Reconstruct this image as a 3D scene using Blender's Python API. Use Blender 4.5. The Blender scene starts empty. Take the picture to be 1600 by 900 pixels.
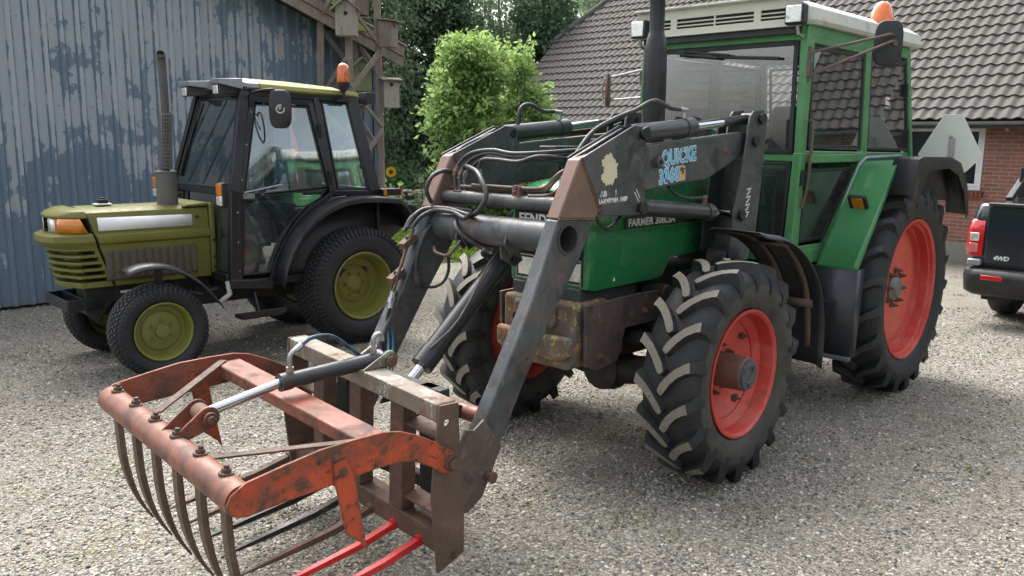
import bpy, bmesh, math, random
import numpy as np
from mathutils import Vector, Matrix, noise as mnoise
PI = math.pi
R = math.radians
random.seed(7)
RNG = np.random.default_rng(11)
COL = bpy.context.scene.collection
SC = bpy.context.scene

# ------------------------------------------------------------------ scene helpers
def V(*a): return Vector(a)

class MB:
    """collects shapes for one mesh object"""
    def __init__(s):
        s.v = []; s.f = []; s.m = []; s.xf = None
    def add(s, vs, fs, m=0):
        n = len(s.v)
        if s.xf is not None: vs = [s.xf @ Vector(p) for p in vs]
        s.v += [tuple(p) for p in vs]
        s.f += [tuple(i + n for i in f) for f in fs]
        s.m += [m] * len(fs)
        return s
    def box(s, c, d, rot=None, m=0):
        hx, hy, hz = d[0] / 2, d[1] / 2, d[2] / 2
        vs = [Vector((x, y, z)) for x in (-hx, hx) for y in (-hy, hy) for z in (-hz, hz)]
        if rot is not None: vs = [rot @ p for p in vs]
        vs = [p + Vector(c) for p in vs]
        return s.add(vs, [(0, 1, 3, 2), (4, 6, 7, 5), (0, 4, 5, 1), (2, 3, 7, 6), (0, 2, 6, 4), (1, 5, 7, 3)], m)
    def bar(s, a, b, w, h, up=(0, 0, 1), m=0):
        """box from a to b, w across, h along up"""
        a = Vector(a); b = Vector(b); d = b - a; L = d.length; x = d.normalized()
        y = Vector(up).cross(x)
        if y.length < 1e-4: y = Vector((0, 1, 0)).cross(x)
        y.normalize(); z = x.cross(y)
        rot = Matrix((x, y, z)).transposed()
        return s.box((a + b) / 2, (L, w, h), rot, m)
    def prism(s, poly, ax, a, b, m=0):
        """2D polygon extruded along ax from a to b; poly coords are the other two axes in xyz order"""
        def P(p, t):
            if ax == 'x': return (t, p[0], p[1])
            if ax == 'y': return (p[0], t, p[1])
            return (p[0], p[1], t)
        n = len(poly)
        vs = [P(p, a) for p in poly] + [P(p, b) for p in poly]
        fs = [tuple(range(n)), tuple(range(2 * n - 1, n - 1, -1))]
        fs += [(i, (i + 1) % n, n + (i + 1) % n, n + i) for i in range(n)]
        return s.add(vs, fs, m)
    def loft(s, secs, closed=True, caps=True, m=0):
        n = len(secs[0]); vs = [p for q in secs for p in q]; fs = []
        for k in range(len(secs) - 1):
            for i in range(n if closed else n - 1):
                j = (i + 1) % n
                fs.append((k * n + i, k * n + j, (k + 1) * n + j, (k + 1) * n + i))
        if caps and closed:
            fs.append(tuple(range(n))); o = (len(secs) - 1) * n
            fs.append(tuple(o + i for i in range(n - 1, -1, -1)))
        return s.add(vs, fs, m)
    def tube(s, pts, r, n=8, m=0, smooth=0, caps=True):
        pts = [Vector(p) for p in pts]
        if smooth: pts = spline(pts, smooth)
        N = len(pts); rr = r if isinstance(r, (list, tuple)) else [r] * N
        if len(rr) != N: rr = [rr[min(len(rr) - 1, int(i * len(rr) / N))] for i in range(N)]
        t = (pts[1] - pts[0]).normalized()
        u = t.orthogonal().normalized(); secs = []
        for i in range(N):
            t2 = (pts[min(i + 1, N - 1)] - pts[max(i - 1, 0)]).normalized()
            q = t.rotation_difference(t2); u = (q @ u).normalized(); t = t2
            w = t.cross(u)
            secs.append([pts[i] + (u * math.cos(a) + w * math.sin(a)) * rr[i] for a in [2 * PI * k / n for k in range(n)]])
        return s.loft(secs, True, caps, m)
    def cyl(s, a, b, r, r2=None, n=24, m=0):
        return s.tube([a, b], [r, r if r2 is None else r2], n, m)
    def lathe(s, prof, c, ax='y', n=48, m=0, closed=False, ang=(0, 2 * PI)):
        """prof = [(radius, t along axis)]"""
        secs = []; full = abs(ang[1] - ang[0] - 2 * PI) < 1e-6
        K = n if full else n + 1
        for k in range(K):
            a = ang[0] + (ang[1] - ang[0]) * k / n; ca, sa = math.cos(a), math.sin(a)
            q = []
            for r, t in prof:
                if ax == 'y': q.append((c[0] + r * ca, c[1] + t, c[2] + r * sa))
                elif ax == 'x': q.append((c[0] + t, c[1] + r * ca, c[2] + r * sa))
                else: q.append((c[0] + r * ca, c[1] + r * sa, c[2] + t))
            secs.append(q)
        if full: secs.append(secs[0])
        P = len(prof); vs = [p for q in secs[:K] for p in q]; fs = []
        for k in range(K if full else K - 1):
            k2 = (k + 1) % K
            for i in range(P if closed else P - 1):
                j = (i + 1) % P
                fs.append((k * P + i, k * P + j, k2 * P + j, k2 * P + i))
        return s.add(vs, fs, m)
    def bolt(s, c, d, r=.012, h=.012, washer=True, m=0):
        c = Vector(c); d = Vector(d).normalized()
        if washer: s.tube([c, c + d * h * .3], r * 1.45, 12, m)
        s.tube([c, c + d * h], r, 6, m)
        s.tube([c + d * h, c + d * h * 1.6], r * .55, 8, m)
        return s
    def sheet(s, grid, m=0):
        n = len(grid[0]); vs = [p for q in grid for p in q]; fs = []
        for k in range(len(grid) - 1):
            for i in range(n - 1): fs.append((k * n + i, k * n + i + 1, (k + 1) * n + i + 1, (k + 1) * n + i))
        return s.add(vs, fs, m)
    def build(s, name, mat, parent=None, bevel=0, angle=35, solid=0, loc=None, seg=2, fixn=True):
        me = bpy.data.meshes.new(name)
        off = Vector(loc) if loc is not None else None
        vs = [tuple(Vector(p) - off) for p in s.v] if off else s.v
        me.from_pydata(vs, [], s.f)
        mats = mat if isinstance(mat, (list, tuple)) else [mat]
        for q in mats: me.materials.append(q)
        me.polygons.foreach_set('material_index', s.m)
        if fixn:
            bm = bmesh.new(); bm.from_mesh(me)
            bmesh.ops.remove_doubles(bm, verts=bm.verts, dist=1e-5)
            bmesh.ops.recalc_face_normals(bm, faces=bm.faces)
            bm.to_mesh(me); bm.free()
        me.polygons.foreach_set('use_smooth', [True] * len(me.polygons))
        me.set_sharp_from_angle(angle=R(angle))
        me.update()
        o = bpy.data.objects.new(name, me); COL.objects.link(o)
        if off: o.location = off
        if parent is not None: o.parent = parent
        if solid:
            q = o.modifiers.new('thickness', 'SOLIDIFY'); q.thickness = solid; q.offset = 0
        if bevel:
            q = o.modifiers.new('bevel', 'BEVEL'); q.width = bevel; q.segments = seg; q.limit_method = 'ANGLE'; q.angle_limit = R(40)
            q.harden_normals = False
        return o

def spline(pts, k=6):
    """Catmull-Rom through pts"""
    pts = [Vector(p) for p in pts]; P = [pts[0] * 2 - pts[1]] + pts + [pts[-1] * 2 - pts[-2]]; out = []
    for i in range(1, len(P) - 2):
        a, b, c, d = P[i - 1:i + 3]
        for j in range(k):
            t = j / k
            out.append(.5 * ((2 * b) + (c - a) * t + (2 * a - 5 * b + 4 * c - d) * t * t + (3 * b - a - 3 * c + d) * t ** 3))
    out.append(pts[-1]); return out

def tag(o, label=None, cat=None, group=None, kind=None):
    if label: o['label'] = label
    if cat: o['category'] = cat
    if group: o['group'] = group
    if kind: o['kind'] = kind
    return o
def empty(name, loc=(0, 0, 0), rz=0, parent=None):
    o = bpy.data.objects.new(name, None); COL.objects.link(o); o.empty_display_size = .2
    o.location = loc; o.rotation_euler = (0, 0, rz)
    if parent is not None: o.parent = parent
    return o
def copy_tree(o, parent=None):
    c = o.copy(); COL.objects.link(c); c.parent = parent
    for ch in [q for q in COL.objects if q.parent == o]: copy_tree(ch, c)
    return c
def cut(o, cutter):
    """subtract the MB cutter from object o for good"""
    me = bpy.data.meshes.new('c'); me.from_pydata(cutter.v, [], cutter.f)
    bm = bmesh.new(); bm.from_mesh(me); bmesh.ops.recalc_face_normals(bm, faces=bm.faces); bm.to_mesh(me); bm.free()
    c = bpy.data.objects.new('c', me); COL.objects.link(c)
    m = o.modifiers.new('cut', 'BOOLEAN'); m.operation = 'DIFFERENCE'; m.object = c; m.solver = 'EXACT'
    keep = [(q.name, q.show_viewport) for q in o.modifiers if q != m]
    for q in o.modifiers:
        if q != m: q.show_viewport = False
    par = o.parent; o.parent = None
    bpy.context.view_layer.update()
    dg = bpy.context.evaluated_depsgraph_get()
    new = bpy.data.meshes.new_from_object(o.evaluated_get(dg))
    old = o.data; o.data = new; new.name = old.name; bpy.data.meshes.remove(old)
    o.modifiers.remove(m); bpy.data.objects.remove(c); bpy.data.meshes.remove(me)
    for n, b in keep: o.modifiers[n].show_viewport = True
    o.parent = par
    new.polygons.foreach_set('use_smooth', [True] * len(new.polygons)); new.set_sharp_from_angle(angle=R(35))
    return o
def text(body, size, mat, parent, origin, xdir, ydir, name='lettering', depth=.001, shear=0, offset=0, space=1, width=1):
    c = bpy.data.curves.new('t', 'FONT'); c.body = body; c.size = size; c.extrude = depth; c.shear = shear; c.offset = offset
    c.space_character = space; c.resolution_u = 3
    t = bpy.data.objects.new('t', c); COL.objects.link(t); bpy.context.view_layer.update()
    me = bpy.data.meshes.new_from_object(t.evaluated_get(bpy.context.evaluated_depsgraph_get()))
    bpy.data.objects.remove(t); bpy.data.curves.remove(c)
    x = Vector(xdir).normalized(); y = Vector(ydir).normalized(); z = x.cross(y)
    M4 = Matrix((x * width, y, z)).transposed().to_4x4(); M4.translation = Vector(origin)
    me.transform(M4); me.materials.clear(); me.materials.append(mat); me.name = name
    o = bpy.data.objects.new(name, me); COL.objects.link(o); o.parent = parent
    return o

# ------------------------------------------------------------------ materials
def newmat(name):
    m = bpy.data.materials.new(name); m.use_nodes = True; nt = m.node_tree
    b = nt.nodes['Principled BSDF']; return m, nt, b
def N(nt, t, **kw):
    n = nt.nodes.new(t)
    for k, v in kw.items(): setattr(n, k, v)
    return n
def L(nt, a, b): nt.links.new(a, b)
def coords(nt, kind='Object', scale=(1, 1, 1), rot=(0, 0, 0)):
    tc = N(nt, 'ShaderNodeTexCoord'); mp = N(nt, 'ShaderNodeMapping')
    mp.inputs['Scale'].default_value = scale; mp.inputs['Rotation'].default_value = rot
    L(nt, tc.outputs[kind], mp.inputs[0]); return mp.outputs[0]
def noise(nt, vec, scale, detail=4, rough=.6, dist=0):
    n = N(nt, 'ShaderNodeTexNoise'); n.inputs['Scale'].default_value = scale; n.inputs['Detail'].default_value = detail
    n.inputs['Roughness'].default_value = rough; n.inputs['Distortion'].default_value = dist
    L(nt, vec, n.inputs['Vector']); return n.outputs['Fac']
def ramp(nt, fac, stops, interp='LINEAR'):
    n = N(nt, 'ShaderNodeValToRGB'); cr = n.color_ramp; cr.interpolation = interp
    while len(cr.elements) < len(stops): cr.elements.new(.5)
    for e, (p, c) in zip(cr.elements, stops):
        e.position = p; e.color = c if len(c) == 4 else (*c, 1)
    L(nt, fac, n.inputs[0]); return n.outputs[0]
def g(v): return (v, v, v)
def mix(nt, fac, a, b, mode='MIX'):
    n = N(nt, 'ShaderNodeMix', data_type='RGBA', blend_type=mode)
    for sock, val in ((n.inputs[0], fac), (n.inputs[6], a), (n.inputs[7], b)):
        if hasattr(val, 'links'): L(nt, val, sock)
        elif isinstance(val, (int, float)): sock.default_value = val
        else: sock.default_value = (*val[:3], 1)
    return n.outputs[2]
def math_(nt, op, a, b=0.):
    n = N(nt, 'ShaderNodeMath', operation=op)
    for sock, val in ((n.inputs[0], a), (n.inputs[1], b)):
        if hasattr(val, 'links'): L(nt, val, sock)
        else: sock.default_value = val
    return n.outputs[0]
def bump(nt, h, strength, dist=.01, normal=None):
    n = N(nt, 'ShaderNodeBump'); n.inputs['Strength'].default_value = strength; n.inputs['Distance'].default_value = dist
    L(nt, h, n.inputs['Height'])
    if normal is not None: L(nt, normal, n.inputs['Normal'])
    return n.outputs[0]
def surf(name, base, rough=.5, metal=0, var=.15, vscale=6, layers=(), bmp=.0, bscale=60, coat=0, spec=None, rvar=.12, edge=None):
    """painted or bare surface: base colour with soft variation, then wear layers
    layer = (colour, noise scale, lo, hi, rough, metal[, stretch])"""
    m, nt, b = newmat(name); vec = coords(nt)
    n0 = noise(nt, vec, vscale, 5, .6)
    c = mix(nt, ramp(nt, n0, [(.3, g(0)), (.7, g(1))]), tuple(x * (1 - var) for x in base), tuple(min(1, x * (1 + var)) for x in base))
    n1 = noise(nt, vec, vscale * 7, 6, .65)
    c = mix(nt, math_(nt, 'MULTIPLY', n1, var * 1.2), c, tuple(x * .45 for x in base))
    rg = ramp(nt, n1, [(.3, g(max(.05, rough - rvar))), (.7, g(min(1, rough + rvar)))])
    mt = g(metal)
    for ly in layers:
        col, sc, lo, hi, lr, lm = ly[:6]; st = ly[6] if len(ly) > 6 else (1, 1, 1)
        v2 = coords(nt, scale=st) if st != (1, 1, 1) else vec
        f = ramp(nt, noise(nt, v2, sc, 8, .68, .4), [(lo, g(0)), (hi, g(1))])
        cc = mix(nt, noise(nt, v2, sc * 5, 5, .6), tuple(x * .6 for x in col), tuple(min(1, x * 1.4) for x in col))
        c = mix(nt, f, c, cc); rg = mix(nt, f, rg, g(lr)); mt = mix(nt, f, mt, g(lm))
    if edge:      # (colour, radius, roughness): paint rubbed off along real edges
        bv = N(nt, 'ShaderNodeBevel'); bv.samples = 4; bv.inputs['Radius'].default_value = edge[1]
        ge = N(nt, 'ShaderNodeNewGeometry'); dp = N(nt, 'ShaderNodeVectorMath', operation='DOT_PRODUCT'); L(nt, bv.outputs[0], dp.inputs[0]); L(nt, ge.outputs['Normal'], dp.inputs[1])
        ef = ramp(nt, math_(nt, 'ADD', math_(nt, 'MULTIPLY', math_(nt, 'SUBTRACT', 1.0, dp.outputs['Value']), 5.0), math_(nt, 'MULTIPLY', math_(nt, 'SUBTRACT', noise(nt, vec, 28, 6, .7), .5), .9)), [(.20, g(0)), (.34, g(1))])
        c = mix(nt, ef, c, mix(nt, noise(nt, vec, 60, 4, .6), tuple(x * .5 for x in edge[0]), tuple(x * 1.5 for x in edge[0]))); rg = mix(nt, ef, rg, g(edge[2]))
    L(nt, c, b.inputs['Base Color']); L(nt, rg, b.inputs['Roughness'])
    if hasattr(mt, 'links'): L(nt, mt, b.inputs['Metallic'])
    else: b.inputs['Metallic'].default_value = metal
    if coat: b.inputs['Coat Weight'].default_value = coat; b.inputs['Coat Roughness'].default_value = .12
    if spec is not None: b.inputs['Specular IOR Level'].default_value = spec
    if bmp: L(nt, bump(nt, noise(nt, vec, bscale, 6, .7), bmp, .004), b.inputs['Normal'])
    return m
def glass(name, tint=(.85, .92, .9), rough=.0, dirt=.0, dcol=(.5, .5, .47), alpha=.0):
    """thin pane: mostly see-through, mirror reflection by fresnel, some dust"""
    m, nt, b = newmat(name); nt.nodes.remove(b)
    out = nt.nodes['Material Output']
    tr = N(nt, 'ShaderNodeBsdfTransparent'); tr.inputs[0].default_value = (*tint, 1)
    gl = N(nt, 'ShaderNodeBsdfGlossy'); gl.inputs['Roughness'].default_value = max(rough, .01); gl.inputs[0].default_value = (1, 1, 1, 1)
    fr = N(nt, 'ShaderNodeFresnel'); fr.inputs[0].default_value = 1.62
    f = math_(nt, 'MULTIPLY', fr.outputs[0], 1.15)
    f = math_(nt, 'MINIMUM', math_(nt, 'ADD', f, alpha), 1)
    mx = N(nt, 'ShaderNodeMixShader'); L(nt, f, mx.inputs[0]); L(nt, tr.outputs[0], mx.inputs[1]); L(nt, gl.outputs[0], mx.inputs[2])
    df = N(nt, 'ShaderNodeBsdfDiffuse'); df.inputs[0].default_value = (*dcol, 1)
    vec = coords(nt); dn = ramp(nt, noise(nt, vec, 5, 7, .7), [(.4, g(dirt * .35)), (.75, g(dirt))])
    m2 = N(nt, 'ShaderNodeMixShader'); L(nt, dn, m2.inputs[0]); L(nt, mx.outputs[0], m2.inputs[1]); L(nt, df.outputs[0], m2.inputs[2])
    L(nt, m2.outputs[0], out.inputs[0]); return m
def flaky(m, scale, lo, hi, stretch=(1, 1, 1)):
    """make a decal material flake away where a noise is high"""
    nt = m.node_tree; b = nt.nodes['Principled BSDF']; out = nt.nodes['Material Output']
    f = ramp(nt, noise(nt, coords(nt, scale=stretch), scale, 5, .6), [(lo, g(0)), (hi, g(1))])
    tr = N(nt, 'ShaderNodeBsdfTransparent'); mx = N(nt, 'ShaderNodeMixShader')
    L(nt, f, mx.inputs[0]); L(nt, b.outputs[0], mx.inputs[1]); L(nt, tr.outputs[0], mx.inputs[2]); L(nt, mx.outputs[0], out.inputs[0])
    return m

RUST = (.115, .052, .028); RUSTL = (.24, .09, .04); DIRT = (.13, .115, .09)
MAT = {}
MAT['green'] = surf('green tractor paint', (.021, .170, .058), .26, 0, .10, 3, [((.30, .26, .15), 1.3, .66, .80, .6, 0), (DIRT, 9, .66, .85, .7, 0)], coat=.25, rvar=.08)
MAT['green_worn'] = surf('worn green cab paint', (.070, .235, .085), .45, 0, .18, 4, [((.13, .10, .05), 16, .57, .70, .75, 0), ((.28, .36, .25), 4, .6, .8, .6, 0)], .1, 80)
MAT['green_fender'] = surf('faded green fender paint', (.050, .225, .078), .42, 0, .12, 2, [((.20, .33, .2), 3, .6, .8, .5, 0)])
MAT['olive'] = surf('olive tractor paint', (.130, .130, .020), .5, 0, .12, 3, [((.20, .195, .05), 2.2, .58, .82, .5, 0), ((.05, .045, .03), 12, .68, .8, .7, 0)], .06, 90)
MAT['olive_rim'] = surf('olive wheel paint', (.155, .158, .026), .5, 0, .10, 4, [((.07, .06, .03), 14, .66, .8, .7, 0)])
MAT['olive_roof'] = surf('pale olive roof plastic', (.27, .27, .085), .6, 0, .10, 3, [((.22, .22, .12), 5, .55, .8, .7, 0)])
MAT['black'] = surf('black painted metal', (.011, .0125, .015), .4, 0, .3, 4, [((.05, .05, .05), 8, .6, .85, .6, 0)])
MAT['black_plastic'] = surf('black moulded plastic', (.017, .0185, .021), .48, 0, .25, 4, [((.055, .055, .058), 3, .5, .9, .6, 0)])
MAT['seal'] = surf('rubber window seal', (.012, .013, .015), .6)
MAT['dark'] = surf('oily dark machinery', (.018, .018, .017), .6, 0, .4, 8, [((.07, .055, .04), 7, .5, .75, .85, 0)], .2, 40)
MAT['loader'] = surf('worn grey loader steel', (.060, .066, .069), .45, .1, .25, 3, [((.13, .135, .135), 4.5, .48, .72, .42, .3, (1, 1, .4)), ((.018, .020, .022), 7, .52, .66, .5, 0), ((.135, .085, .066), 4.2, .58, .70, .7, 0), ((.22, .20, .17), 26, .62, .70, .6, .1), (RUST, 22, .66, .74, .85, 0)], .08, 60)
MAT['loader_brown'] = surf('loader arm rubbed to brown primer', (.185, .108, .080), .5, .1, .18, 4, [((.10, .10, .098), 5, .58, .72, .5, .2), ((.30, .20, .16), 2.5, .55, .75, .5, 0)], .06, 70)
MAT['cyl'] = surf('grey hydraulic cylinder', (.060, .063, .066), .36, .35, .18, 5, [((.13, .10, .085), 9, .6, .75, .6, .1), ((.035, .035, .038), 5, .58, .75, .5, 0)])
MAT['cyl_black'] = surf('black hydraulic cylinder', (.022, .023, .025), .36, .1, .2, 5, [((.10, .08, .07), 14, .64, .74, .6, .1)])
MAT['chrome'] = surf('chromed piston rod', (.62, .63, .65), .14, 1, .06, 8, [((.20, .13, .09), 30, .64, .70, .7, .2)], rvar=.05)
MAT['steel'] = surf('bright zinc fitting', (.42, .42, .42), .34, .9, .15, 12, [((.18, .13, .09), 25, .58, .7, .7, .1)])
MAT['hose'] = surf('black rubber hose', (.028, .029, .032), .5, 0, .25, 10, [((.11, .11, .11), 5, .5, .8, .6, 0)])
MAT['pipe'] = surf('rusty steel pipe', (.10, .085, .075), .55, .3, .2, 10, [(RUSTL, 12, .5, .66, .8, 0), ((.18, .18, .18), 8, .6, .8, .4, .5)])
MAT['blue_hose'] = surf('blue hydraulic hose', (.035, .12, .19), .4, 0, .15, 10, [((.025, .028, .032), 7, .44, .56, .6, 0)])
MAT['orange'] = surf('chipped orange grab paint', (.50, .068, .020), .48, 0, .16, 5, [((.24, .055, .028), 4.5, .44, .60, .6, 0), (RUST, 8, .515, .60, .8, 0), ((.045, .026, .02), 17, .57, .63, .85, 0)], .12, 70, edge=((.10, .045, .028), .014, .8))
MAT['orange_worn'] = surf('orange paint worn to rust', (.24, .072, .042), .48, .05, .2, 4, [((.46, .08, .03), 4, .58, .70, .5, 0), ((.085, .045, .033), 5, .46, .62, .75, 0), ((.27, .15, .11), 3, .62, .82, .42, .15)], .14, 70)
MAT['tube_worn'] = surf('shiny worn pinkish rust tube', (.21, .080, .050), .46, .15, .2, 4, [((.42, .12, .05), 4, .60, .73, .45, 0), ((.085, .045, .035), 5, .46, .62, .65, 0), ((.27, .17, .135), 3, .62, .82, .38, .25)], .14, 80)
MAT['rust'] = surf('brown rusty steel', (.095, .058, .042), .72, .1, .2, 5, [((.17, .085, .05), 7, .5, .7, .85, 0), ((.045, .033, .027), 9, .55, .7, .8, 0), ((.20, .19, .155), 18, .66, .72, .7, 0)], .25, 60)
MAT['rust_beam'] = surf('rusty beam with grey green paint left', (.19, .16, .125), .6, .15, .2, 4, [((.33, .37, .30), 7, .56, .61, .55, 0), ((.36, .32, .27), 12, .6, .72, .6, 0), (RUST, 9, .54, .66, .85, 0)], .15, 70)
MAT['rust_plate'] = surf('rusty plate with a streak of pale paint', (.115, .075, .056), .68, .1, .18, 6, [((.36, .42, .34), 9, .63, .67, .6, 0, (1, 1, .35)), ((.21, .125, .085), 6, .56, .75, .8, 0)], .2, 80)
MAT['tine'] = surf('brown curved tine steel', (.10, .066, .045), .5, .3, .2, 6, [((.42, .07, .025), 5, .66, .70, .5, 0), ((.19, .14, .10), 8, .55, .75, .5, .4), ((.03, .025, .02), 9, .56, .7, .6, .1)], .08, 60)
MAT['red'] = surf('fresh red tine paint', (.50, .018, .02), .35, 0, .10, 5, [((.12, .03, .025), 16, .66, .73, .7, 0)])
MAT['red_rim'] = surf('red wheel paint', (.50, .045, .033), .5, 0, .14, 4, [((.56, .16, .12), 3, .50, .8, .6, 0), ((.17, .09, .055), 8, .56, .72, .85, 0)])
MAT['red_disc'] = surf('faded red wheel disc', (.58, .085, .060), .5, 0, .10, 3, [((.20, .10, .06), 20, .66, .72, .8, 0), ((.40, .14, .09), 4, .52, .72, .7, 0)])
MAT['black_steel'] = surf('black tine steel', (.02, .02, .022), .4, .3, .2, 8, [((.10, .065, .045), 8, .58, .7, .7, .1)])
MAT['cast'] = surf('rusty cast iron with lichen', (.15, .095, .062), .8, 0, .3, 4, [((.12, .125, .115), 3.5, .47, .58, .7, 0), ((.36, .165, .07), 7, .52, .64, .9, 0), ((.46, .34, .11), 21, .57, .63, .95, 0)], .35, 60)
MAT['bracket'] = surf('rusty brown bracket plate', (.115, .085, .070), .68, .1, .25, 5, [((.045, .043, .042), 5, .46, .60, .6, 0), ((.20, .165, .135), 9, .55, .70, .7, 0), ((.16, .08, .05), 14, .58, .68, .8, 0)], .15, 60)
MAT['hub'] = surf('rusty wheel hub', (.17, .095, .07), .7, .2, .2, 8, [((.07, .055, .048), 14, .5, .65, .8, 0)], .25, 50)
MAT['lampglass'] = surf('lamp lens', (.80, .80, .76), .10, .55, .08, 30, [((.45, .42, .36), 22, .56, .66, .15, .4), ((.97, .97, .94), 16, .50, .56, .08, .3)], .6, 70, coat=1)
MAT['amber'] = surf('amber lens', (.85, .28, .012), .18, 0, .08, 20, coat=.8)
MAT['amber_b'] = surf('orange beacon lens', (.85, .17, .01), .12, 0, .1, 20, coat=1)
for q in ('amber', 'amber_b'):
    b_ = MAT[q].node_tree.nodes['Principled BSDF']; b_.inputs['Transmission Weight'].default_value = .35; b_.inputs['Roughness'].default_value = .15
MAT['redlens'] = surf('red lamp lens', (.55, .015, .02), .15, 0, .1, 20, coat=1)
MAT['roofwhite'] = surf('off white roof plastic', (.55, .55, .50), .6, 0, .08, 3, [((.28, .27, .24), 5, .56, .74, .8, 0)], .08, 60)
MAT['roofmetal'] = surf('off white vent panel with rust streak', (.58, .56, .47), .5, 0, .06, 3, [((.42, .20, .10), 2.2, .60, .76, .7, 0), ((.36, .35, .30), 14, .64, .75, .7, 0)])
MAT['silver'] = surf('weathered silver hood top', (.20, .21, .22), .42, .35, .1, 5, [((.15, .155, .16), 6, .55, .8, .6, .1)])
MAT['white_decal'] = surf('white decal', (.80, .82, .82), .4, 0, .05, 10)
MAT['letter'] = surf('silver lettering', (.74, .75, .75), .4, 0, .05, 10)
MAT['sticker_blue'] = flaky(surf('pale blue sticker', (.10, .42, .68), .45, 0, .15, 30), 26, .60, .61)
MAT['sticker_white'] = flaky(surf('sticker edge', (.66, .72, .74), .45, 0, .05, 30), 26, .61, .62)
MAT['sticker_sand'] = flaky(surf('sand coloured sticker', (.55, .40, .20), .45, 0, .1, 30), 30, .55, .57)
MAT['sticker_cream'] = surf('cream sticker remains', (.62, .55, .37), .6, 0, .06, 20)
MAT['paper'] = flaky(surf('white worn print', (.6, .6, .58), .5, 0, .05, 30), 75, .55, .6)
MAT['tri'] = surf('frosted slow vehicle plate', (.70, .73, .66), .35, 0, .07, 3, [((.70, .76, .58), 2, .5, .8, .3, 0)])
MAT['pickup'] = surf('dark blue grey car paint', (.018, .024, .031), .18, 0, .05, 3, coat=1, rvar=.03)
MAT['mirror'] = surf('mirror glass', (.7, .72, .74), .05, 1, .0, 3, rvar=.02)
MAT['wood_old'] = surf('silver weathered timber', (.23, .195, .16), .85, 0, .22, 5, [((.12, .095, .075), 7, .5, .7, .9, 0, (5, 5, .7)), ((.30, .27, .23), 5, .55, .75, .9, 0, (4, 4, .6))], .4, 60)
MAT['wood_box'] = surf('grey nesting box boards', (.30, .275, .24), .85, 0, .15, 5, [((.13, .10, .085), 6, .56, .66, .9, 0, (5, 5, .8)), ((.26, .28, .19), 3, .6, .8, .9, 0)], .4, 60)
MAT['wood_green'] = surf('mossy nesting box roof', (.22, .25, .13), .9, 0, .2, 5, [((.33, .31, .27), 5, .52, .7, .9, 0)], .4, 60)
MAT['seat'] = surf('dark seat cover', (.03, .032, .035), .75, 0, .2, 6)
MAT['interior'] = surf('grey cab interior', (.07, .075, .075), .7, 0, .15, 5)
MAT['curtain'] = surf('pale grey panel', (.32, .34, .34), .6, 0, .1, 5)
MAT['redmech'] = surf('red hand wheel', (.35, .02, .03), .4, 0, .15, 6)
MAT['glassA'] = glass('green cab glass', (.95, .975, .965), 0, .05, (.50, .53, .52), alpha=.02)
MAT['glassB'] = glass('olive cab glass', (.80, .92, .92), 0, .06, (.30, .40, .42), alpha=.09)
MAT['glassF'] = glass('windscreen glass', (.975, .985, .98), 0, .03, (.50, .54, .54), alpha=.04)
MAT['winglass'] = surf('dark window pane', (.012, .016, .02), .04, 0, .2, 2, coat=1, rvar=.02)

def tyre_mat(name, base, dust, lo=.5, hi=.75):
    return surf(name, base, .62, 0, .25, 5, [(dust, 6, lo, hi, .85, 0), ((.012, .013, .015), 20, .6, .75, .6, 0)], .12, 120)
MAT['rubber'] = tyre_mat('tyre rubber', (.013, .0145, .017), (.042, .042, .038), .52, .85)
MAT['rubber_side'] = tyre_mat('dusty tyre sidewall', (.030, .030, .028), (.080, .076, .060), .38, .74)
MAT['lug'] = surf('worn dusty lug tops', (.215, .195, .155), .85, 0, .2, 30, [((.05, .05, .05), 30, .58, .7, .8, 0)], .3, 160)
MAT['lug_dark'] = surf('lug tops', (.05, .05, .05), .8, 0, .2, 30, [((.11, .105, .09), 12, .5, .7, .8, 0)], .2, 160)
MAT['turf'] = tyre_mat('turf tyre rubber', (.014, .016, .020), (.034, .036, .038), .55, .85)
MAT['turf_lug'] = surf('turf tyre blocks', (.075, .075, .068), .85, 0, .25, 30, [((.035, .036, .036), 20, .5, .65, .8, 0)])
# ------------------------------------------------------------------ camera, light, sky
CAMH = 1.85005
fpx, pit, rol = 1308.916, .176305, .009862
cam = bpy.data.cameras.new('camera'); cam.lens = fpx / 1600 * 36; cam.sensor_width = 36; cam.clip_end = 900; cam.clip_start = .05
co = bpy.data.objects.new('camera', cam); COL.objects.link(co)
r_ = Vector((1, 0, 0)); u_ = Vector((0, math.sin(pit), math.cos(pit))); w_ = Vector((0, math.cos(pit), -math.sin(pit)))
r2 = r_ * math.cos(rol) + u_ * math.sin(rol); u2 = u_ * math.cos(rol) - r_ * math.sin(rol)
mw = Matrix((r2, u2, -w_)).transposed().to_4x4(); mw.translation = (0, 0, CAMH); co.matrix_world = mw
SC.camera = co

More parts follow.
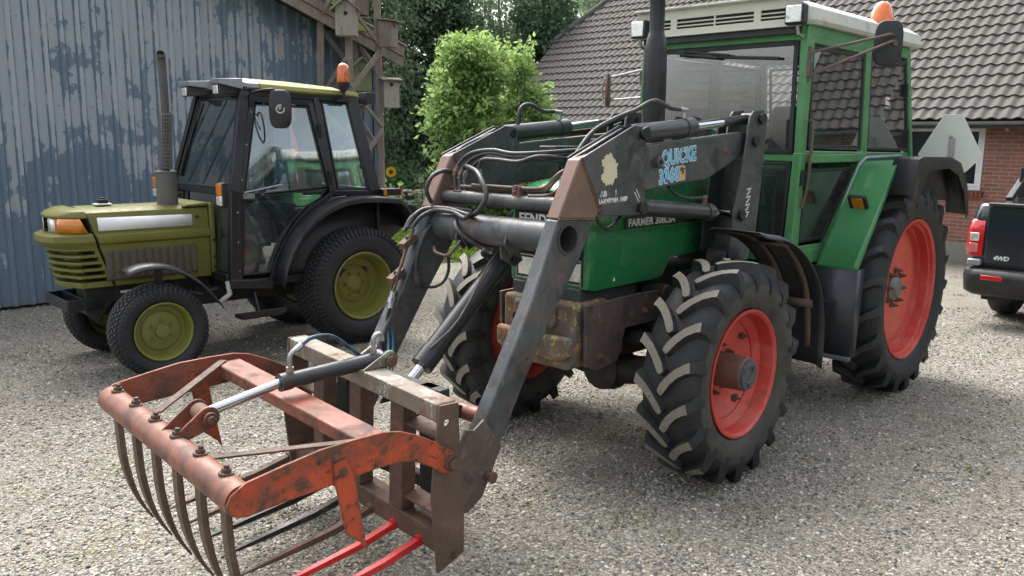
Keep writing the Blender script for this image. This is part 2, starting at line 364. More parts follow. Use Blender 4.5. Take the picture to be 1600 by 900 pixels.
SUN_EL, SUN_AZ = R(56), R(-28)     # azimuth from +Y (away from the camera) towards +X
wd = bpy.data.worlds.new('World'); SC.world = wd; wd.use_nodes = True; wn = wd.node_tree
bg = wn.nodes['Background']
sky = N(wn, 'ShaderNodeTexSky'); sky.sky_type = 'NISHITA'; sky.sun_disc = False; sky.sun_elevation = SUN_EL; sky.sun_rotation = SUN_AZ
sky.air_density = 1.0; sky.dust_density = 6.0; sky.ozone_density = 1.0
hs = N(wn, 'ShaderNodeHueSaturation'); hs.inputs['Saturation'].default_value = .34; L(wn, sky.outputs[0], hs.inputs['Color'])
tcw = N(wn, 'ShaderNodeTexCoord'); mpw = N(wn, 'ShaderNodeMapping'); mpw.inputs['Scale'].default_value = (1, 1, 2.6); L(wn, tcw.outputs['Generated'], mpw.inputs[0])
cl = ramp(wn, noise(wn, mpw.outputs[0], 2.6, 7, .58, .3), [(.34, g(.62)), (.66, g(1.22))])
skc = mix(wn, 1.0, hs.outputs[0], cl, 'MULTIPLY')
L(wn, skc, bg.inputs[0]); bg.inputs[1].default_value = .15
sun = bpy.data.lights.new('sun', 'SUN'); sun.energy = .5; sun.angle = R(30); sun.color = (1, .955, .88)
so = bpy.data.objects.new('sun', sun); COL.objects.link(so)
sd = Vector((math.sin(SUN_AZ) * math.cos(SUN_EL), math.cos(SUN_AZ) * math.cos(SUN_EL), math.sin(SUN_EL)))
so.rotation_euler = sd.to_track_quat('Z', 'Y').to_euler(); so.location = sd * 30
SC.view_settings.view_transform = 'Standard'; SC.view_settings.look = 'None'; SC.view_settings.exposure = 1.76; SC.view_settings.gamma = 1
SC.render.engine = 'CYCLES'; SC.cycles.use_denoising = True
SC.cycles.max_bounces = 8; SC.cycles.transparent_max_bounces = 16; SC.cycles.glossy_bounces = 4; SC.cycles.diffuse_bounces = 3; SC.cycles.transmission_bounces = 6
SC.cycles.caustics_reflective = False; SC.cycles.caustics_refractive = False; SC.cycles.sample_clamp_indirect = 6

# ------------------------------------------------------------------ ground
def gravel_mat():
    m, nt, b = newmat('loose grey gravel'); vec = coords(nt)
    wob = N(nt, 'ShaderNodeVectorMath', operation='ADD'); nn = N(nt, 'ShaderNodeTexNoise'); nn.inputs['Scale'].default_value = 30; nn.inputs['Detail'].default_value = 3
    L(nt, vec, nn.inputs['Vector']); sc = N(nt, 'ShaderNodeVectorMath', operation='SCALE'); sc.inputs['Scale'].default_value = .018; L(nt, nn.outputs['Color'], sc.inputs[0])
    L(nt, vec, wob.inputs[0]); L(nt, sc.outputs[0], wob.inputs[1])
    pal = [(.0, g(.075)), (.16, (.112, .105, .09)), (.32, (.20, .185, .15)), (.5, (.275, .255, .208)), (.64, (.22, .21, .19)), (.8, (.355, .33, .275)), (.92, (.47, .445, .39)), (1, (.60, .58, .53))]
    cols = []; hs_ = []
    for s in (74, 130):
        v = N(nt, 'ShaderNodeTexVoronoi'); v.inputs['Scale'].default_value = s; v.inputs['Randomness'].default_value = 1; L(nt, wob.outputs[0], v.inputs['Vector'])
        sp = N(nt, 'ShaderNodeSeparateColor'); L(nt, v.outputs['Color'], sp.inputs[0])
        cols.append(ramp(nt, sp.outputs[0], pal)); hs_.append((v.outputs['Distance'], sp.outputs[1]))
    pick = ramp(nt, noise(nt, vec, 26, 3, .6), [(.45, g(0)), (.55, g(1))])
    c = mix(nt, pick, cols[0], cols[1])
    big = noise(nt, vec, 1.1, 5, .6); c = mix(nt, ramp(nt, big, [(.35, g(0)), (.7, g(.5))]), c, (.325, .298, .235))
    mid = noise(nt, vec, 5, 5, .65); c = mix(nt, ramp(nt, mid, [(.5, g(0)), (.75, g(.35))]), c, (.135, .125, .10))
    moss = math_(nt, 'MULTIPLY', ramp(nt, noise(nt, vec, 2.3, 6, .7), [(.51, g(0)), (.64, g(1))]), ramp(nt, noise(nt, vec, 34, 5, .7), [(.48, g(0)), (.6, g(1))]))
    c = mix(nt, math_(nt, 'MULTIPLY', moss, .95), c, (.15, .16, .045))
    tan = math_(nt, 'MULTIPLY', ramp(nt, noise(nt, coords(nt, rot=(0, 0, 1)), 1.6, 6, .7), [(.58, g(0)), (.72, g(1))]), ramp(nt, noise(nt, vec, 22, 4, .7), [(.46, g(0)), (.62, g(1))]))
    c = mix(nt, math_(nt, 'MULTIPLY', tan, .5), c, (.30, .23, .12))
    L(nt, c, b.inputs['Base Color']); b.inputs['Roughness'].default_value = .8; b.inputs['Specular IOR Level'].default_value = .35
    h = math_(nt, 'SUBTRACT', 1.0, math_(nt, 'MULTIPLY', hs_[0][0], 1.0)); h2 = math_(nt, 'ADD', h, math_(nt, 'MULTIPLY', hs_[0][1], .7))
    b1 = bump(nt, h2, 1.0, .012); h3 = math_(nt, 'SUBTRACT', 1.0, hs_[1][0]); b2 = bump(nt, h3, .6, .006, b1)
    b3 = bump(nt, mid, .5, .03, b2)
    L(nt, b3, b.inputs['Normal']); return m
MAT['gravel'] = gravel_mat()
def soil_mat():
    return surf('lawn ground', (.05, .08, .022), .9, 0, .3, 3, [((.10, .13, .035), 9, .5, .65, .95, 0), ((.08, .06, .035), 4, .6, .7, .95, 0)], .5, 60)
MAT['lawn'] = soil_mat()
mb = MB(); S_ = 400
mb.add([(-S_, -S_, -.055), (S_, -S_, -.055), (S_, S_, -.055), (-S_, S_, -.055)], [(0, 1, 2, 3)])
tag(mb.build('ground', MAT['lawn'], fixn=False), kind='structure')
# gravel yard as a gently uneven sheet
def yard_h(x, y):
    p = Vector((x * .55, y * .55, 0)); t = -x * .72 + y * .69 + .3 * mnoise.noise(Vector((x * .2, y * .2, 9)))
    rut = sum(math.exp(-((t - c_) / .16) ** 2) for c_ in (.9, 2.6, 5.2)); return .012 * mnoise.noise(p) + .006 * mnoise.noise(p * 3.1) - .010 * rut - .012
nx, ny = 150, 110; x0, x1, y0, y1 = -16, 20, -9, 24
GV = []
edge = [(-16, 13), (-3.2, 13.0), (-1.2, 12.7), (0.2, 12.9), (1.6, 15.5), (20, 24)]
def edge_y(x):
    for (a, b), (c, d) in zip(edge, edge[1:]):
        if a <= x <= c: return b + (d - b) * (x - a) / (c - a)
    return 24
for j in range(ny + 1):
    row = []
    for i in range(nx + 1):
        x = x0 + (x1 - x0) * i / nx; ye = edge_y(x) + .12 * mnoise.noise(Vector((x * 2, 3, 0)))
        y = y0 + (ye - y0) * j / ny
        z = yard_h(x, y)
        if j == ny: z = -.07
        row.append((x, y, z))
    GV.append(row)
mb = MB(); mb.sheet(GV)
yard = tag(mb.build('gravel_yard', MAT['gravel'], angle=80, fixn=False), kind='structure')

# loose stones lying on the yard near the camera
def stones():
    t = (1 + 5 ** .5) / 2
    iv = np.array([(-1, t, 0), (1, t, 0), (-1, -t, 0), (1, -t, 0), (0, -1, t), (0, 1, t), (0, -1, -t), (0, 1, -t), (t, 0, -1), (t, 0, 1), (-t, 0, -1), (-t, 0, 1)], float)
    iv /= np.linalg.norm(iv[0])
    fc = np.array([(0, 11, 5), (0, 5, 1), (0, 1, 7), (0, 7, 10), (0, 10, 11), (1, 5, 9), (5, 11, 4), (11, 10, 2), (10, 7, 6), (7, 1, 8), (3, 9, 4), (3, 4, 2), (3, 2, 6), (3, 6, 8), (3, 8, 9), (4, 9, 5), (2, 4, 11), (6, 2, 10), (8, 6, 7), (9, 8, 1)])
    P = []
    n = 95000
    d = 2.2 + (9.5 - 2.2) * RNG.random(n) ** 1.25; a = (RNG.random(n) - .5) * 1.30
    x = d * np.tan(a); y = d
    k = len(x); s = .0036 + .0056 * RNG.random(k) ** 2.4
    s *= (1 + .05 * d)
    sc = np.stack([s * (1 + .5 * RNG.random(k)), s * (.8 + .3 * RNG.random(k)), s * (.45 + .3 * RNG.random(k))], 1)
    z = np.array([yard_h(float(p), float(q)) for p, q in zip(x, y)]) + s * .25
    th = RNG.random(k) * 2 * PI
    base = iv[None] * (1 + .22 * (RNG.random((k, 12, 1)) - .5)) * sc[:, None, :]
    c, sn = np.cos(th)[:, None], np.sin(th)[:, None]
    tx = (RNG.random(k) - .5)[:, None] * .7
    X = base[:, :, 0] * c - base[:, :, 1] * sn; Y = base[:, :, 0] * sn + base[:, :, 1] * c; Z = base[:, :, 2] + X * tx
    vs = np.stack([X + x[:, None], Y + y[:, None], Z + z[:, None]], -1).reshape(-1, 3)
    fs = (fc[None] + (np.arange(k) * 12)[:, None, None]).reshape(-1, 3)
    me = bpy.data.meshes.new('gravel_stones'); me.from_pydata(vs.tolist(), [], fs.tolist())
    ca = me.color_attributes.new('tint', 'FLOAT_COLOR', 'POINT')
    pal = np.array([(.08, .08, .075), (.14, .135, .12), (.25, .23, .19), (.33, .30, .24), (.25, .24, .215), (.40, .37, .305), (.54, .515, .455), (.27, .20, .13), (.42, .33, .22)])
    pc = pal[RNG.choice(len(pal), k, p=[.10, .16, .20, .17, .13, .13, .06, .02, .03])] * (.85 + .3 * RNG.random((k, 1)))
    cc = np.concatenate([np.repeat(pc, 12, 0), np.ones((k * 12, 1))], 1).astype(np.float32)
    ca.data.foreach_set('color', cc.ravel())
    m, nt, b = newmat('loose stones'); at = N(nt, 'ShaderNodeAttribute'); at.attribute_name = 'tint'
    n_ = noise(nt, coords(nt), 220, 3, .6); L(nt, mix(nt, n_, at.outputs['Color'], g(.12)), b.inputs['Base Color']) if False else L(nt, at.outputs['Color'], b.inputs['Base Color'])
    b.inputs['Roughness'].default_value = .75
    me.materials.append(m); o = bpy.data.objects.new('gravel_stones', me); COL.objects.link(o)
    tag(o, 'loose grey and white pebbles of the gravel yard', 'gravel', kind='stuff')
stones()

# ------------------------------------------------------------------ foliage
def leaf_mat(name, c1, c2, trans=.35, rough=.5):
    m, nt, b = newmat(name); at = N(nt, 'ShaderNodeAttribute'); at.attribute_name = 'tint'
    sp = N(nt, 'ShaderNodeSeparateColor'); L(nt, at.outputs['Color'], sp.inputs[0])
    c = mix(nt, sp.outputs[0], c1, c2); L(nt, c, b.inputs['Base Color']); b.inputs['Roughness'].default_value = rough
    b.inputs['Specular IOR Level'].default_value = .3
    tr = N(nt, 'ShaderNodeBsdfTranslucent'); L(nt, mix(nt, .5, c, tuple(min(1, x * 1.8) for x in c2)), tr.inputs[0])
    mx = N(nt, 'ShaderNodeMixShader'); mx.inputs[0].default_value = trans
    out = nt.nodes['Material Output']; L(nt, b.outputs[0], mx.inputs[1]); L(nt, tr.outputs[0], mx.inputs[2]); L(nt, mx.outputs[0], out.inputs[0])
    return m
def leaves(name, pts, size, mat, parent, droop=.3, aspect=.62, outward=None, tint=None):
    """pts Nx3 -> one mesh of small pointed leaf faces"""
    pts = np.asarray(pts, float); k = len(pts); s = size * (.6 + .8 * RNG.random(k))
    d = RNG.normal(size=(k, 3)); d[:, 2] -= droop * 1.5
    if outward is not None: d += outward * 1.2
    d /= np.linalg.norm(d, axis=1, keepdims=True) + 1e-9
    q = RNG.normal(size=(k, 3)); w = np.cross(d, q); w /= np.linalg.norm(w, axis=1, keepdims=True) + 1e-9
    nrm = np.cross(d, w)
    a = pts; b = pts + d * (s * .45)[:, None] + w * (s * aspect * .5)[:, None] + nrm * (s * .1)[:, None]; c = pts + d * s[:, None]; e = pts + d * (s * .45)[:, None] - w * (s * aspect * .5)[:, None] + nrm * (s * .1)[:, None]
    vs = np.stack([a, b, c, e], 1).reshape(-1, 3); n0 = np.arange(k)[:, None] * 4
    fs = np.concatenate([n0 + [[0, 1, 2]], n0 + [[0, 2, 3]]], 0)
    me = bpy.data.meshes.new(name); me.from_pydata(vs.tolist(), [], fs.tolist())
    ca = me.color_attributes.new('tint', 'FLOAT_COLOR', 'POINT')
    t = RNG.random(k) if tint is None else np.clip(tint + .35 * (RNG.random(k) - .5), 0, 1)
    cc = np.repeat(np.stack([t, t, t, np.ones(k)], 1), 4, 0).astype(np.float32); ca.data.foreach_set('color', cc.ravel())
    me.materials.append(mat); o = bpy.data.objects.new(name, me); COL.objects.link(o); o.parent = parent; return o
def clump_points(blobs, nclump, per, spread, shell=.55, zbias=0):
    """blobs = [(cx,cy,cz, rx,ry,rz)]; clump centres favour the outside of each blob"""
    out = []; tints = []; outw = []
    wts = np.array([b[3] * b[4] * b[5] for b in blobs]) ** .67; wts /= wts.sum()
    for _ in range(nclump):
        b = blobs[RNG.choice(len(blobs), p=wts)]
        u = RNG.normal(size=3); u /= np.linalg.norm(u); rr = shell + (1 - shell) * RNG.random() ** .6
        rr *= 1 + .14 * RNG.normal()
        c = np.array(b[:3]) + u * rr * np.array(b[3:])
        if c[2] < .15: continue
        n = max(3, int(per * (.5 + RNG.random())))
        p = c + RNG.normal(size=(n, 3)) * spread * np.array([1, 1, .7])
        out.append(p); outw.append(np.repeat(u[None], n, 0))
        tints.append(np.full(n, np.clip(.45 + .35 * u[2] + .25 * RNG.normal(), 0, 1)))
    return np.concatenate(out), np.concatenate(tints), np.concatenate(outw)
MAT['bark'] = surf('grey brown bark', (.09, .075, .06), .9, 0, .3, 8, bmp=.5, bscale=30)
MAT['birchbark'] = surf('pale birch bark', (.34, .33, .30), .8, 0, .15, 5, [((.04, .035, .03), 8, .6, .66, .9, 0, (1, 1, 3))], .2, 40)
def tree(name, x, y, blobs, nclump, per, spread, size, mat, label, cat, group=None, trunk_h=None, tr=.12, bark=None, droop=.3, limbs=8, aspect=.62):
    t = tag(empty(name, (x, y, 0)), label, cat, group)
    th = trunk_h or max(b[2] + b[5] * .5 for b in blobs)
    mb = MB(); pts = [Vector((0, 0, -.1))]
    for i in range(1, 7): pts.append(Vector((.05 * math.sin(i * 2.1 + x), .05 * math.cos(i * 1.7 + y), th * i / 6)))
    mb.tube(pts, [tr * (1 - .8 * i / 6) for i in range(7)], 9)
    for i in range(limbs):
        b = blobs[i % len(blobs)]; h = th * (.25 + .65 * i / max(1, limbs))
        a = i * 2.4 + x; e = Vector((b[0] + math.cos(a) * b[3] * .75, b[1] + math.sin(a) * b[4] * .75, h + .5 * b[5] * (.3 + .5 * random.random())))
        s0 = Vector((0, 0, h * .85)); mid = (s0 + e) / 2 + Vector((0, 0, .1))
        mb.tube([s0, mid, e], [tr * .4, tr * .22, tr * .06], 6)
    mb.build('trunk', bark or MAT['bark'], t)
    p, ti, ow = clump_points(blobs, nclump, per, spread)
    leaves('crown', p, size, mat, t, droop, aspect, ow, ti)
    return t
LBUSH = leaf_mat('bright yellow green leaves', (.085, .16, .045), (.29, .41, .14), .48)
LBIRCH = leaf_mat('birch leaves', (.15, .21, .13), (.32, .40, .26), .45)
LDARK = leaf_mat('dark spruce needles', (.055, .10, .06), (.13, .20, .115), .25)
LMID = leaf_mat('mid green leaves', (.09, .155, .07), (.20, .29, .14), .38)
# the bright shrub, two stems with upright tips
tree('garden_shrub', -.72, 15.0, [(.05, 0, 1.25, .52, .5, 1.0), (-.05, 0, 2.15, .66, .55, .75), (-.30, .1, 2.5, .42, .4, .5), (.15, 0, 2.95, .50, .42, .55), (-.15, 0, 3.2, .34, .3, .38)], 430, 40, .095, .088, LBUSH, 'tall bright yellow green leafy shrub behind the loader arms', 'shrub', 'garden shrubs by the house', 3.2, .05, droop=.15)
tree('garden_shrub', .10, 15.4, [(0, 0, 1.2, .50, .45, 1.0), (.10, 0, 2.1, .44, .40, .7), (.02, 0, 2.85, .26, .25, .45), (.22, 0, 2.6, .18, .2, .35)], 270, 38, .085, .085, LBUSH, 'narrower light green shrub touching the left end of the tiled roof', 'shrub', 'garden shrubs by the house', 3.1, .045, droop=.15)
for tr_, n_, r_, z0_ in ((bpy.data.objects['garden_shrub'], 22, .45, 2.75), (bpy.data.objects['garden_shrub.001'], 12, .24, 2.6)):
    pp = []
    for k in range(n_):
        a_ = 2.4 * k; q_ = r_ * math.sqrt((k + .5) / n_); h_ = .35 + .35 * RNG.random(); bx_, by_ = q_ * math.cos(a_), q_ * math.sin(a_); lx_ = .16 * (RNG.random() - .5)
        for j in range(20): t_ = j / 19; pp.append((bx_ * (1 + .2 * t_) + lx_ * t_ + .02 * RNG.normal(), by_ + .02 * RNG.normal(), z0_ + (.45 - q_ * .6) + h_ * t_))
    for k in range(26):
        a_ = 2 * PI * RNG.random(); z_ = .9 + 1.9 * RNG.random(); R0 = r_ * 1.25; 
        for j in range(16): t_ = j / 15; pp.append(((R0 + .32 * t_) * math.cos(a_) + .02 * RNG.normal(), (R0 + .3 * t_) * math.sin(a_), z_ + .16 * t_ - .14 * t_ * t_ + .02 * RNG.normal()))
    tag(leaves('shoots', np.array(pp), .10, LBUSH, tr_, -.1, .6, None, np.full(len(pp), .85)), kind='stuff')
# woodland edge behind
woods = [
 ('birch_tree', -3.6, 20.3, [(0, 0, 3.2, 1.3, 1.2, 2.9), (.3, 0, 5.8, 1.5, 1.3, 1.9)], 1500, 22, .16, .10, LBIRCH, 'drooping birch directly right of the nesting box tower', 'tree', MAT['birchbark'], .9),
 ('spruce_tree', -1.9, 21.5, [(0, 0, 1.8, 1.4, 1.2, 1.8), (0, 0, 3.6, 1.15, 1.0, 1.8), (0, 0, 5.6, .75, .7, 1.6)], 1300, 22, .13, .12, LDARK, 'dark spruce behind the bright shrub, left of its crown', 'tree', MAT['bark'], .5),
 ('birch_tree', -.4, 23.5, [(0, 0, 5.6, 1.8, 1.3, 1.7), (.2, 0, 3.3, 1.6, 1.2, 1.6)], 1300, 20, .17, .10, LBIRCH, 'thin birch with sky showing through above the bright shrub', 'tree', MAT['birchbark'], .9),
 ('spruce_tree', .9, 22.5, [(0, 0, 1.6, 1.4, 1.2, 1.7), (0, 0, 3.1, 1.1, 1.0, 1.6), (0, 0, 4.6, .8, .7, 1.5)], 1200, 22, .13, .12, LDARK, 'dark spruce between the shrub tops and the roof edge', 'tree', MAT['bark'], .5),
 ('birch_tree', 2.2, 26, [(0, 0, 5.2, 2.1, 1.5, 1.6), (.5, 0, 3.4, 1.8, 1.3, 1.6), (1.2, 0, 6.3, 1.4, 1.2, 1.1)], 1250, 22, .17, .10, LBIRCH, 'grey green birch rising above the left end of the roof', 'tree', MAT['birchbark'], .9),
 ('leafy_tree', 4.6, 29, [(0, 0, 4.8, 2.4, 1.6, 2.2), (-.6, 0, 6.8, 1.9, 1.6, 1.3)], 900, 24, .20, .15, LMID, 'mid green tree behind the roof edge at the top of the picture', 'tree', MAT['bark'], .5),
 ('leafy_tree', -5.6, 22, [(0, 0, 3.2, 2.0, 1.5, 3.0), (.5, 0, 5.5, 1.6, 1.3, 1.8)], 900, 24, .19, .14, LMID, 'leafy tree mostly hidden behind the blue barn corner', 'tree', MAT['bark'], .5),
]
for nm, x, y, bl, nc, per, sp, sz, mt, lab, cat, bark, dr in woods:
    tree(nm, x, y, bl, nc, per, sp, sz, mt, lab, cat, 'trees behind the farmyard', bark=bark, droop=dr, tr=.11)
# far wood behind everything, and the hedge behind the camera that the cab windows mirror
def mass(name, pts, size, mat, label, cat):
    o = leaves(name, pts, size, mat, None, .3); tag(o, label, cat, kind='stuff'); return o
P_ = []
for k in range(500):
    a = RNG.random(); x = -16 + 26 * a; y = 29 + 3 * RNG.random(); h = 3.4 + .9 * math.sin(x * .9) + .5 * math.sin(x * 2.3)
    c = np.array([x, y, h * RNG.random() ** .7]); P_.append(c + RNG.normal(size=(26, 3)) * .32)
mass('distant_wood', np.concatenate(P_), .26, LDARK, 'dark wood closing the view behind the garden trees', 'wood')
P_ = []
for k in range(3800):
    a = R(300 + 75 * RNG.random()) if k % 2 else R(150 + 235 * RNG.random()); rad = (32 if k % 2 else 80) + 5 * RNG.random(); h = (9.0 if k % 2 else 4.6) + 1.2 * math.sin(a * 17) + 1.0 * math.sin(a * 41)
    
    if R(168) < a < R(232): continue
    c = np.array([rad * math.cos(a), rad * math.sin(a) + 5, h * RNG.random() ** .8]); P_.append(c + RNG.normal(size=(24, 3)) * (.6 if k % 2 else 1.0))
mass('tree_belt', np.concatenate(P_), 1.0, LDARK, 'belt of trees across the yard mirrored in the cab windows', 'trees')

# grass and weeds strip between yard and gabion wall
def grass(name, n, fx, h0, label, mat):
    xs = []; 
    vs = []; fs = []; ts = []
    for i in range(n):
        x, y, s = fx(); h = h0 * (.5 + RNG.random()) * s; a = RNG.random() * 2 * PI; lx, ly = math.cos(a) * .35 * h, math.sin(a) * .35 * h; w = .008 + .012 * RNG.random()
        wx, wy = -math.sin(a) * w, math.cos(a) * w; k = len(vs)
        vs += [(x - wx, y - wy, 0), (x + wx, y + wy, 0), (x + lx * .4 + wx * .8, y + ly * .4 + wy * .8, h * .6), (x + lx * .4 - wx * .8, y + ly * .4 - wy * .8, h * .6), (x + lx, y + ly, h)]
        fs += [(k, k + 1, k + 2, k + 3), (k + 3, k + 2, k + 4)]; ts += [RNG.random()] * 5
    me = bpy.data.meshes.new(name); me.from_pydata(vs, [], fs); ca = me.color_attributes.new('tint', 'FLOAT_COLOR', 'POINT')
    ca.data.foreach_set('color', np.array([(t, t, t, 1) for t in ts], np.float32).ravel()); me.materials.append(mat)
    o = bpy.data.objects.new(name, me); COL.objects.link(o); tag(o, label, 'grass', kind='stuff')
LGRASS = leaf_mat('grass blades', (.06, .12, .02), (.20, .30, .06), .4)
def fx1():
    x = -5.5 + 8 * RNG.random(); y = 12.9 + 4.3 * RNG.random() ** 1.3
    s = .45 + 1.2 * max(0, mnoise.noise(Vector((x * 1.3, y * 1.1, 2))))
    return x, y + .1 * math.sin(x * 9), s
grass('grass_strip', 16000, fx1, .20, 'fresh green weeds and grass at the edge of the gravel', LGRASS)
pp = []
for k in range(170):
    x = -3.4 + 3.2 * RNG.random(); y = 13.3 + 3.4 * RNG.random(); pp.append(np.array([x, y, .06 + .09 * RNG.random()]) + RNG.normal(size=(22, 3)) * np.array([.11, .11, .05]))
mass('weeds', np.concatenate(pp), .09, leaf_mat('broad weed leaves', (.06, .13, .02), (.19, .30, .06), .4), 'broad leaved green weeds below the gabion wall', 'weeds')
pp = []
for k in range(230):
    x = -5.2 + 7 * RNG.random(); y = 18.9 + 1.2 * RNG.random(); pp.append(np.array([x, y, .35 + .75 * RNG.random()]) + RNG.normal(size=(24, 3)) * .16)
mass('undergrowth', np.concatenate(pp), .10, LMID, 'dark green undergrowth above the gabion wall', 'undergrowth')

# ------------------------------------------------------------------ gabion wall
def stone_fill():
    m, nt, b = newmat('gabion stones'); vec = coords(nt)
    v = N(nt, 'ShaderNodeTexVoronoi'); v.inputs['Scale'].default_value = 11; L(nt, vec, v.inputs['Vector'])
    sp = N(nt, 'ShaderNodeSeparateColor'); L(nt, v.outputs['Color'], sp.inputs[0])
    c = ramp(nt, sp.outputs[0], [(0, (.20, .165, .13)), (.3, (.34, .32, .28)), (.55, (.52, .49, .43)), (.8, (.70, .68, .63)), (1, (.36, .25, .17))])
    L(nt, c, b.inputs['Base Color']); b.inputs['Roughness'].default_value = .8; return m
gb = tag(empty('gabion_wall', (-2.2, 17.6, 0)), 'low wire gabion wall filled with pale field stones', 'wall')
mb = MB(); mb.box((.0, .1, .37), (3.4, .36, .72)); mb.build('stone_core', surf('gap shade soil', (.06, .055, .05), .9), gb)  # dark filler box, its colour paints the shade between the stones
mb = MB()
for i in range(560):
    x = -1.72 + 3.44 * RNG.random(); top = RNG.random() < .2
    z = .03 + .70 * RNG.random(); y = -.10 + .02 * RNG.normal()
    if top: z = .74; y = -.08 + .35 * RNG.random()
    s = .035 + .035 * RNG.random(); q = []
    ph = RNG.random() * 6
    for (aa, zz, rr) in [(0, -.8, .5), (0, 0, 1), (0, .7, .65)]:
        q.append([(x + s * 1.1 * rr * math.cos(t + ph) * (1 + .25 * math.sin(3 * t + ph)), y + s * .7 * rr * math.sin(t + ph), z + s * .8 * zz) for t in [2 * PI * k / 7 for k in range(7)]])
    mb.loft(q)
mb.build('stones', stone_fill(), gb, angle=60)
mb = MB()
for i in range(24): mb.bar((-1.72 + 3.44 * i / 23, -.16, 0), (-1.72 + 3.44 * i / 23, -.16, .76), .004, .004)
for i in range(9): mb.bar((-1.72, -.165, .02 + .74 * i / 8), (1.72, -.165, .02 + .74 * i / 8), .004, .004)
mb.build('wire_mesh', MAT['steel'], gb)

# sunflower and pale flower
def flower(name, x, y, h, label, col, cen, rad, n=16):
    t = tag(empty(name, (x, y, 0)), label, 'flower')
    mb = MB(); mb.tube([(0, 0, 0), (.02, 0, h * .5), (0, -.02, h - .02)], .009, 6)
    mb.build('stem', MAT['lawn'], t)
    mb = MB(); c = Vector((0, -.05, h))
    for i in range(n):
        a = 2 * PI * i / n; d = Vector((math.cos(a), 0, math.sin(a))); w = Vector((-math.sin(a), 0, math.cos(a))) * rad * .17
        mb.add([c + d * rad * .35 - w, c + d * rad * .7 - w * 1.2 + V(0, -.01, 0), c + d * rad, c + d * rad * .7 + w * 1.2 + V(0, -.01, 0), c + d * rad * .35 + w], [(0, 1, 2, 3, 4)])
    mb.build('petals', surf('petal ' + name, col, .6), t, fixn=False)
    mb = MB(); mb.lathe([(0, -.025), (rad * .25, -.02), (rad * .42, .005), (rad * .3, .02), (0, .02)], c, 'y', 16); mb.build('flower_head', surf('seed head ' + name, cen, .9), t)
    pts = np.array([(.10 * math.sin(i * 2.3), .05 * math.cos(i * 1.9), h * (.25 + .6 * i / 60)) for i in range(60)]) + RNG.normal(size=(60, 3)) * .05
    leaves('leaves', pts, .13, LMID if name != 'sunflower' else LBUSH, t, .5)
flower('sunflower', -2.13, 14.8, 1.26, 'yellow sunflower beside the tower leg', (.85, .48, .02), (.10, .05, .02), .10)
flower('white_rose', -1.77, 16.3, 1.06, 'pale cream flower right of the sunflower', (.75, .68, .55), (.6, .5, .3), .07, 9)
# dry leaves and moss tufts scattered on the gravel
pp = []
for k in range(260):
    d = 2.6 + 9 * RNG.random(); a = (RNG.random() - .5) * 1.25; x, y = d * math.tan(a), d
    pp.append((x, y, yard_h(x, y) + .012))
lv = leaves('dry_leaves', np.array(pp), .028, leaf_mat('dry leaf', (.16, .085, .035), (.34, .22, .09), .2), None, .0, .6); tag(lv, 'few dry brown leaves lying on the gravel', 'leaves', kind='stuff')
pp = []
for k in range(260):
    d = 2.6 + 9.5 * RNG.random(); a = (RNG.random() - .5) * 1.3; x, y = d * math.tan(a), d
    if mnoise.noise(Vector((x * .8, y * .8, 5))) < -.05: continue
    n_ = 26; pp.append(np.array([x, y, yard_h(x, y) + .004]) + RNG.normal(size=(n_, 3)) * np.array([.055, .035, .003]))
ms = leaves('moss_tufts', np.concatenate(pp), .018, leaf_mat('moss', (.07, .085, .02), (.20, .21, .06), .2), None, -.6, .5); tag(ms, 'small yellow green moss and weed tufts in the gravel', 'moss', kind='stuff')
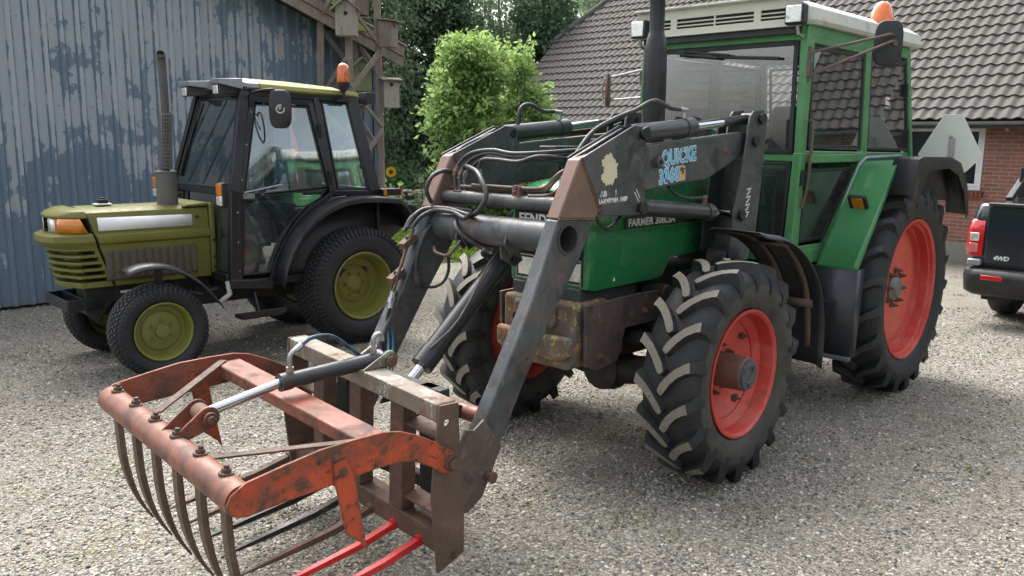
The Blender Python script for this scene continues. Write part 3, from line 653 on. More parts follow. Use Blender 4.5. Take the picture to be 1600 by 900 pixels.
# ------------------------------------------------------------------ blue barn (gable wall of trapezoid sheet)
def barn_mat():
    m, nt, b = newmat('flaking blue sheet paint'); tc = N(nt, 'ShaderNodeTexCoord')
    sx = N(nt, 'ShaderNodeSeparateXYZ'); L(nt, tc.outputs['Object'], sx.inputs[0])
    big = noise(nt, coords(nt, scale=(1.9, 1, 1.25)), 1.0, 4, .6, .6)
    med = noise(nt, coords(nt, scale=(1.4, 1, .9)), 5.5, 8, .72, .3)
    pan = math_(nt, 'COSINE', math_(nt, 'MULTIPLY', sx.outputs[0], 2 * PI / .167))       # +1 in the middle of a pan
    pan2 = math_(nt, 'MULTIPLY', math_(nt, 'ABSOLUTE', pan), .03)
    fr_ = math_(nt, 'FRACT', math_(nt, 'DIVIDE', math_(nt, 'ADD', sx.outputs[0], 1.65 + .167 * 40), .167))
    e1 = ramp(nt, fr_, [(.0, g(.75)), (.06, g(0)), (.54, g(0)), (.60, g(1)), (.69, g(.15)), (.88, g(.15)), (.94, g(1)), (1, g(.9))])
    strip = noise(nt, coords(nt, scale=(6.0, 0, .12)), 1.0, 1, .5)
    hgt = math_(nt, 'MULTIPLY', math_(nt, 'SUBTRACT', sx.outputs[2], 1.9), .075)
    right = math_(nt, 'MULTIPLY', math_(nt, 'MAXIMUM', math_(nt, 'SUBTRACT', sx.outputs[0], 1.9), 0.), -.085)
    f = math_(nt, 'ADD', math_(nt, 'MULTIPLY', big, .85), math_(nt, 'MULTIPLY', med, .55)); f = math_(nt, 'ADD', f, pan2); f = math_(nt, 'ADD', f, hgt); f = math_(nt, 'ADD', f, right)
    f = math_(nt, 'ADD', f, math_(nt, 'MULTIPLY', strip, .22)); f = math_(nt, 'SUBTRACT', f, math_(nt, 'MULTIPLY', e1, .16))
    bare = ramp(nt, f, [(.800, g(0)), (.812, g(1))])
    n1 = noise(nt, coords(nt, scale=(3, 1, .35)), 4, 6, .65)
    blue = mix(nt, n1, (.098, .145, .192), (.158, .215, .272))
    grey = mix(nt, n1, (.27, .30, .33), (.38, .41, .44))
    c = mix(nt, bare, blue, grey)
    dirt = ramp(nt, sx.outputs[2], [(.0, g(1)), (.14, g(0))]); dn = noise(nt, coords(nt), 9, 5, .7)
    c = mix(nt, math_(nt, 'MULTIPLY', dirt, dn), c, (.15, .15, .11))
    L(nt, c, b.inputs['Base Color']); b.inputs['Roughness'].default_value = .5
    L(nt, bump(nt, bare, -.35, .004), b.inputs['Normal']); return m
NA = 44
barn = tag(empty('barn', (-5.44, 8.72, 0), R(NA)), 'blue grey sheet metal barn with badly flaking paint', 'barn')
XR, YB = 4.86, 14.
def zroof(x): return 3.50 + (3.5 - x) * .37 if x > -4 else 3.50 + 7.5 * .37 - (-4 - x) * .37
mb = MB(); xs = []; x = -1.6; P = .167
k = 0
while x < XR - .01:
    # pan 0.10 wide, then a raised rib
    for dx, dy in ((0, 0), (.098, 0), (.112, -.030), (.153, -.030)): xs.append((x + dx - .05 + .0, dy + (-.004 if (k // 6) % 2 else 0)))
    x += P; k += 1
xs = [(a, b) for a, b in xs if a < XR]
vs = []; fs = []
for i, (a, b) in enumerate(xs): vs += [(a, b, .03), (a, b, zroof(a) - .02)]
for i in range(len(xs) - 1): fs.append((2 * i, 2 * i + 1, 2 * i + 3, 2 * i + 2))
mb.add(vs, fs); mb.build('sheet_wall', barn_mat(), barn, angle=15, fixn=False)
mb = MB(); x = -1.65
while x < XR - .15:
    for z in (.35, 1.25, 2.15, 3.05):
        if z < zroof(x) - .2: mb.cyl((x + .05, .0, z), (x + .05, -.006, z), .0065, n=6)
    x += .167 * 2
tag(mb.build('screw_rows', MAT['hub'], barn), kind='stuff')
mb = MB(); mb.box((XR - .02, 0, zroof(XR) / 2), (.09, .07, zroof(XR) - .03)); mb.build('corner_trim', surf('blue corner flashing', (.075, .12, .17), .45, 0, .15, 4), barn)
mb = MB(); mb.box((XR, YB / 2 + .05, 1.45), (.06, YB, 2.9)); mb.box((1.7, YB, 1.6), (6.6, .06, 3.2)); mb.box((-1.62, YB / 2, 2.6), (.06, YB, 5.2)); mb.build('side_wall', surf('blue side sheet', (.075, .12, .17), .5), barn)
mb = MB(); prof = [(XR + .14, zroof(XR + .14)), (-1.9, zroof(-1.9))]
mb.prism(prof + [(a, b + .10) for a, b in reversed(prof)], 'y', -.42, YB + .3); mb.build('roof', surf('barn roof boards and felt', (.09, .085, .08), .85, 0, .2, 5, bmp=.3), barn)
for k, (o1, o2) in enumerate(((.145, .0), (.0, -.135))):
    mb = MB(); q = [(XR + .16, zroof(XR + .16)), (-1.9, zroof(-1.9))]
    mb.prism([(a, b + o1 - .005) for a, b in q] + [(a, b + o2) for a, b in reversed(q)], 'y', -.445 - .02 * (k == 0), -.424)
    mb.build('verge_board', MAT['wood_old'], barn, bevel=.004)
mb = MB(); mb.prism([(XR + .19, zroof(XR + .19) + .165), (-1.9, zroof(-1.9) + .165), (-1.9, zroof(-1.9) + .145), (XR + .19, zroof(XR + .19) + .145)], 'y', -.50, -.30); mb.build('verge_cap', MAT['steel'], barn)
mb = MB(); mb.box((XR + .09, YB / 2, zroof(XR + .14) - .06), (.12, YB, .02)); mb.build('soffit_board', MAT['wood_old'], barn)

# ------------------------------------------------------------------ timber lattice tower with nesting boxes
tw = tag(empty('timber_tower', (-2.13, 11.15, 0), R(3)), 'weathered timber lattice tower standing at the barn corner', 'tower')
LEG = [(.40, .0), (-.43, .0), (.06, -.44), (.02, .44)]     # right, left, front, back (bottom positions)
def legp(i, z): s = 1 - .035 * z * (1.6 if i == 1 else .6); return Vector((LEG[i][0] * s, LEG[i][1] * s, z))
for i in range(4):
    mb = MB(); a, b = legp(i, -.05), legp(i, 5.6); w = .085 if i != 3 else .10
    mb.bar(a, b, w, w * .8, up=(0, 1, 0)); mb.build('leg', MAT['wood_old'], tw, bevel=.006)
sides = [(1, 2), (2, 0), (0, 3), (3, 1)]
for si, (i, j) in enumerate(sides):
    z = .3
    while z < 5.2:
        a, b = legp(i, z + .15 * si), legp(j, z + .50 + .15 * si)
        off = (a + b) / 2; off.z = 0; off = off.normalized() * .05
        mb = MB(); mb.bar(a + off, b + off, .025, .07, up=(0, 0, 1)); mb.build('brace', MAT['wood_old'], tw, bevel=.003)
        if si in (1, 3) or int(z * 3) % 2:
            a, b = legp(j, z + .55 + .15 * si), legp(i, z + .98 + .15 * si)
            mb = MB(); mb.bar(a + off, b + off, .022, .05); mb.build('brace', MAT['wood_old'], tw, bevel=.003)
        z += 1.0
def nestbox(i, z, w, d, h, face, style, label, mat=None, out=.16, side=0.):
    """on tower leg i; style gable / pent"""
    p = tw.matrix_basis @ (legp(i, z)); a = R(face); dr = Vector((math.cos(a), math.sin(a), 0))
    p = p + dr * out + Vector((-math.sin(a), math.cos(a), 0)) * side
    t = tag(empty('nesting_box', (p.x, p.y, p.z), a - PI / 2), label, 'nesting box', 'nesting boxes on the timber tower')   # local +y = facing direction
    mb = MB()
    if style == 'gable': mb.prism([(-w / 2, 0), (w / 2, 0), (w / 2, h), (0, h + w * .42), (-w / 2, h)], 'y', -d / 2, d / 2)
    else: mb.prism([(-d / 2, 0), (d / 2, 0), (d / 2, h * .93), (-d / 2, h)], 'x', -w / 2, w / 2)
    bx = mb.build('box', mat or MAT['wood_box'], t, bevel=.003)
    mb = MB(); c_ = Vector((0, d / 2 - .03, h * .80)); mb.cyl(c_, c_ + V(0, .06, 0), .024, n=16)
    cut(bx, mb)
    mb = MB(); mb.cyl(V(0, d / 2 - .028, h * .80), V(0, d / 2 - .024, h * .80), .023, n=16); mb.build('entrance_hole', MAT['seal'], t)
    if style == 'gable':
        for s in (1, -1):
            mb = MB(); A = Vector((0, 0, h + w * .42 + .012)); B = Vector((s * (w / 2 + .05), 0, h - .03)); mb.bar(A, B, d + .12, .016, up=(0, 0, 1)); mb.build('roof_board', MAT['wood_green'] if s > 0 else MAT['wood_old'], t, bevel=.003)
    else:
        mb = MB(); mb.bar(V(0, -d / 2 - .03, h + .02), V(0, d / 2 + .07, h * .92 + .012), w + .07, .018, up=(0, 0, 1)); mb.build('roof_board', MAT['wood_old'], t, bevel=.003)
    return t
nestbox(2, 3.06, .25, .20, .32, -86, 'gable', 'gabled nesting box with a round hole, topmost on the front leg', out=.15)
nestbox(0, 2.99, .19, .18, .33, -20, 'pent', 'nesting box with pale boards on the right leg, above another', MAT['wood_old'], out=.14, side=.02)
nestbox(0, 2.23, .20, .16, .36, -70, 'pent', 'plain grey nesting box low on the right leg of the tower', out=.12, side=.12)
nestbox(3, 2.45, .28, .22, .30, -60, 'gable', 'mossy roofed nesting box inside the tower behind the beacon', MAT['wood_green'], out=.14)
nestbox(3, 3.22, .16, .16, .16, -60, 'pent', 'small yellow green nesting box behind the topmost gabled one', surf('yellow green paint', (.30, .33, .10), .7), out=.16)
nestbox(3, 3.42, .24, .2, .32, -75, 'pent', 'tall grey nesting box cut by the top edge of the photo', MAT['wood_old'], out=.12, side=.06)

# ------------------------------------------------------------------ brick house with tiled half-hipped roof
def brick_mat():
    m, nt, b = newmat('red brick wall'); tc = N(nt, 'ShaderNodeTexCoord'); sx = N(nt, 'ShaderNodeSeparateXYZ'); L(nt, tc.outputs['Object'], sx.inputs[0])
    cb = N(nt, 'ShaderNodeCombineXYZ'); L(nt, math_(nt, 'ADD', sx.outputs[0], sx.outputs[1]), cb.inputs[0]); L(nt, sx.outputs[2], cb.inputs[1])
    br = N(nt, 'ShaderNodeTexBrick'); br.offset = .42; br.offset_frequency = 2; br.squash = 1; L(nt, cb.outputs[0], br.inputs['Vector'])
    br.inputs['Scale'].default_value = 1; br.inputs['Brick Width'].default_value = .215; br.inputs['Row Height'].default_value = .0595
    br.inputs['Mortar Size'].default_value = .0055; br.inputs['Mortar Smooth'].default_value = .15; br.inputs['Bias'].default_value = 0
    br.inputs['Color1'].default_value = (.40, .125, .082, 1); br.inputs['Color2'].default_value = (.20, .095, .07, 1); br.inputs['Mortar'].default_value = (.42, .35, .29, 1)
    n1 = noise(nt, coords(nt), 22, 5, .7); c = mix(nt, math_(nt, 'MULTIPLY', n1, .45), br.outputs['Color'], (.16, .09, .07))
    n2 = noise(nt, coords(nt), 1.3, 4, .6); c = mix(nt, ramp(nt, n2, [(.45, g(0)), (.8, g(.25))]), c, (.34, .26, .20))
    L(nt, c, b.inputs['Base Color']); b.inputs['Roughness'].default_value = .85
    h = math_(nt, 'SUBTRACT', math_(nt, 'MULTIPLY', n1, .25), br.outputs['Fac']); L(nt, bump(nt, h, .8, .006), b.inputs['Normal']); return m
MAT['brick'] = brick_mat()
house = tag(empty('brick_house', (7.03, 13.22, 0), R(134)), 'red brick house with a grey pantiled half-hipped roof and white window', 'house')
HX0, HX1 = -5.5, 10.15; ZW = 2.18
WX0, WX1, WZ0, WZ1 = -.27, .98, 1.13, 2.13
mb = MB()
mb.box(((HX0 + WX0) / 2, -.15, (ZW + .3) / 2), (WX0 - HX0, .30, ZW - .3)); mb.box(((HX1 + WX1) / 2, -.15, (ZW + .3) / 2), (HX1 - WX1, .30, ZW - .3))
mb.box(((WX0 + WX1) / 2, -.15, (.3 + WZ0 - .075) / 2), (WX1 - WX0, .30, WZ0 - .075 - .3)); mb.box(((WX0 + WX1) / 2, -.15, (WZ1 + ZW) / 2), (WX1 - WX0, .30, ZW - WZ1))
mb.build('brick_wall', MAT['brick'], house)
mb = MB(); mb.prism([(-.02, .3), (-8, .3), (-8, 2.2), (-6.2, 4.15), (-1.9, 4.15), (-.02, 2.2)], 'x', HX1 - .3, HX1 + .01); mb.build('gable_wall', MAT['brick'], house)
mb = MB(); mb.prism([(-.02, .3), (-7.7, .3), (-7.7, 2.2), (-3.9, 6.3), (-.02, 2.3)], 'x', HX0, HX0 + .2); mb.box((2.4, -7.6, 1.2), (15.2, .2, 1.9)); mb.build('rear_wall', MAT['brick'], house)
mb = MB(); mb.box(((HX0 + HX1) / 2, -.145, .145), (HX1 - HX0 + .04, .35, .33)); mb.build('plinth', surf('mossy cement plinth', (.27, .265, .23), .85, 0, .15, 3, [((.16, .17, .10), 4, .5, .7, .9, 0), ((.13, .12, .11), 7, .6, .8, .9, 0)], .3, 40), house)
mb = MB(); k = WX0 - .05; i = 0
while k < WX1 + .02:
    mb.box((k + .024, -.02 + .018, WZ0 - .045), (.048, .16, .085), Matrix.Rotation(R(-8), 3, 'X')); k += .0575
mb.build('window_sill', surf('sill bricks', (.25, .085, .06), .85, 0, .3, 9), house, bevel=.003)
wf = MB(); W_ = WX1 - WX0
def frame(mb, x0, x1, z0, z1, y, w, d):
    mb.box(((x0 + x1) / 2, y, z0 + w / 2), (x1 - x0, d, w)); mb.box(((x0 + x1) / 2, y, z1 - w / 2), (x1 - x0, d, w))
    mb.box((x0 + w / 2, y, (z0 + z1) / 2), (w, d * .97, z1 - z0 - 2 * w)); mb.box((x1 - w / 2, y, (z0 + z1) / 2), (w, d * .97, z1 - z0 - 2 * w))
frame(wf, WX0, WX1, WZ0, WZ1, -.03, .05, .09)
pvc = surf('white window frame', (.74, .75, .75), .35, 0, .04, 4)
win = wf.build('window', pvc, house, bevel=.004)
mb = MB(); frame(mb, WX0 + .055, WX1 - .055, WZ0 + .055, WZ1 - .055, -.04, .045, .06); mb.build('sash', pvc, win, bevel=.004)
mb = MB(); mb.box(((WX0 + WX1) / 2, -.045, (WZ0 + WZ1) / 2), (W_ - .2, .012, WZ1 - WZ0 - .2)); mb.build('pane', MAT['winglass'], win)
mb = MB(); mb.lathe([(0, 0), (.02, .01), (.035, .05), (.02, .12), (.0, .13)], (WX0 + .16, .0, WZ0 + .10), 'z', 12); mb.build('window_ornament', surf('white ornament', (.7, .7, .7), .5), win) if False else None
# roof tiles
GA, TW_ = .238, .173; SL = PI / 4; nrow = 25
cs, sn = math.cos(SL), math.sin(SL); EY, EZ = .45, 2.19
def xlim(z): return 10.35 if z < 4.18 else 10.35 - .77 * (z - 4.18)
mb = MB(); spt = 8
prof = [0, .35, .78, 1.0, .86, .50, .18, .03]
def tile_side(sign_y, y_off, flip=False):
    pass
for rrow in range(nrow):
    s0 = rrow * GA; s1 = s0 + GA * 1.06; zc = EZ + s0 * sn
    xm = xlim(zc + GA * sn * .5)
    n = int((xm - HX0 + .4) / TW_ * spt); lo = []; up = []; lip = []
    jit = .004 * math.sin(rrow * 12.9)
    for i in range(n + 1):
        x = HX0 - .4 + i * TW_ / spt; h = .033 * prof[i % spt]
        tj = .008 * math.sin((i // spt) * 7.7 + rrow * 3.1) * math.sin((i // spt) * 1.3 + rrow)
        x += jit
        def P3(s, hh): return (x, EY - s * cs + hh * sn, EZ + s * sn + hh * cs)
        lip.append(P3(s0 + .004 + tj, h * .9 + .002)); lo.append(P3(s0 + tj, h + .030)); up.append(P3(s1, h + .002))
    mb.sheet([lip, lo, up])
def tile_mat():
    m, nt, b = newmat('grey concrete pantiles'); vec = coords(nt)
    n1 = noise(nt, vec, 1.2, 4, .6); n2 = noise(nt, vec, 24, 6, .7)
    c = mix(nt, n1, (.078, .071, .063), (.115, .106, .095)); c = mix(nt, ramp(nt, n2, [(.5, g(0)), (.78, g(.7))]), c, (.17, .16, .145))
    c = mix(nt, ramp(nt, noise(nt, vec, 9, 6, .7), [(.55, g(0)), (.75, g(.5))]), c, (.048, .043, .037))
    tc = N(nt, 'ShaderNodeTexCoord'); mp = N(nt, 'ShaderNodeMapping'); mp.inputs['Scale'].default_value = (1 / TW_, 1 / (GA * cs), 0); L(nt, tc.outputs['Object'], mp.inputs[0])
    fl = N(nt, 'ShaderNodeVectorMath', operation='FLOOR'); L(nt, mp.outputs[0], fl.inputs[0]); wn_ = N(nt, 'ShaderNodeTexWhiteNoise'); L(nt, fl.outputs[0], wn_.inputs['Vector'])
    c = mix(nt, math_(nt, 'MULTIPLY', wn_.outputs['Value'], .42), c, (.10, .095, .085))
    c = mix(nt, math_(nt, 'MULTIPLY', ramp(nt, noise(nt, vec, .9, 6, .7), [(.52, g(0)), (.68, g(1))]), ramp(nt, noise(nt, vec, 14, 6, .75), [(.5, g(0)), (.62, g(1))])), c, (.085, .085, .045))
    L(nt, c, b.inputs['Base Color']); b.inputs['Roughness'].default_value = .85; L(nt, bump(nt, n2, .5, .006), b.inputs['Normal']); return m
MAT['tile'] = tile_mat()
roof = mb.build('roof', MAT['tile'], house, angle=50, fixn=False)
RZ = EZ + nrow * GA * sn; RY = EY - nrow * GA * cs
mb = MB(); zz = 4.18; yy = EY - (zz - EZ)
mb.prism([(EY - .05, EZ - .06), (RY, RZ - .06), (2 * RY - EY, EZ - .06), (2 * RY - EY, EZ - .12), (RY, RZ - .12), (EY - .05, EZ - .12)], 'x', HX0 - .4, 8.3)
mb.add([(8.3, EY - .05, EZ - .06), (10.3, EY - .05, EZ - .06), (10.3, yy, zz - .06), (8.3, RY, RZ - .06)], [(0, 1, 2, 3)])
mb.add([(8.3, 2 * RY - EY, EZ - .06), (10.3, 2 * RY - EY, EZ - .06), (10.3, 2 * RY - yy, zz - .06), (8.3, RY, RZ - .06)], [(0, 1, 2, 3)])
mb.add([(10.35, yy, zz - .03), (10.35, 2 * RY - yy, zz - .03), (8.42, RY, RZ + .0)], [(0, 1, 2)])
mb.build('roof_deck', surf('roof underside', (.10, .09, .08), .9), roof, fixn=False)
mb = MB(); pts = [Vector((10.38, yy + .02, zz + .02)).lerp(Vector((8.45, RY, RZ + .05)), k / 9) for k in range(10)]
for a, b in zip(pts, pts[1:]): mb.tube([a, b + (b - a) * .08 + V(0, 0, .012)], [.085, .070], 10)
for k in range(34): x = 8.4 - k * .40; mb.tube([(x, RY, RZ + .05), (x - .43, RY, RZ + .06)], [.085, .07], 10)
mb.build('ridge_tile', MAT['tile'], roof)
mb = MB(); mb.prism([(EY + .02, EZ - .03), (yy, zz - .03), (yy, zz - .17), (EY + .02, EZ - .17)], 'x', 10.30, 10.335); mb.build('verge_board', MAT['wood_old'], house)
zc_ = surf('zinc gutter', (.20, .235, .225), .45, .4, .15, 6)
mb = MB(); prof_g = [(.065 * math.cos(t), .065 * math.sin(t)) for t in [PI + PI * k / 10 for k in range(11)]]
gp = [(EY + .05 + a, 2.17 + b * .9) for a, b in prof_g]; gi = [(EY + .05 + a * .9, 2.17 + b * .8) for a, b in prof_g]
mb.prism(gp + list(reversed(gi)), 'x', HX0 - .4, 10.35); mb.build('gutter', zc_, house, angle=50)
mb = MB(); mb.box(((HX0 + HX1) / 2, .22, 2.115), (HX1 - HX0 + .3, .44, .02)); mb.box(((HX0 + HX1) / 2, .43, 2.12), (HX1 - HX0 + .3, .02, .10)); mb.build('soffit', surf('dark soffit board', (.09, .085, .075), .8), house)
mb = MB(); mb.cyl((-.58, .02, 2.09), (-.58, .10, 2.06), .022, n=12); mb.box((-.58, .06, 2.065), (.05, .05, .05)); mb.build('wall_lamp', surf('white plastic', (.7, .7, .7), .4), house, bevel=.008)

# ------------------------------------------------------------------ dark pickup
pk = tag(empty('pickup_truck', (4.68, 8.62, 0), R(44)), 'dark pickup truck parked by the house, cut by the right edge', 'pickup truck')
PW = 1.78
def rr(y): return y
mb = MB()
# rear quarter and bed: section outline in plan with rounded corners
def plan(x0, x1, w0, r=.10, inset=0):
    pts = []
    for (cx, cy, a0) in ((x0 + r, -r - inset, PI), (x0 + r, -w0 + r + inset, PI)):
        pass
    pts = [(x1, -inset)] + [(x0 + r + r * math.cos(t), -inset - r + r * math.sin(t)) for t in [PI / 2 + PI / 2 * k / 5 for k in range(6)]] + [(x0 + r + r * math.cos(t), -w0 + inset + r + r * math.sin(t)) for t in [PI + PI / 2 * k / 5 for k in range(6)]] + [(x1, -w0 + inset)]
    return pts
secs = []
for z, ins, x0 in ((.50, .03, .10), (.62, .01, .08), (.95, .0, .065), (1.10, .03, .07), (1.175, .06, .10)):
    secs.append([(a, b, z) for a, b in plan(x0, 2.2, PW, .10, ins)])
mb.loft(secs, True, True)
mb.prism([(2.15, .5), (4.9, .5), (5.0, .75), (4.9, 1.0), (3.95, 1.08), (3.3, 1.68), (2.6, 1.70), (2.15, 1.15)], 'y', -.06, -PW + .06)
mb.build('body', MAT['pickup'], pk, bevel=.02, angle=50)
mb = MB(); mb.box((.075, -PW / 2, .865), (.05, PW - .34, .60)); tg = mb.build('tailgate', MAT['pickup'], pk, bevel=.018, seg=3)
mb = MB(); mb.box((.05, -PW / 2, 1.175), (.09, PW - .36, .035)); mb.build('top_edge', MAT['black_plastic'], tg, bevel=.01)
mb = MB(); mb.box((.04, -.86, .83), (.02, .42, .09)); mb.build('handle', surf('chrome handle', (.5, .5, .5), .2, .9), tg, bevel=.02)
text('4WD', .062, MAT['letter'], tg, (.0475, -.262, .612), (0, -1, 0), (0, 0, 1), 'badge', .002, .25, .002, 1, 1.0)
mb = MB()
secs = [[(a, b, z) for a, b in plan(x0, .35, PW + .02, .13, i)] for z, i, x0 in ((.24, .05, .03), (.28, .0, -.02), (.44, -.01, -.05), (.50, .0, -.03), (.52, .03, .02))]
mb.loft(secs, True, True); bp = mb.build('rear_bumper', MAT['black_plastic'], pk, angle=50)
mb = MB(); mb.box((-.045, -.29, .435), (.015, .20, .05)); mb.build('reflector', MAT['redlens'], bp, bevel=.006)
mb = MB(); mb.box((.055, -.095, .575), (.10, .125, .07)); mb.build('corner_trim', surf('silver trim', (.33, .34, .36), .35, .4), pk, bevel=.015)
lt = MB(); secs = []
for z, ins, x0, x1 in ((.64, .0, .045, .20), (.70, -.012, .04, .21), (.90, -.008, .05, .24), (1.00, .012, .065, .22), (1.02, .03, .09, .20)):
    r_c = .06; q = [(x1, -ins)] + [(x0 + r_c + r_c * math.cos(t), -ins - r_c + r_c * math.sin(t)) for t in [PI / 2 + PI / 2 * k / 5 for k in range(6)]] + [(x0, -.155), (x0 + .05, -.155), (x1, -.06)]
    secs.append([(a, b, z) for a, b in q])
lt.loft(secs, True, True); tl = lt.build('tail_light', MAT['redlens'], pk, angle=60)
mb = MB(); mb.box((.037, -.075, .835), (.012, .085, .085)); mb.build('reversing_lens', MAT['lampglass'], tl, bevel=.012)
mb = MB(); mb.box((.036, -.072, .725), (.012, .085, .095)); mb.build('brake_lens', surf('pink lamp lens', (.6, .18, .18), .2, coat=1), tl, bevel=.01)
mb = MB(); mb.bar((.95, -.10, 1.17), (1.9, -.10, 1.66), .07, .07); mb.bar((.95, -PW + .10, 1.17), (1.9, -PW + .10, 1.66), .07, .07); mb.bar((1.9, -.10, 1.66), (1.9, -PW + .10, 1.66), .07, .07); mb.box((1.7, -.1, 1.35), (.9, .02, .34))
mb.build('roll_bar', MAT['black_plastic'], pk, bevel=.02)
mb = MB(); mb.box((.46, -.22, .24), (.012, .30, .22)); mb.build('mud_flap', MAT['seal'], pk)
mb = MB(); mb.prism([(2.25, 1.12), (2.5, 1.62), (3.25, 1.60), (3.8, 1.12)], 'y', -.055, -.052); mb.prism([(2.25, 1.12), (2.5, 1.62), (3.25, 1.60), (3.8, 1.12)], 'y', -PW + .055, -PW + .052); mb.build('side_window', MAT['winglass'], pk)
mb = MB(); mb.tube([(.12, -.62, .28), (.3, -.62, .26), (.5, -.6, .3)], .03, 10); mb.build('exhaust', MAT['steel'], pk)
for i, (x, y) in enumerate(((.90, -.20), (.90, -PW + .20), (4.1, -.14), (4.1, -PW + .14))):
    mb = MB(); mb.lathe([(.20, -.11), (.30, -.13), (.345, -.10), (.36, -.05), (.36, .05), (.345, .10), (.30, .13), (.20, .11)], (0, 0, 0), 'y', 40); w = mb.build('wheel', MAT['rubber'], pk); w.location = (x, y, .36)
    mb = MB(); mb.lathe([(0, .05), (.06, .07), (.15, .05), (.19, .10), (.215, .115), (.215, -.11), (.0, -.11)], (0, 0, 0), 'y', 32); mb.build('rim', surf('alloy rim', (.3, .31, .32), .3, .8), w)
for o in list(COL.objects):
    if o.parent == pk and not o.name.startswith('wheel'): o.location.z += .07
# ------------------------------------------------------------------ tyres and wheels
def ag_tyre(Rt, W, rim_r, nl, parent, mats, lug_h=.036, dphi=.23, mirror=1):
    """farm tyre, axis y, centred at the origin; outside is +y"""
    Rc = Rt - lug_h; hw = W / 2
    def sec(t):      # t in 0..1 from inner bead over the crown to outer bead
        pass
    prof = [(rim_r + .000, -hw * .72), (rim_r + .015, -hw * .86), (rim_r + (Rc - rim_r) * .35, -hw * 1.02), (rim_r + (Rc - rim_r) * .62, -hw * 1.03), (Rc - .055, -hw * .96), (Rc - .022, -hw * .82), (Rc - .006, -hw * .5), (Rc, 0)]
    prof = prof + [(r, -t) for r, t in reversed(prof[:-1])]
    mb = MB(); mb.lathe([prof[i] for i in range(4)][::1] + [], (0, 0, 0), 'y', 72, 1)
    mb.lathe(prof[3:-3], (0, 0, 0), 'y', 72, 0); mb.lathe(prof[-4:], (0, 0, 0), 'y', 72, 1)
    mb.lathe([(rim_r, -hw * .72), (rim_r - .01, 0), (rim_r, hw * .72)], (0, 0, 0), 'y', 48, 0)
    def rad(y):
        a = abs(y) / hw
        pts = [(0, Rc), (.5, Rc - .006), (.82, Rc - .022), (.96, Rc - .055), (1.03, rim_r + (Rc - rim_r) * .62)]
        for (p, q), (s, t) in zip(pts, pts[1:]):
            if a <= s: return q + (t - q) * (a - p) / (s - p)
        return pts[-1][1]
    for side in (1, -1):
        for k in range(nl):
            ph0 = 2 * PI * (k + (.5 if side < 0 else 0)) / nl
            secs = []
            st = [(-.045, -.085, .006, .036, 0.55), (-.025, -.05, .020, .040, .93), (.02, .0, .030, .044, .99), (.10, .16, .036, .048, 1.0), (.28, .44, .036, .050, 1.0), (.52, .72, .037, .052, 1.0), (.78, .92, .040, .056, 1.02), (.93, 1.0, .043, .060, 1.0), (1.0, 1.05, .048, .066, .80), (1.025, 1.10, .052, .072, .10)]
            for (yy, ph, wt, wb, hh) in st:
                y = side * yy * hw; phi = ph0 + dphi * ph
                if yy < .97: rb = rad(y) - .004; rt = Rt - (.010 * (yy ** 3)) - lug_h * (1 - hh) * 1.0
                elif yy < 1.01: rb = Rc - .075; rt = Rc - .012
                else: rb = Rc - .12; rt = Rc - .085
                yb = y * (1.0 if yy < .97 else 1.0); yt = y if yy < .97 else side * hw * (yy + .015)
                # widths run across the bar, mostly circumferential
                kk = .40 + .22 * min(1, abs(yy)); da_t = wt * kk / Rt; da_b = wb * (kk + .06) / Rt
                dy = side * (.95 - .75 * min(1, abs(yy)))
                def pt(r, y_, a): return (r * math.cos(a), y_, r * math.sin(a))
                secs.append([pt(rb, yb + dy * wb * .5, phi - da_b), pt(rt, yt + dy * wt * .5, phi - da_t), pt(rt, yt - dy * wt * .5, phi + da_t), pt(rb, yb - dy * wb * .5, phi + da_b)])
            n0 = len(mb.v); mb.loft(secs, True, True, 0)
            # top faces get the worn material
            cnt = (len(secs) - 1) * 4; base = len(mb.m) - cnt - 2
            for q in range(len(secs) - 1):
                if 0 < q < 7: mb.m[base + q * 4 + 1] = 2
    o = mb.build('tyre', mats, parent, angle=38)
    return o

def wheel_rim(prof, parent, name, mat, n=64): 
    mb = MB(); mb.lathe(prof, (0, 0, 0), 'y', n); return mb.build(name, mat, parent, angle=30)

def wheel_pair(parent, x, y, z, builder, steer=0):
    w = builder(); w.parent = parent; w.location = (x, y, z); w.rotation_euler = (0, 0, steer)
    w2 = copy_tree(w, parent); w2.location = (x, -y, z); w2.rotation_euler = (0, 0, PI + steer)
    return w, w2

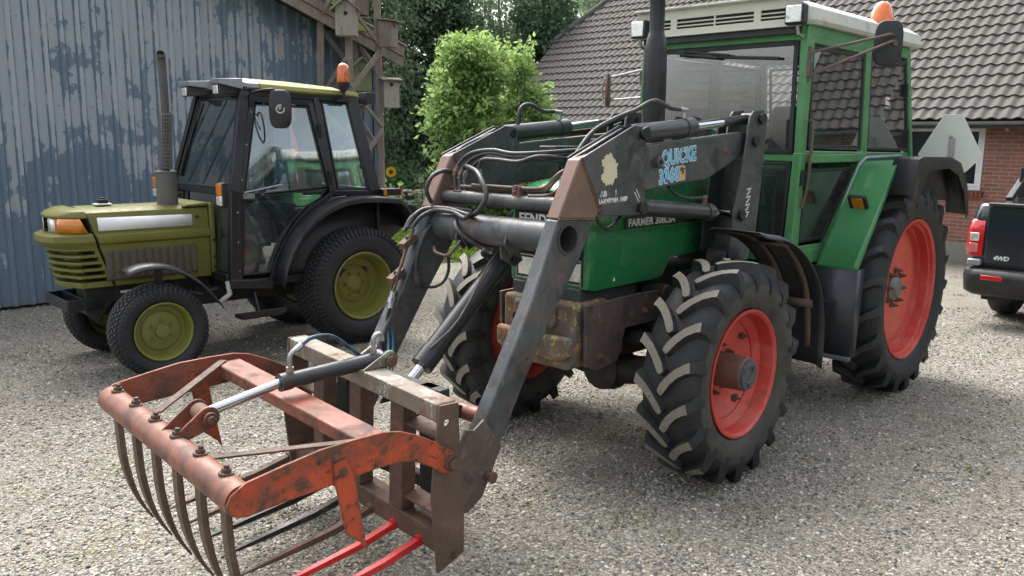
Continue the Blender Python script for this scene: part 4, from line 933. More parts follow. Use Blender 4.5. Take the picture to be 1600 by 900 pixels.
# ------------------------------------------------------------------ green tractor
AX, AY, AA = .596209, 5.053275, 3.948778
trA = tag(empty('green_tractor', (AX, AY, 0), AA), 'large green farm tractor with red wheels and a front loader, parked on gravel', 'tractor')
def front_wheel_A():
    mb = MB(); Rr = .352
    # rim: flange, bead seat, well, back; y=0 at outer flange plane minus .155
    mb.lathe([(Rr + .004, .135), (Rr + .004, .148), (Rr - .006, .150), (Rr - .022, .138), (Rr - .030, .10), (Rr - .034, .065), (Rr - .075, .035), (Rr - .078, -.03), (Rr - .04, -.06), (Rr - .03, -.12), (Rr, -.15), (Rr + .004, -.13)], (0, 0, 0), 'y', 64)
    w = mb.build('wheel', MAT['red_rim'], None, angle=40)
    mb = MB(); mb.lathe([(Rr - .072, .03), (Rr - .10, -.005), (.20, -.035), (.165, -.03), (.10, -.04), (.0, -.04)], (0, 0, 0), 'y', 64); mb.lathe([(Rr - .072, .024), (Rr - .10, -.015), (.20, -.045), (0, -.05)], (0, 0, 0), 'y', 48)
    d = mb.build('disc', MAT['red_disc'], w, angle=40)
    mb = MB(); mb.lathe([(.0, -.06), (.098, -.06), (.096, .06), (.094, .15), (.088, .158), (0, .158)], (0, 0, 0), 'y', 36); h = mb.build('hub', MAT['hub'], w, bevel=.003)
    mb = MB(); mb.lathe([(0, .160), (.040, .162), (.045, .170), (.082, .170), (.084, .158)], (0, 0, 0), 'y', 36)
    for k in range(3): a = 2 * PI * k / 3 + .5; mb.cyl((.058 * math.cos(a), .165, .058 * math.sin(a)), (.058 * math.cos(a), .176, .058 * math.sin(a)), .012, n=12)
    mb.build('hub_cap', surf('dark hub cap', (.07, .085, .095), .45, .2, .2, 8), w)
    mb = MB()
    for k in range(8):
        a = 2 * PI * k / 8 + .2; mb.bolt((.137 * math.cos(a), -.034, .137 * math.sin(a)), (0, 1, 0), .0125, .028)
    for k in range(4):
        a = 2 * PI * k / 4 + .9; mb.bolt((.255 * math.cos(a), -.01, .255 * math.sin(a)), (0, 1, 0), .0125, .03); mb.box((.27 * math.cos(a), .0, .27 * math.sin(a)), (.045, .03, .045), Matrix.Rotation(-a, 3, 'Y'))
    mb.build('wheel_bolts', MAT['hub'], w, angle=30)
    ag_tyre(.615, .335, Rr + .003, 18, w, [MAT['rubber'], MAT['rubber_side'], MAT['lug']], .036, .25)
    return w
def rear_wheel_A():
    Rr = .520
    mb = MB(); mb.lathe([(Rr + .004, .140), (Rr + .006, .158), (Rr - .006, .160), (Rr - .022, .150), (Rr - .028, .125), (Rr - .036, .118), (Rr - .040, .06), (Rr - .056, .055), (Rr - .062, .03), (Rr - .078, .0), (Rr - .08, -.09), (Rr - .03, -.12), (Rr, -.16), (Rr + .004, -.14)], (0, 0, 0), 'y', 80)
    w = mb.build('wheel', MAT['red_rim'], None, angle=25)
    mb = MB(); mb.lathe([(Rr - .065, .02), (Rr - .10, .03), (.36, .035), (.30, .022), (.20, .026), (.0, .022)], (0, 0, 0), 'y', 64); mb.lathe([(Rr - .065, .01), (Rr - .10, .015), (.0, .0)], (0, 0, 0), 'y', 48); mb.build('disc', MAT['red_disc'], w, angle=35)
    mb = MB(); mb.lathe([(.0, .01), (.105, .01), (.105, .038), (.082, .05), (.065, .072), (0, .076)], (0, 0, 0), 'y', 36); mb.build('hub', surf('grey axle flange', (.17, .175, .17), .5, .3, .2, 8), w)
    mb = MB()
    for k in range(8):
        a = 2 * PI * k / 8 + .1; mb.bolt((.132 * math.cos(a), .028, .132 * math.sin(a)), (0, 1, 0), .015, .034)
    mb.build('wheel_bolts', MAT['hub'], w)
    mb = MB(); mb.tube([(Rr - .06, -.01, -.0), (Rr - .10, .02, 0), (Rr - .125, .05, 0)], .006, 8); o = mb.build('valve', MAT['seal'], w); o.rotation_euler = (0, R(60), 0)
    ag_tyre(.785, .370, Rr + .003, 21, w, [MAT['rubber'], MAT['rubber'], MAT['lug_dark']], .038, .20)
    return w
WF = wheel_pair(trA, 0, .792, .602, front_wheel_A)
WRr = wheel_pair(trA, -2.434, .802, .772, rear_wheel_A)
# lug direction must mirror on the far side: rotating by pi about z keeps the V the wrong way, so mirror the mesh once for each
def mirror_tyre(w):
    for ch in [q for q in COL.objects if q.parent == w and q.name.startswith('tyre')]:
        me = ch.data.copy(); me.transform(Matrix.Scale(-1, 4, (1, 0, 0))); me.flip_normals(); ch.data = me
mirror_tyre(WF[1]); mirror_tyre(WRr[1])

# chassis
mb = MB()
mb.box((-.50, 0, .80), (1.5, .34, .46)); mb.box((-1.6, 0, .82), (1.1, .40, .52)); mb.box((-2.35, 0, .85), (.8, .46, .50))
mb.cyl((-2.434, -.62, .772), (-2.434, .62, .772), .115, n=20); mb.box((-.3, .26, .82), (.5, .16, .20)); mb.cyl((-.1, .20, .95), (-.1, .36, .95), .06); mb.cyl((.05, -.3, .7), (.05, .3, .7), .05)
mb.box((-.75, .24, .62), (.45, .14, .22)); mb.tube([(.2, .22, .7), (-.2, .27, .68), (-.6, .26, .75), (-.9, .2, .7)], .018, 8, smooth=5)
mb.box((-1.55, 0, .52), (.5, .5, .14))
mb.build('engine_block', MAT['dark'], trA, bevel=.012)
mb = MB(); mb.tube([(0, -.66, .56), (0, -.35, .50), (0, 0, .47), (0, .35, .50), (0, .66, .56)], [.10, .085, .10, .085, .10], 14, smooth=3)
mb.lathe([(.0, -.11), (.13, -.11), (.14, 0), (.10, .12), (0, .12)], (0, .60, .60), 'y', 24); mb.lathe([(.0, .11), (.13, .11), (.14, 0), (.10, -.12), (0, -.12)], (0, -.60, .60), 'y', 24); mb.lathe([(0, -.13), (.13, -.1), (.15, 0), (.13, .1), (0, .13)], (0, .02, .47), 'x', 20)
mb.build('front_axle', MAT['dark'], trA, angle=50)
mb = MB()
mb.prism([(-.26, .66), (-.22, .60), (.22, .60), (.27, .66), (.27, .98), (-.26, .98)], 'x', .36, .66); mb.prism([(-.27, .69), (-.20, .66), (.20, .66), (.28, .70), (.28, .80), (-.27, .80)], 'x', .66, .715)
mb.box((.675, .0, .90), (.05, .30, .13)); mb.prism([(.10, .60), (.36, .60), (.36, .9), (.10, .9)], 'y', -.20, .20)
mb.build('front_support', MAT['cast'], trA, bevel=.022, seg=3)
mb = MB(); mb.tube([(.73, -.08, .79), (.755, -.08, .90), (.755, .06, .91), (.73, .06, .80)], .010, 8, smooth=4); mb.build('tow_loop', MAT['black_steel'], trA)
mb = MB(); mb.box((.57, 0, .995), (.05, .50, .11)); mb.box((.30, 0, .99), (.5, .46, .10)); mb.build('front_valance', surf('grey black sheet', (.045, .05, .052), .5), trA, bevel=.006)
for s in (1, -1):
    mb = MB(); mb.prism([(.63, .975), (.62, .64), (.52, .60), (.33, .62), (.27, .80), (-.25, .80), (-.34, .86), (-.34, .975), (.2, .985)], 'y', s * .305, s * .325)
    o = mb.build('loader_bracket', MAT['bracket'], trA, bevel=.004)
    for bx_, bz_ in ((.50, .68), (.10, .88)):
        mb = MB(); mb.bolt((bx_, s * .325, bz_), (0, s, 0), .016, .02); mb.build('bolt', MAT['hub'], o)
# bonnet
hp = [(.575, 1.06), (.578, 1.30), (.572, 1.56), (.54, 1.60), (.2, 1.635), (-1.12, 1.72), (-1.12, 1.19), (-.92, 1.175), (-.24, 1.155), (-.20, 1.14), (-.13, 1.045), (.50, 1.035)]
def hood_section(x):
    pass
mb = MB(); hw_ = .29
prof_top = [(.578, 1.56), (.50, 1.60), (.2, 1.635), (-1.12, 1.715)]
prof_bot = [(.578, 1.05), (.50, 1.037), (-.12, 1.043), (-.16, 1.07), (-.21, 1.145), (-.26, 1.155), (-1.12, 1.185)]
def zt(x):
    for (a, b), (c, d) in zip(prof_top, prof_top[1:]):
        if x <= a and x >= c: return b + (d - b) * (x - a) / (c - a)
    return 1.715
def zb_(x):
    for (a, b), (c, d) in zip(prof_bot, prof_bot[1:]):
        if x <= a + 1e-6 and x >= c - 1e-6: return b + (d - b) * (x - a) / (c - a)
    return 1.185
secs = []
for x in (.575, .56, .50, .2, .0, -.12, -.16, -.21, -.26, -.6, -1.12):
    T_, B_ = zt(x), zb_(x); w = hw_ if x < .565 else hw_ - .010
    T2 = T_ if x < .57 else T_ - .012
    h = []
    for (yy, zz) in ((w - .008, B_), (w, B_ + .03), (w, 1.345), (w - .006, 1.355), (w - .006, 1.43), (w - .003, 1.44), (w - .02, T2 - .045), (w - .045, T2 - .012), (w - .10, T2 + .006), (.0, T2 + .022)):
        h.append((x, yy, zz))
    secs.append(h + [(x, -p[1], p[2]) for p in reversed(h[:-1])])
mb.loft(secs, True, True)
hood = mb.build('bonnet', MAT['green'], trA, bevel=.004, angle=28)
c1 = MB(); c1.box((.57, 0, 1.315), (.05, .51, .50)); cut(hood, c1)
mb = MB(); mb.box((.553, 0, 1.315), (.012, .51, .50)); mb.build('grille_back', MAT['seal'], hood)
mb = MB()
for k in range(9): mb.box((.566, 0, 1.465 + .011 * k), (.012, .50, .0045), Matrix.Rotation(R(20), 3, 'Y'))
for k in range(9): mb.box((.566, 0, 1.225 + .016 * k), (.012, .50, .006), Matrix.Rotation(R(20), 3, 'Y'))
mb.box((.568, 0, 1.405), (.010, .50, .075)); mb.box((.568, 0, 1.075), (.012, .50, .02)); mb.box((.568, 0, 1.195), (.012, .50, .02))
mb.build('grille', MAT['black_plastic'], hood, bevel=.001)
text('FENDT', .083, MAT['letter'], hood, (.5745, -.225, 1.378), (0, 1, 0), (0, 0, 1), 'front_lettering', .002, 0, .0022, 1.06, .98)
for s in (-1, 1):
    mb = MB(); mb.box((.562, s * .172, 1.135), (.02, .130, .125)); hl = mb.build('headlight', MAT['lampglass'], trA, bevel=.012, seg=3)
    mb = MB(); frame2 = [(-.069, -.066), (.069, -.066), (.069, .066), (-.069, .066)]
    for (a, b), (c_, d) in zip(frame2, frame2[1:] + frame2[:1]): mb.bar((.572, s * .172 + a, 1.135 + b), (.572, s * .172 + c_, 1.135 + d), .006, .014, up=(1, 0, 0))
    mb.build('surround', MAT['steel'], hl)
mb = MB(); mb.box((-.20, .2935, 1.393), (.92, .003, .062)); mb.box((-.20, -.2935, 1.393), (.92, .003, .062)); mb.build('name_band', MAT['black_plastic'], hood, bevel=0)
text('FARMER 308LSA', .060, MAT['letter'], hood, (.235, .2962, 1.371), (-1, 0, 0), (0, 0, 1), 'side_lettering', .0006, 0, .0016, 1.0, 1.12)
mb = MB(); mb.bar((.30, .291, 1.352), (-.72, .291, 1.352), .010, .006); mb.build('crease_strip', MAT['green_fender'], hood)
mb = MB(); mb.bar((.28, .2905, 1.30), (.28, .2905, 1.16), .004, .012, up=(1, 0, 0)); mb.tube([(.28, .292, 1.165), (.272, .292, 1.158), (.26, .292, 1.16)], .004, 6); mb.build('panel_groove', MAT['green_worn'], hood)
mb = MB(); mb.prism([(.335, 1.075), (.355, 1.075), (.345, 1.10)], 'y', .290, .292); mb.build('mark', MAT['letter'], hood)
# air cleaner mushroom on the bonnet and exhaust stack
mb = MB(); mb.lathe([(.02, 0), (.035, 0), (.035, .10), (.085, .12), (.095, .15), (.085, .185), (.04, .20), (0, .20)], (.25, -.165, 1.60), 'z', 24); mb.build('air_cleaner_cap', MAT['loader'], trA, angle=50)
mb = MB(); ex, ey = -.08, .22
mb.lathe([(.045, .0), (.052, .02), (.052, .25), (.062, .30), (.066, .34), (.067, .78), (.064, .98), (.055, 1.06), (.046, 1.085), (.043, 1.10), (.043, 1.46), (.050, 1.47), (.050, 1.49), (.04, 1.49), (.04, 1.3)], (ex, ey, 1.36), 'z', 28)
mb.build('exhaust_stack', MAT['black'], trA, angle=40)

# cab
XF, XB, XR_ = -1.165, -2.16, -2.98
def cab_pt(x, z, s):      # half width changes with height
    w = .580 + .035 * min(1, max(0, (z - 1.1) / .6)); w = w if z < 1.8 else .615 - .015 * (z - 1.8) / .7
    return Vector((x, s * w, z))
mb = MB(); GW = 'green_worn'
for s in (1, -1):
    mb.bar(cab_pt(XF, 1.06, s), cab_pt(XF, 1.78, s), .06, .075, up=(1, 0, 0)); mb.bar(cab_pt(XF, 1.76, s), cab_pt(XF - .02, 2.56, s), .055, .07, up=(1, 0, 0))
    mb.bar(cab_pt(XB - .02, 1.70, s), cab_pt(XB + .01, 2.56, s), .055, .06, up=(1, 0, 0))
    mb.bar(cab_pt(XB - .02, 1.80, s), cab_pt(-1.69, 1.08, s), .05, .05, up=(0, s, 0))
    mb.bar(cab_pt(XR_ - .10, 1.70, s) + V(0, s * .02, 0), cab_pt(XR_ + .06, 2.54, s), .055, .065, up=(1, 0, 0))
    mb.bar(cab_pt(XF, 1.755, s), cab_pt(XR_ - .10, 1.735, s), .055, .075); mb.bar(cab_pt(XF, 2.545, s), cab_pt(XR_ + .04, 2.53, s), .055, .08)
    mb.bar(cab_pt(XF, 1.08, s), cab_pt(-1.69, 1.08, s), .06, .10)
mb.bar(cab_pt(XF, 1.745, -1), cab_pt(XF, 1.745, 1), .06, .05); mb.bar(cab_pt(XF - .01, 2.53, -1), cab_pt(XF - .01, 2.53, 1), .07, .10); mb.bar(cab_pt(XR_ - .1, 1.72, -1), cab_pt(XR_ - .1, 1.72, 1), .06, .07); mb.bar(cab_pt(XR_ + .05, 2.53, -1), cab_pt(XR_ + .05, 2.53, 1), .06, .07)
mb.box((XF - .03, 0, 1.12), (.04, 1.22, .14))
mb.prism([(-.60, 1.04), (.60, 1.04), (.62, 1.72), (-.62, 1.72)], 'x', XR_ - .12, XR_ - .09)
cab = mb.build('cab', MAT[GW], trA, bevel=.008)
# floor + interior
mb = MB(); mb.box((-1.75, 0, .99), (1.25, 1.26, .06)); mb.box((-2.3, 0, 1.30), (.9, .72, .60)); mb.prism([(-1.9, 1.02), (-2.9, 1.02), (-2.9, 1.66), (-2.3, 1.66)], 'y', .42, .60); mb.prism([(-1.9, 1.02), (-2.9, 1.02), (-2.9, 1.66), (-2.3, 1.66)], 'y', -.60, -.42)
mb.build('floor', MAT['black'], cab, bevel=.01)
mb = MB(); mb.box((-1.30, 0, 1.45), (.18, .42, .62)); mb.prism([(-1.22, 1.4), (-1.46, 1.4), (-1.34, 1.76), (-1.22, 1.76)], 'y', -.26, .26); mb.build('dashboard', MAT['interior'], cab, bevel=.02)
mb = MB(); mb.box((-2.12, 0, 1.60), (.46, .46, .12)); mb.build('seat', MAT['seat'], cab, bevel=.04, seg=3)
mb = MB(); mb.box((-2.37, 0, 1.88), (.10, .44, .50), Matrix.Rotation(R(-10), 3, 'Y')); mb.build('backrest', MAT['seat'], cab, bevel=.045, seg=3)
mb = MB(); mb.tube([(.19 * math.cos(t), .19 * math.sin(t), 0) for t in [2 * PI * k / 28 for k in range(29)]], .013, 8); mb.bar((-.18, 0, 0), (.18, 0, 0), .02, .01); mb.bar((0, -.18, 0), (0, .18, 0), .02, .01); mb.tube([(0, 0, 0), (0, 0, -.25)], .02, 8)
o = mb.build('steering_wheel', MAT['seal'], cab); o.location = (-1.55, 0, 1.86); o.rotation_euler = (0, R(28), 0)
mb = MB(); mb.tube([(-1.5, .3, 1.05), (-1.48, .3, 1.5), (-1.52, .3, 1.62)], .010, 6); mb.tube([(-1.9, .35, 1.3), (-1.85, .36, 1.75)], .010, 6); mb.cyl((-1.85, .36, 1.73), (-1.85, .36, 1.79), .018); mb.build('levers', MAT['seal'], cab)
# glass panes with rubber seals
def pane(pts, name, gm, parent, seal=.018, t=.004, sname='seal', smat=None, push=0):
    """pts in order around a planar pane"""
    P = [Vector(p) for p in pts]; c = sum(P, Vector()) / len(P); nrm = (P[1] - P[0]).cross(P[2] - P[1]).normalized()
    mb = MB(); n = len(P); vs = [p + nrm * t / 2 for p in P] + [p - nrm * t / 2 for p in P]
    mb.add(vs, [tuple(range(n)), tuple(range(2 * n - 1, n - 1, -1))] + [(i, (i + 1) % n, n + (i + 1) % n, n + i) for i in range(n)])
    o = mb.build(name, gm, parent)
    mb = MB()
    for i in range(n):
        a, b = P[i], P[(i + 1) % n]; d = (b - a).normalized(); inn = nrm.cross(d)
        if inn.dot(c - a) < 0: inn = -inn
        mb.bar(a + inn * seal * .4 - d * seal * .0, b + inn * seal * .4 + d * seal * .0, seal, .018, up=nrm)
    mb.build(sname, smat or MAT['seal'], o, bevel=.003)
    return o
yw = .62
pane([(XF + .03, -.565, 1.775), (XF + .03, .575, 1.775), (XF + .02, .565, 2.475), (XF + .02, -.565, 2.475)], 'windscreen', MAT['glassF'], cab, .028)
for s in (1, -1):
    pane([(XF + .025, s * .36, 1.22), (XF + .025, s * .545, 1.22), (XF + .03, s * .575, 1.715), (XF + .03, s * .36, 1.715)], 'lower_windscreen', MAT['glassA'], cab, .02)
mb = MB(); mb.tube([(XF + .05, -.25, 2.47), (XF + .07, -.27, 2.44), (XF + .065, .02, 2.40)], .011, 8); mb.bar((XF + .06, -.28, 2.43), (XF + .055, .46, 2.375), .012, .016); mb.bar((XF + .075, -.26, 2.46), (XF + .06, .1, 2.415), .02, .012); mb.box((XF + .06, -.27, 2.455), (.04, .07, .03)); mb.build('wiper', MAT['seal'], cab)
for s in (1, -1):
    dr = MB(); y = lambda z: cab_pt(0, z, s).y + s * .008
    outl = [(XF - .065, 1.14), (XF - .065, 2.49), (XB + .045, 2.485), (XB + .03, 1.79), (-1.67, 1.13)]
    A = [Vector((a, y(b), b)) for a, b in outl]
    for a, b in zip(A, A[1:] + A[:1]): dr.bar(a, b, .045, .035, up=(0, s, 0))
    dr.bar((XF - .06, y(1.74), 1.74), (XB + .02, y(1.74), 1.74), .055, .085, up=(0, s, 0))
    door = dr.build('door', MAT[GW], cab, bevel=.006)
    i_ = .03
    pane([(XF - .085, y(1.80), 1.805), (XB + .065, y(1.80), 1.805), (XB + .075, y(2.45), 2.455), (XF - .085, y(2.45), 2.455)], 'door_glass', MAT['glassA'], door, .024)
    pane([(XF - .095, y(1.2), 1.185), (-1.645, y(1.2), 1.185), (XB + .11, y(1.66), 1.67), (XF - .095, y(1.66), 1.67)], 'lower_door_glass', MAT['glassA'], door, .022)
    mb = MB(); mb.tube([(XF - .03, y(1.95) + s * .03, 1.98), (XF - .03, y(1.9) + s * .055, 1.95), (XF - .03, y(1.6) + s * .05, 1.60), (XF - .03, y(1.4) + s * .03, 1.42)], .011, 8, smooth=4); mb.build('grab_handle', MAT['pipe'], cab)
    mb = MB(); mb.box((XF - .15, y(1.72) + s * .03, 1.725), (.12, .02, .03)); mb.build('handle', MAT['seal'], door, bevel=.006)
    for zz in (2.30, 1.62): 
        mb = MB(); mb.box((XF - .005, y(zz) + s * .02, zz), (.05, .03, .10)); mb.build('hinge', MAT['seal'] if zz < 2 else MAT['pipe'], door, bevel=.004)
    pane([(XB - .065, y(1.80), 1.795), (XR_ - .045, y(1.80) + s * .01, 1.785), (XR_ + .075, y(2.44), 2.465), (XB - .045, y(2.44), 2.465)], 'side_window', MAT['glassA'], cab, .022)
    for cx_, cz_ in ((.0, 1.90), (.08, 2.25)):
        mb = MB(); mb.box((XR_ + cx_, y(cz_) + s * .02, cz_), (.03, .03, .10)); mb.build('window_catch', MAT['seal'], cab, bevel=.004)
pane([(XR_ - .10, -.57, 1.77), (XR_ - .10, .57, 1.77), (XR_ + .03, .55, 2.47), (XR_ + .03, -.55, 2.47)], 'rear_window', MAT['glassA'], cab, .022)
# roof
def rounded(x0, x1, y1, r, n=5):
    out = []
    for cx, cy, a0 in ((x1 - r, y1 - r, 0), (x0 + r, y1 - r, PI / 2), (x0 + r, -y1 + r, PI), (x1 - r, -y1 + r, 1.5 * PI)):
        out += [(cx + r * math.cos(a0 + PI / 2 * k / n), cy + r * math.sin(a0 + PI / 2 * k / n)) for k in range(n + 1)]
    return out
mb = MB(); secs = []
for z, x0, x1, y1 in ((2.575, -3.12, -1.12, .655), (2.60, -3.14, -1.10, .67), (2.675, -3.11, -1.09, .655), (2.715, -3.05, -1.08, .60), (2.735, -2.8, -1.14, .48)):
    secs.append([(a, b, z) for a, b in rounded(x0, x1, y1, .10)])
mb.loft(secs, True, True); rfA = mb.build('cab_roof', MAT['roofwhite'], trA, bevel=.004, angle=40)
vp = MB(); vx = -1.075
def fr(mb, ya, yb, za, zb, d=.012, w=.018):
    mb.box((vx, (ya + yb) / 2, za + w / 2), (d, yb - ya, w)); mb.box((vx, (ya + yb) / 2, zb - w / 2), (d, yb - ya, w))
vp.box((vx, 0, 2.585), (.014, 1.22, .045)); vp.box((vx, 0, 2.705), (.014, 1.22, .065))
for yy in (-.585, -.32, .0, .31, .585): vp.box((vx, yy, 2.64), (.0135, .05 if abs(yy) > .1 else .012, .075))
for zz in (2.625, 2.650): vp.box((vx - .002, 0, zz), (.010, 1.20, .009))
vpo = vp.build('vent_panel', MAT['roofmetal'], rfA, bevel=.002)
mb = MB(); mb.box((vx - .014, 0, 2.64), (.006, 1.20, .10)); mb.build('vent_gap', MAT['seal'], vpo)
mb = MB(); mb.prism([(-1.12, 2.735), (-1.03, 2.752), (-1.03, 2.738), (-1.12, 2.72)], 'y', -.635, .635); mb.box((-1.055, 0, 2.745), (.03, 1.27, .016)); mb.box((-1.07, 0, 2.563), (.03, 1.22, .008)); mb.build('visor_edge', MAT['roofwhite'], rfA, bevel=.003)
mb = MB(); mb.box((-1.125, 0, 2.545), (.07, 1.16, .05)); mb.build('under_visor', MAT['black'], rfA)
for s in (1, -1):
    mb = MB(); mb.box((-1.05, s * .585, 2.625), (.075, .125, .125)); wl = mb.build('work_light', MAT['black_plastic'], rfA, bevel=.015, seg=3)
    mb = MB(); mb.box((-1.010, s * .585, 2.625), (.01, .10, .10)); mb.build('lens', MAT['lampglass'], wl, bevel=.004)
    mb = MB(); mb.tube([(-1.06, s * .59, 2.56), (-1.07, s * .595, 2.51), (-1.11, s * .60, 2.50)], .012, 8); mb.build('bracket', MAT['steel'], wl)
mb = MB(); bx, by = -2.30, .63; mb.lathe([(.0, 0), (.035, 0), (.035, .05), (.075, .06), (.08, .11), (0, .11)], (bx, by, 2.56), 'z', 24); bc = mb.build('beacon', MAT['seal'], rfA, angle=40)
mb = MB(); mb.lathe([(.084, 0), (.086, .04), (.072, .10), (.054, .145), (.03, .17), (0, .175)], (bx, by, 2.672), 'z', 24); mb.build('lens', MAT['amber_b'], bc, angle=60)
# mirrors
def mirror_A(s):
    c = Vector((-1.74, s * .90, 2.49)) if s > 0 else Vector((-1.10, -.90, 2.22)); base = Vector((XF - .0, s * .62, 2.30))
    if s > 0:
        mb = MB(); secs = []
        for k, (f, y) in enumerate(((.90, -.018), (1, 0), (.97, .018), (.80, .026))):
            secs.append([c + Vector((0, 0, 0)) + Matrix.Rotation(R(-62), 3, 'Z') @ Vector((.088 * f * math.copysign(abs(math.cos(t)) ** .5, math.cos(t)), y, .145 * f * math.copysign(abs(math.sin(t)) ** .6, math.sin(t)))) for t in [2 * PI * q / 28 for q in range(28)]])
        mb.loft(secs); mo = mb.build('mirror', MAT['black_plastic'], trA, angle=50)
        mb = MB(); mb.tube([base + V(0, .01, .10), c + V(.06, .035, .05), c + V(.0, .04, .045), c + V(0, .04, .0)], .009, 8); mb.tube([base + V(0, .01, -.04), c + V(.03, .04, .01), c + V(0, .04, .0)], .009, 8); mb.cyl(c + V(-.01, .02, 0), c + V(.01, .05, 0), .022); mb.box(base + V(.0, .005, .03), (.03, .03, .22)); mb.build('mirror_arm', MAT['pipe'], mo)
    else:
        mb = MB(); mb.box(c, (.03, .17, .24), Matrix.Rotation(R(122), 3, 'Z')); mo = mb.build('mirror', MAT['pipe'], trA, bevel=.02)
        mb = MB(); mb.tube([base + V(0, 0, .06), c + V(.02, -.02, .08), c + V(.03, -.03, 0), c + V(.02, -.02, -.08), base + V(0, 0, -.14)], .008, 8); mb.build('mirror_arm', MAT['steel'], mo)
mirror_A(1); mirror_A(-1)
# rear fenders
for s in (1, -1):
    def q(x, y, z): return (x, s * y, z)
    path = [(-1.44, 1.03), (-1.98, 1.68), (-2.06, 1.715), (-2.6, 1.715)]
    mb = MB(); mb.sheet([[q(x, yy, z + (.006 if yy > .9 else 0)) for yy in (.66, .70, .90, .93)] for x, z in path]); mb.sheet([[q(x, .93, z + .006), q(x, .935, z - .03)] for x, z in path]); mb.sheet([[q(-1.44, .66, 1.03), q(-1.44, .93, 1.036)], [q(-1.445, .66, .99), q(-1.445, .935, .995)]])
    fd = mb.build('rear_fender', MAT['green_fender'], trA, solid=.006, angle=30)
    mb = MB(); mb.sheet([[q(-2.60, .66, 1.715), q(-2.60, .94, 1.715)], [q(-3.0, .66, 1.66), q(-3.0, .94, 1.66)], [q(-3.2, .66, 1.4), q(-3.2, .94, 1.4)]]); mb.build('fender_top', MAT['black_plastic'], fd, solid=.006)
    ext = [(-1.88, 1.50), (-2.03, 1.735), (-2.10, 1.752), (-2.70, 1.745), (-2.95, 1.70), (-3.17, 1.52), (-3.27, 1.30)]
    inn = [(-2.03, 1.44), (-2.12, 1.56), (-2.20, 1.66), (-2.66, 1.665), (-2.88, 1.61), (-3.06, 1.47), (-3.17, 1.27)]
    mb = MB(); mb.sheet([[q(x, yy, z) for yy in (.90, 1.03, 1.065)] for x, z in ext]); mb.sheet([[q(x, 1.065, z), q(a, 1.08, b)] for (x, z), (a, b) in zip(ext, inn)])
    mb.build('fender_extension', MAT['black_plastic'], fd, solid=.008, angle=40)
    mb = MB(); mb.sheet([[q(-2.95, .945, 1.68), q(-3.25, .945, 1.30)], [q(-2.97, 1.06, 1.66), q(-3.27, 1.06, 1.29)]]); mb.build('mud_flap', MAT['seal'], fd, solid=.006)
    mb = MB(); n_ = Vector((.77, 0, .64)).normalized(); c_ = Vector((-1.74, s * .80, 1.40)); rot = Matrix.Rotation(R(-50), 3, 'Y'); mb.box(Vector((-1.75, s * .795, 1.415)), (.19, .125, .030), rot); ti = mb.build('turn_signal', MAT['seal'], fd, bevel=.006)
    mb = MB(); mb.box(Vector((-1.725, s * .795, 1.445)), (.105, .085, .035), rot); mb.build('lens', MAT['amber'], ti, bevel=.008)
    mb = MB(); mb.tube([q(-1.47, .665, 1.04), q(-2.0, .675, 1.70), q(-2.1, .675, 1.74), q(-2.8, .675, 1.75)], .012, 8); mb.build('fender_pipe', surf('grey sealing strip', (.25, .27, .29), .4), fd)
    mb = MB(); mb.sheet([[q(-1.42, .62, 1.02), q(-1.42, .94, 1.02)], [q(-1.41, .62, .43), q(-1.41, .94, .43)]]); mb.sheet([[q(-1.42, .94, 1.02), q(-1.55, .94, 1.02)], [q(-1.41, .94, .43), q(-1.50, .94, .43)]]); mb.build('splash_panel', surf('dark panel', (.026, .030, .036), .4, 0, .25, 4), fd, solid=.006)
    mb = MB(); mb.box(q(-1.395, .79, .425), (.05, .32, .025)); mb.build('step', surf('grey step edge', (.12, .125, .125), .5, .2), fd, bevel=.004)
    mb = MB(); mb.tube([q(-1.405, .72, .80), q(-1.37, .73, .80), q(-1.37, .82, .80), q(-1.405, .83, .80)], .006, 6); mb.build('panel_handle', MAT['seal'], fd)
    # front mudguard
    cz = .60; arc = [R(a) for a in range(97, 193, 6)]; 
    def rad_(a): d = math.degrees(a); return .775 + .155 * max(0, min(1, (d - 105) / 50))
    g_ = [[q(rad_(a) * math.cos(a), y, cz + rad_(a) * math.sin(a) - dz) for y, dz in ((.60, .02), (.64, .0), (.78, .0), (.92, .005), (.965, .03))] for a in arc]
    mb = MB(); mb.sheet(g_); ff = mb.build('front_mudguard', MAT['black_plastic'], trA, solid=.007, angle=60)
    mb = MB()
    for yy in (.70, .86):
        mb.sheet([[q((rad_(a) - .012) * math.cos(a), yy - .022, cz + (rad_(a) - .012) * math.sin(a)), q((rad_(a) - .012) * math.cos(a), yy + .022, cz + (rad_(a) - .012) * math.sin(a))] for a in arc[1:-1]])
    for k in (5, 11): a = arc[k]; mb.sheet([[q((rad_(a_) - .016) * math.cos(a_), .66, cz + (rad_(a_) - .016) * math.sin(a_)), q((rad_(a_) - .016) * math.cos(a_), .90, cz + (rad_(a_) - .016) * math.sin(a_))] for a_ in (a - .03, a + .03)])
    mb.build('straps', surf('brown strap iron', (.13, .085, .065), .7, 0, .2, 6), ff, solid=.006)
    mb = MB(); mb.bar(q(-.86, .78, .72), q(-.50, .50, .70), .03, .03); mb.build('strut', MAT['dark'], ff)
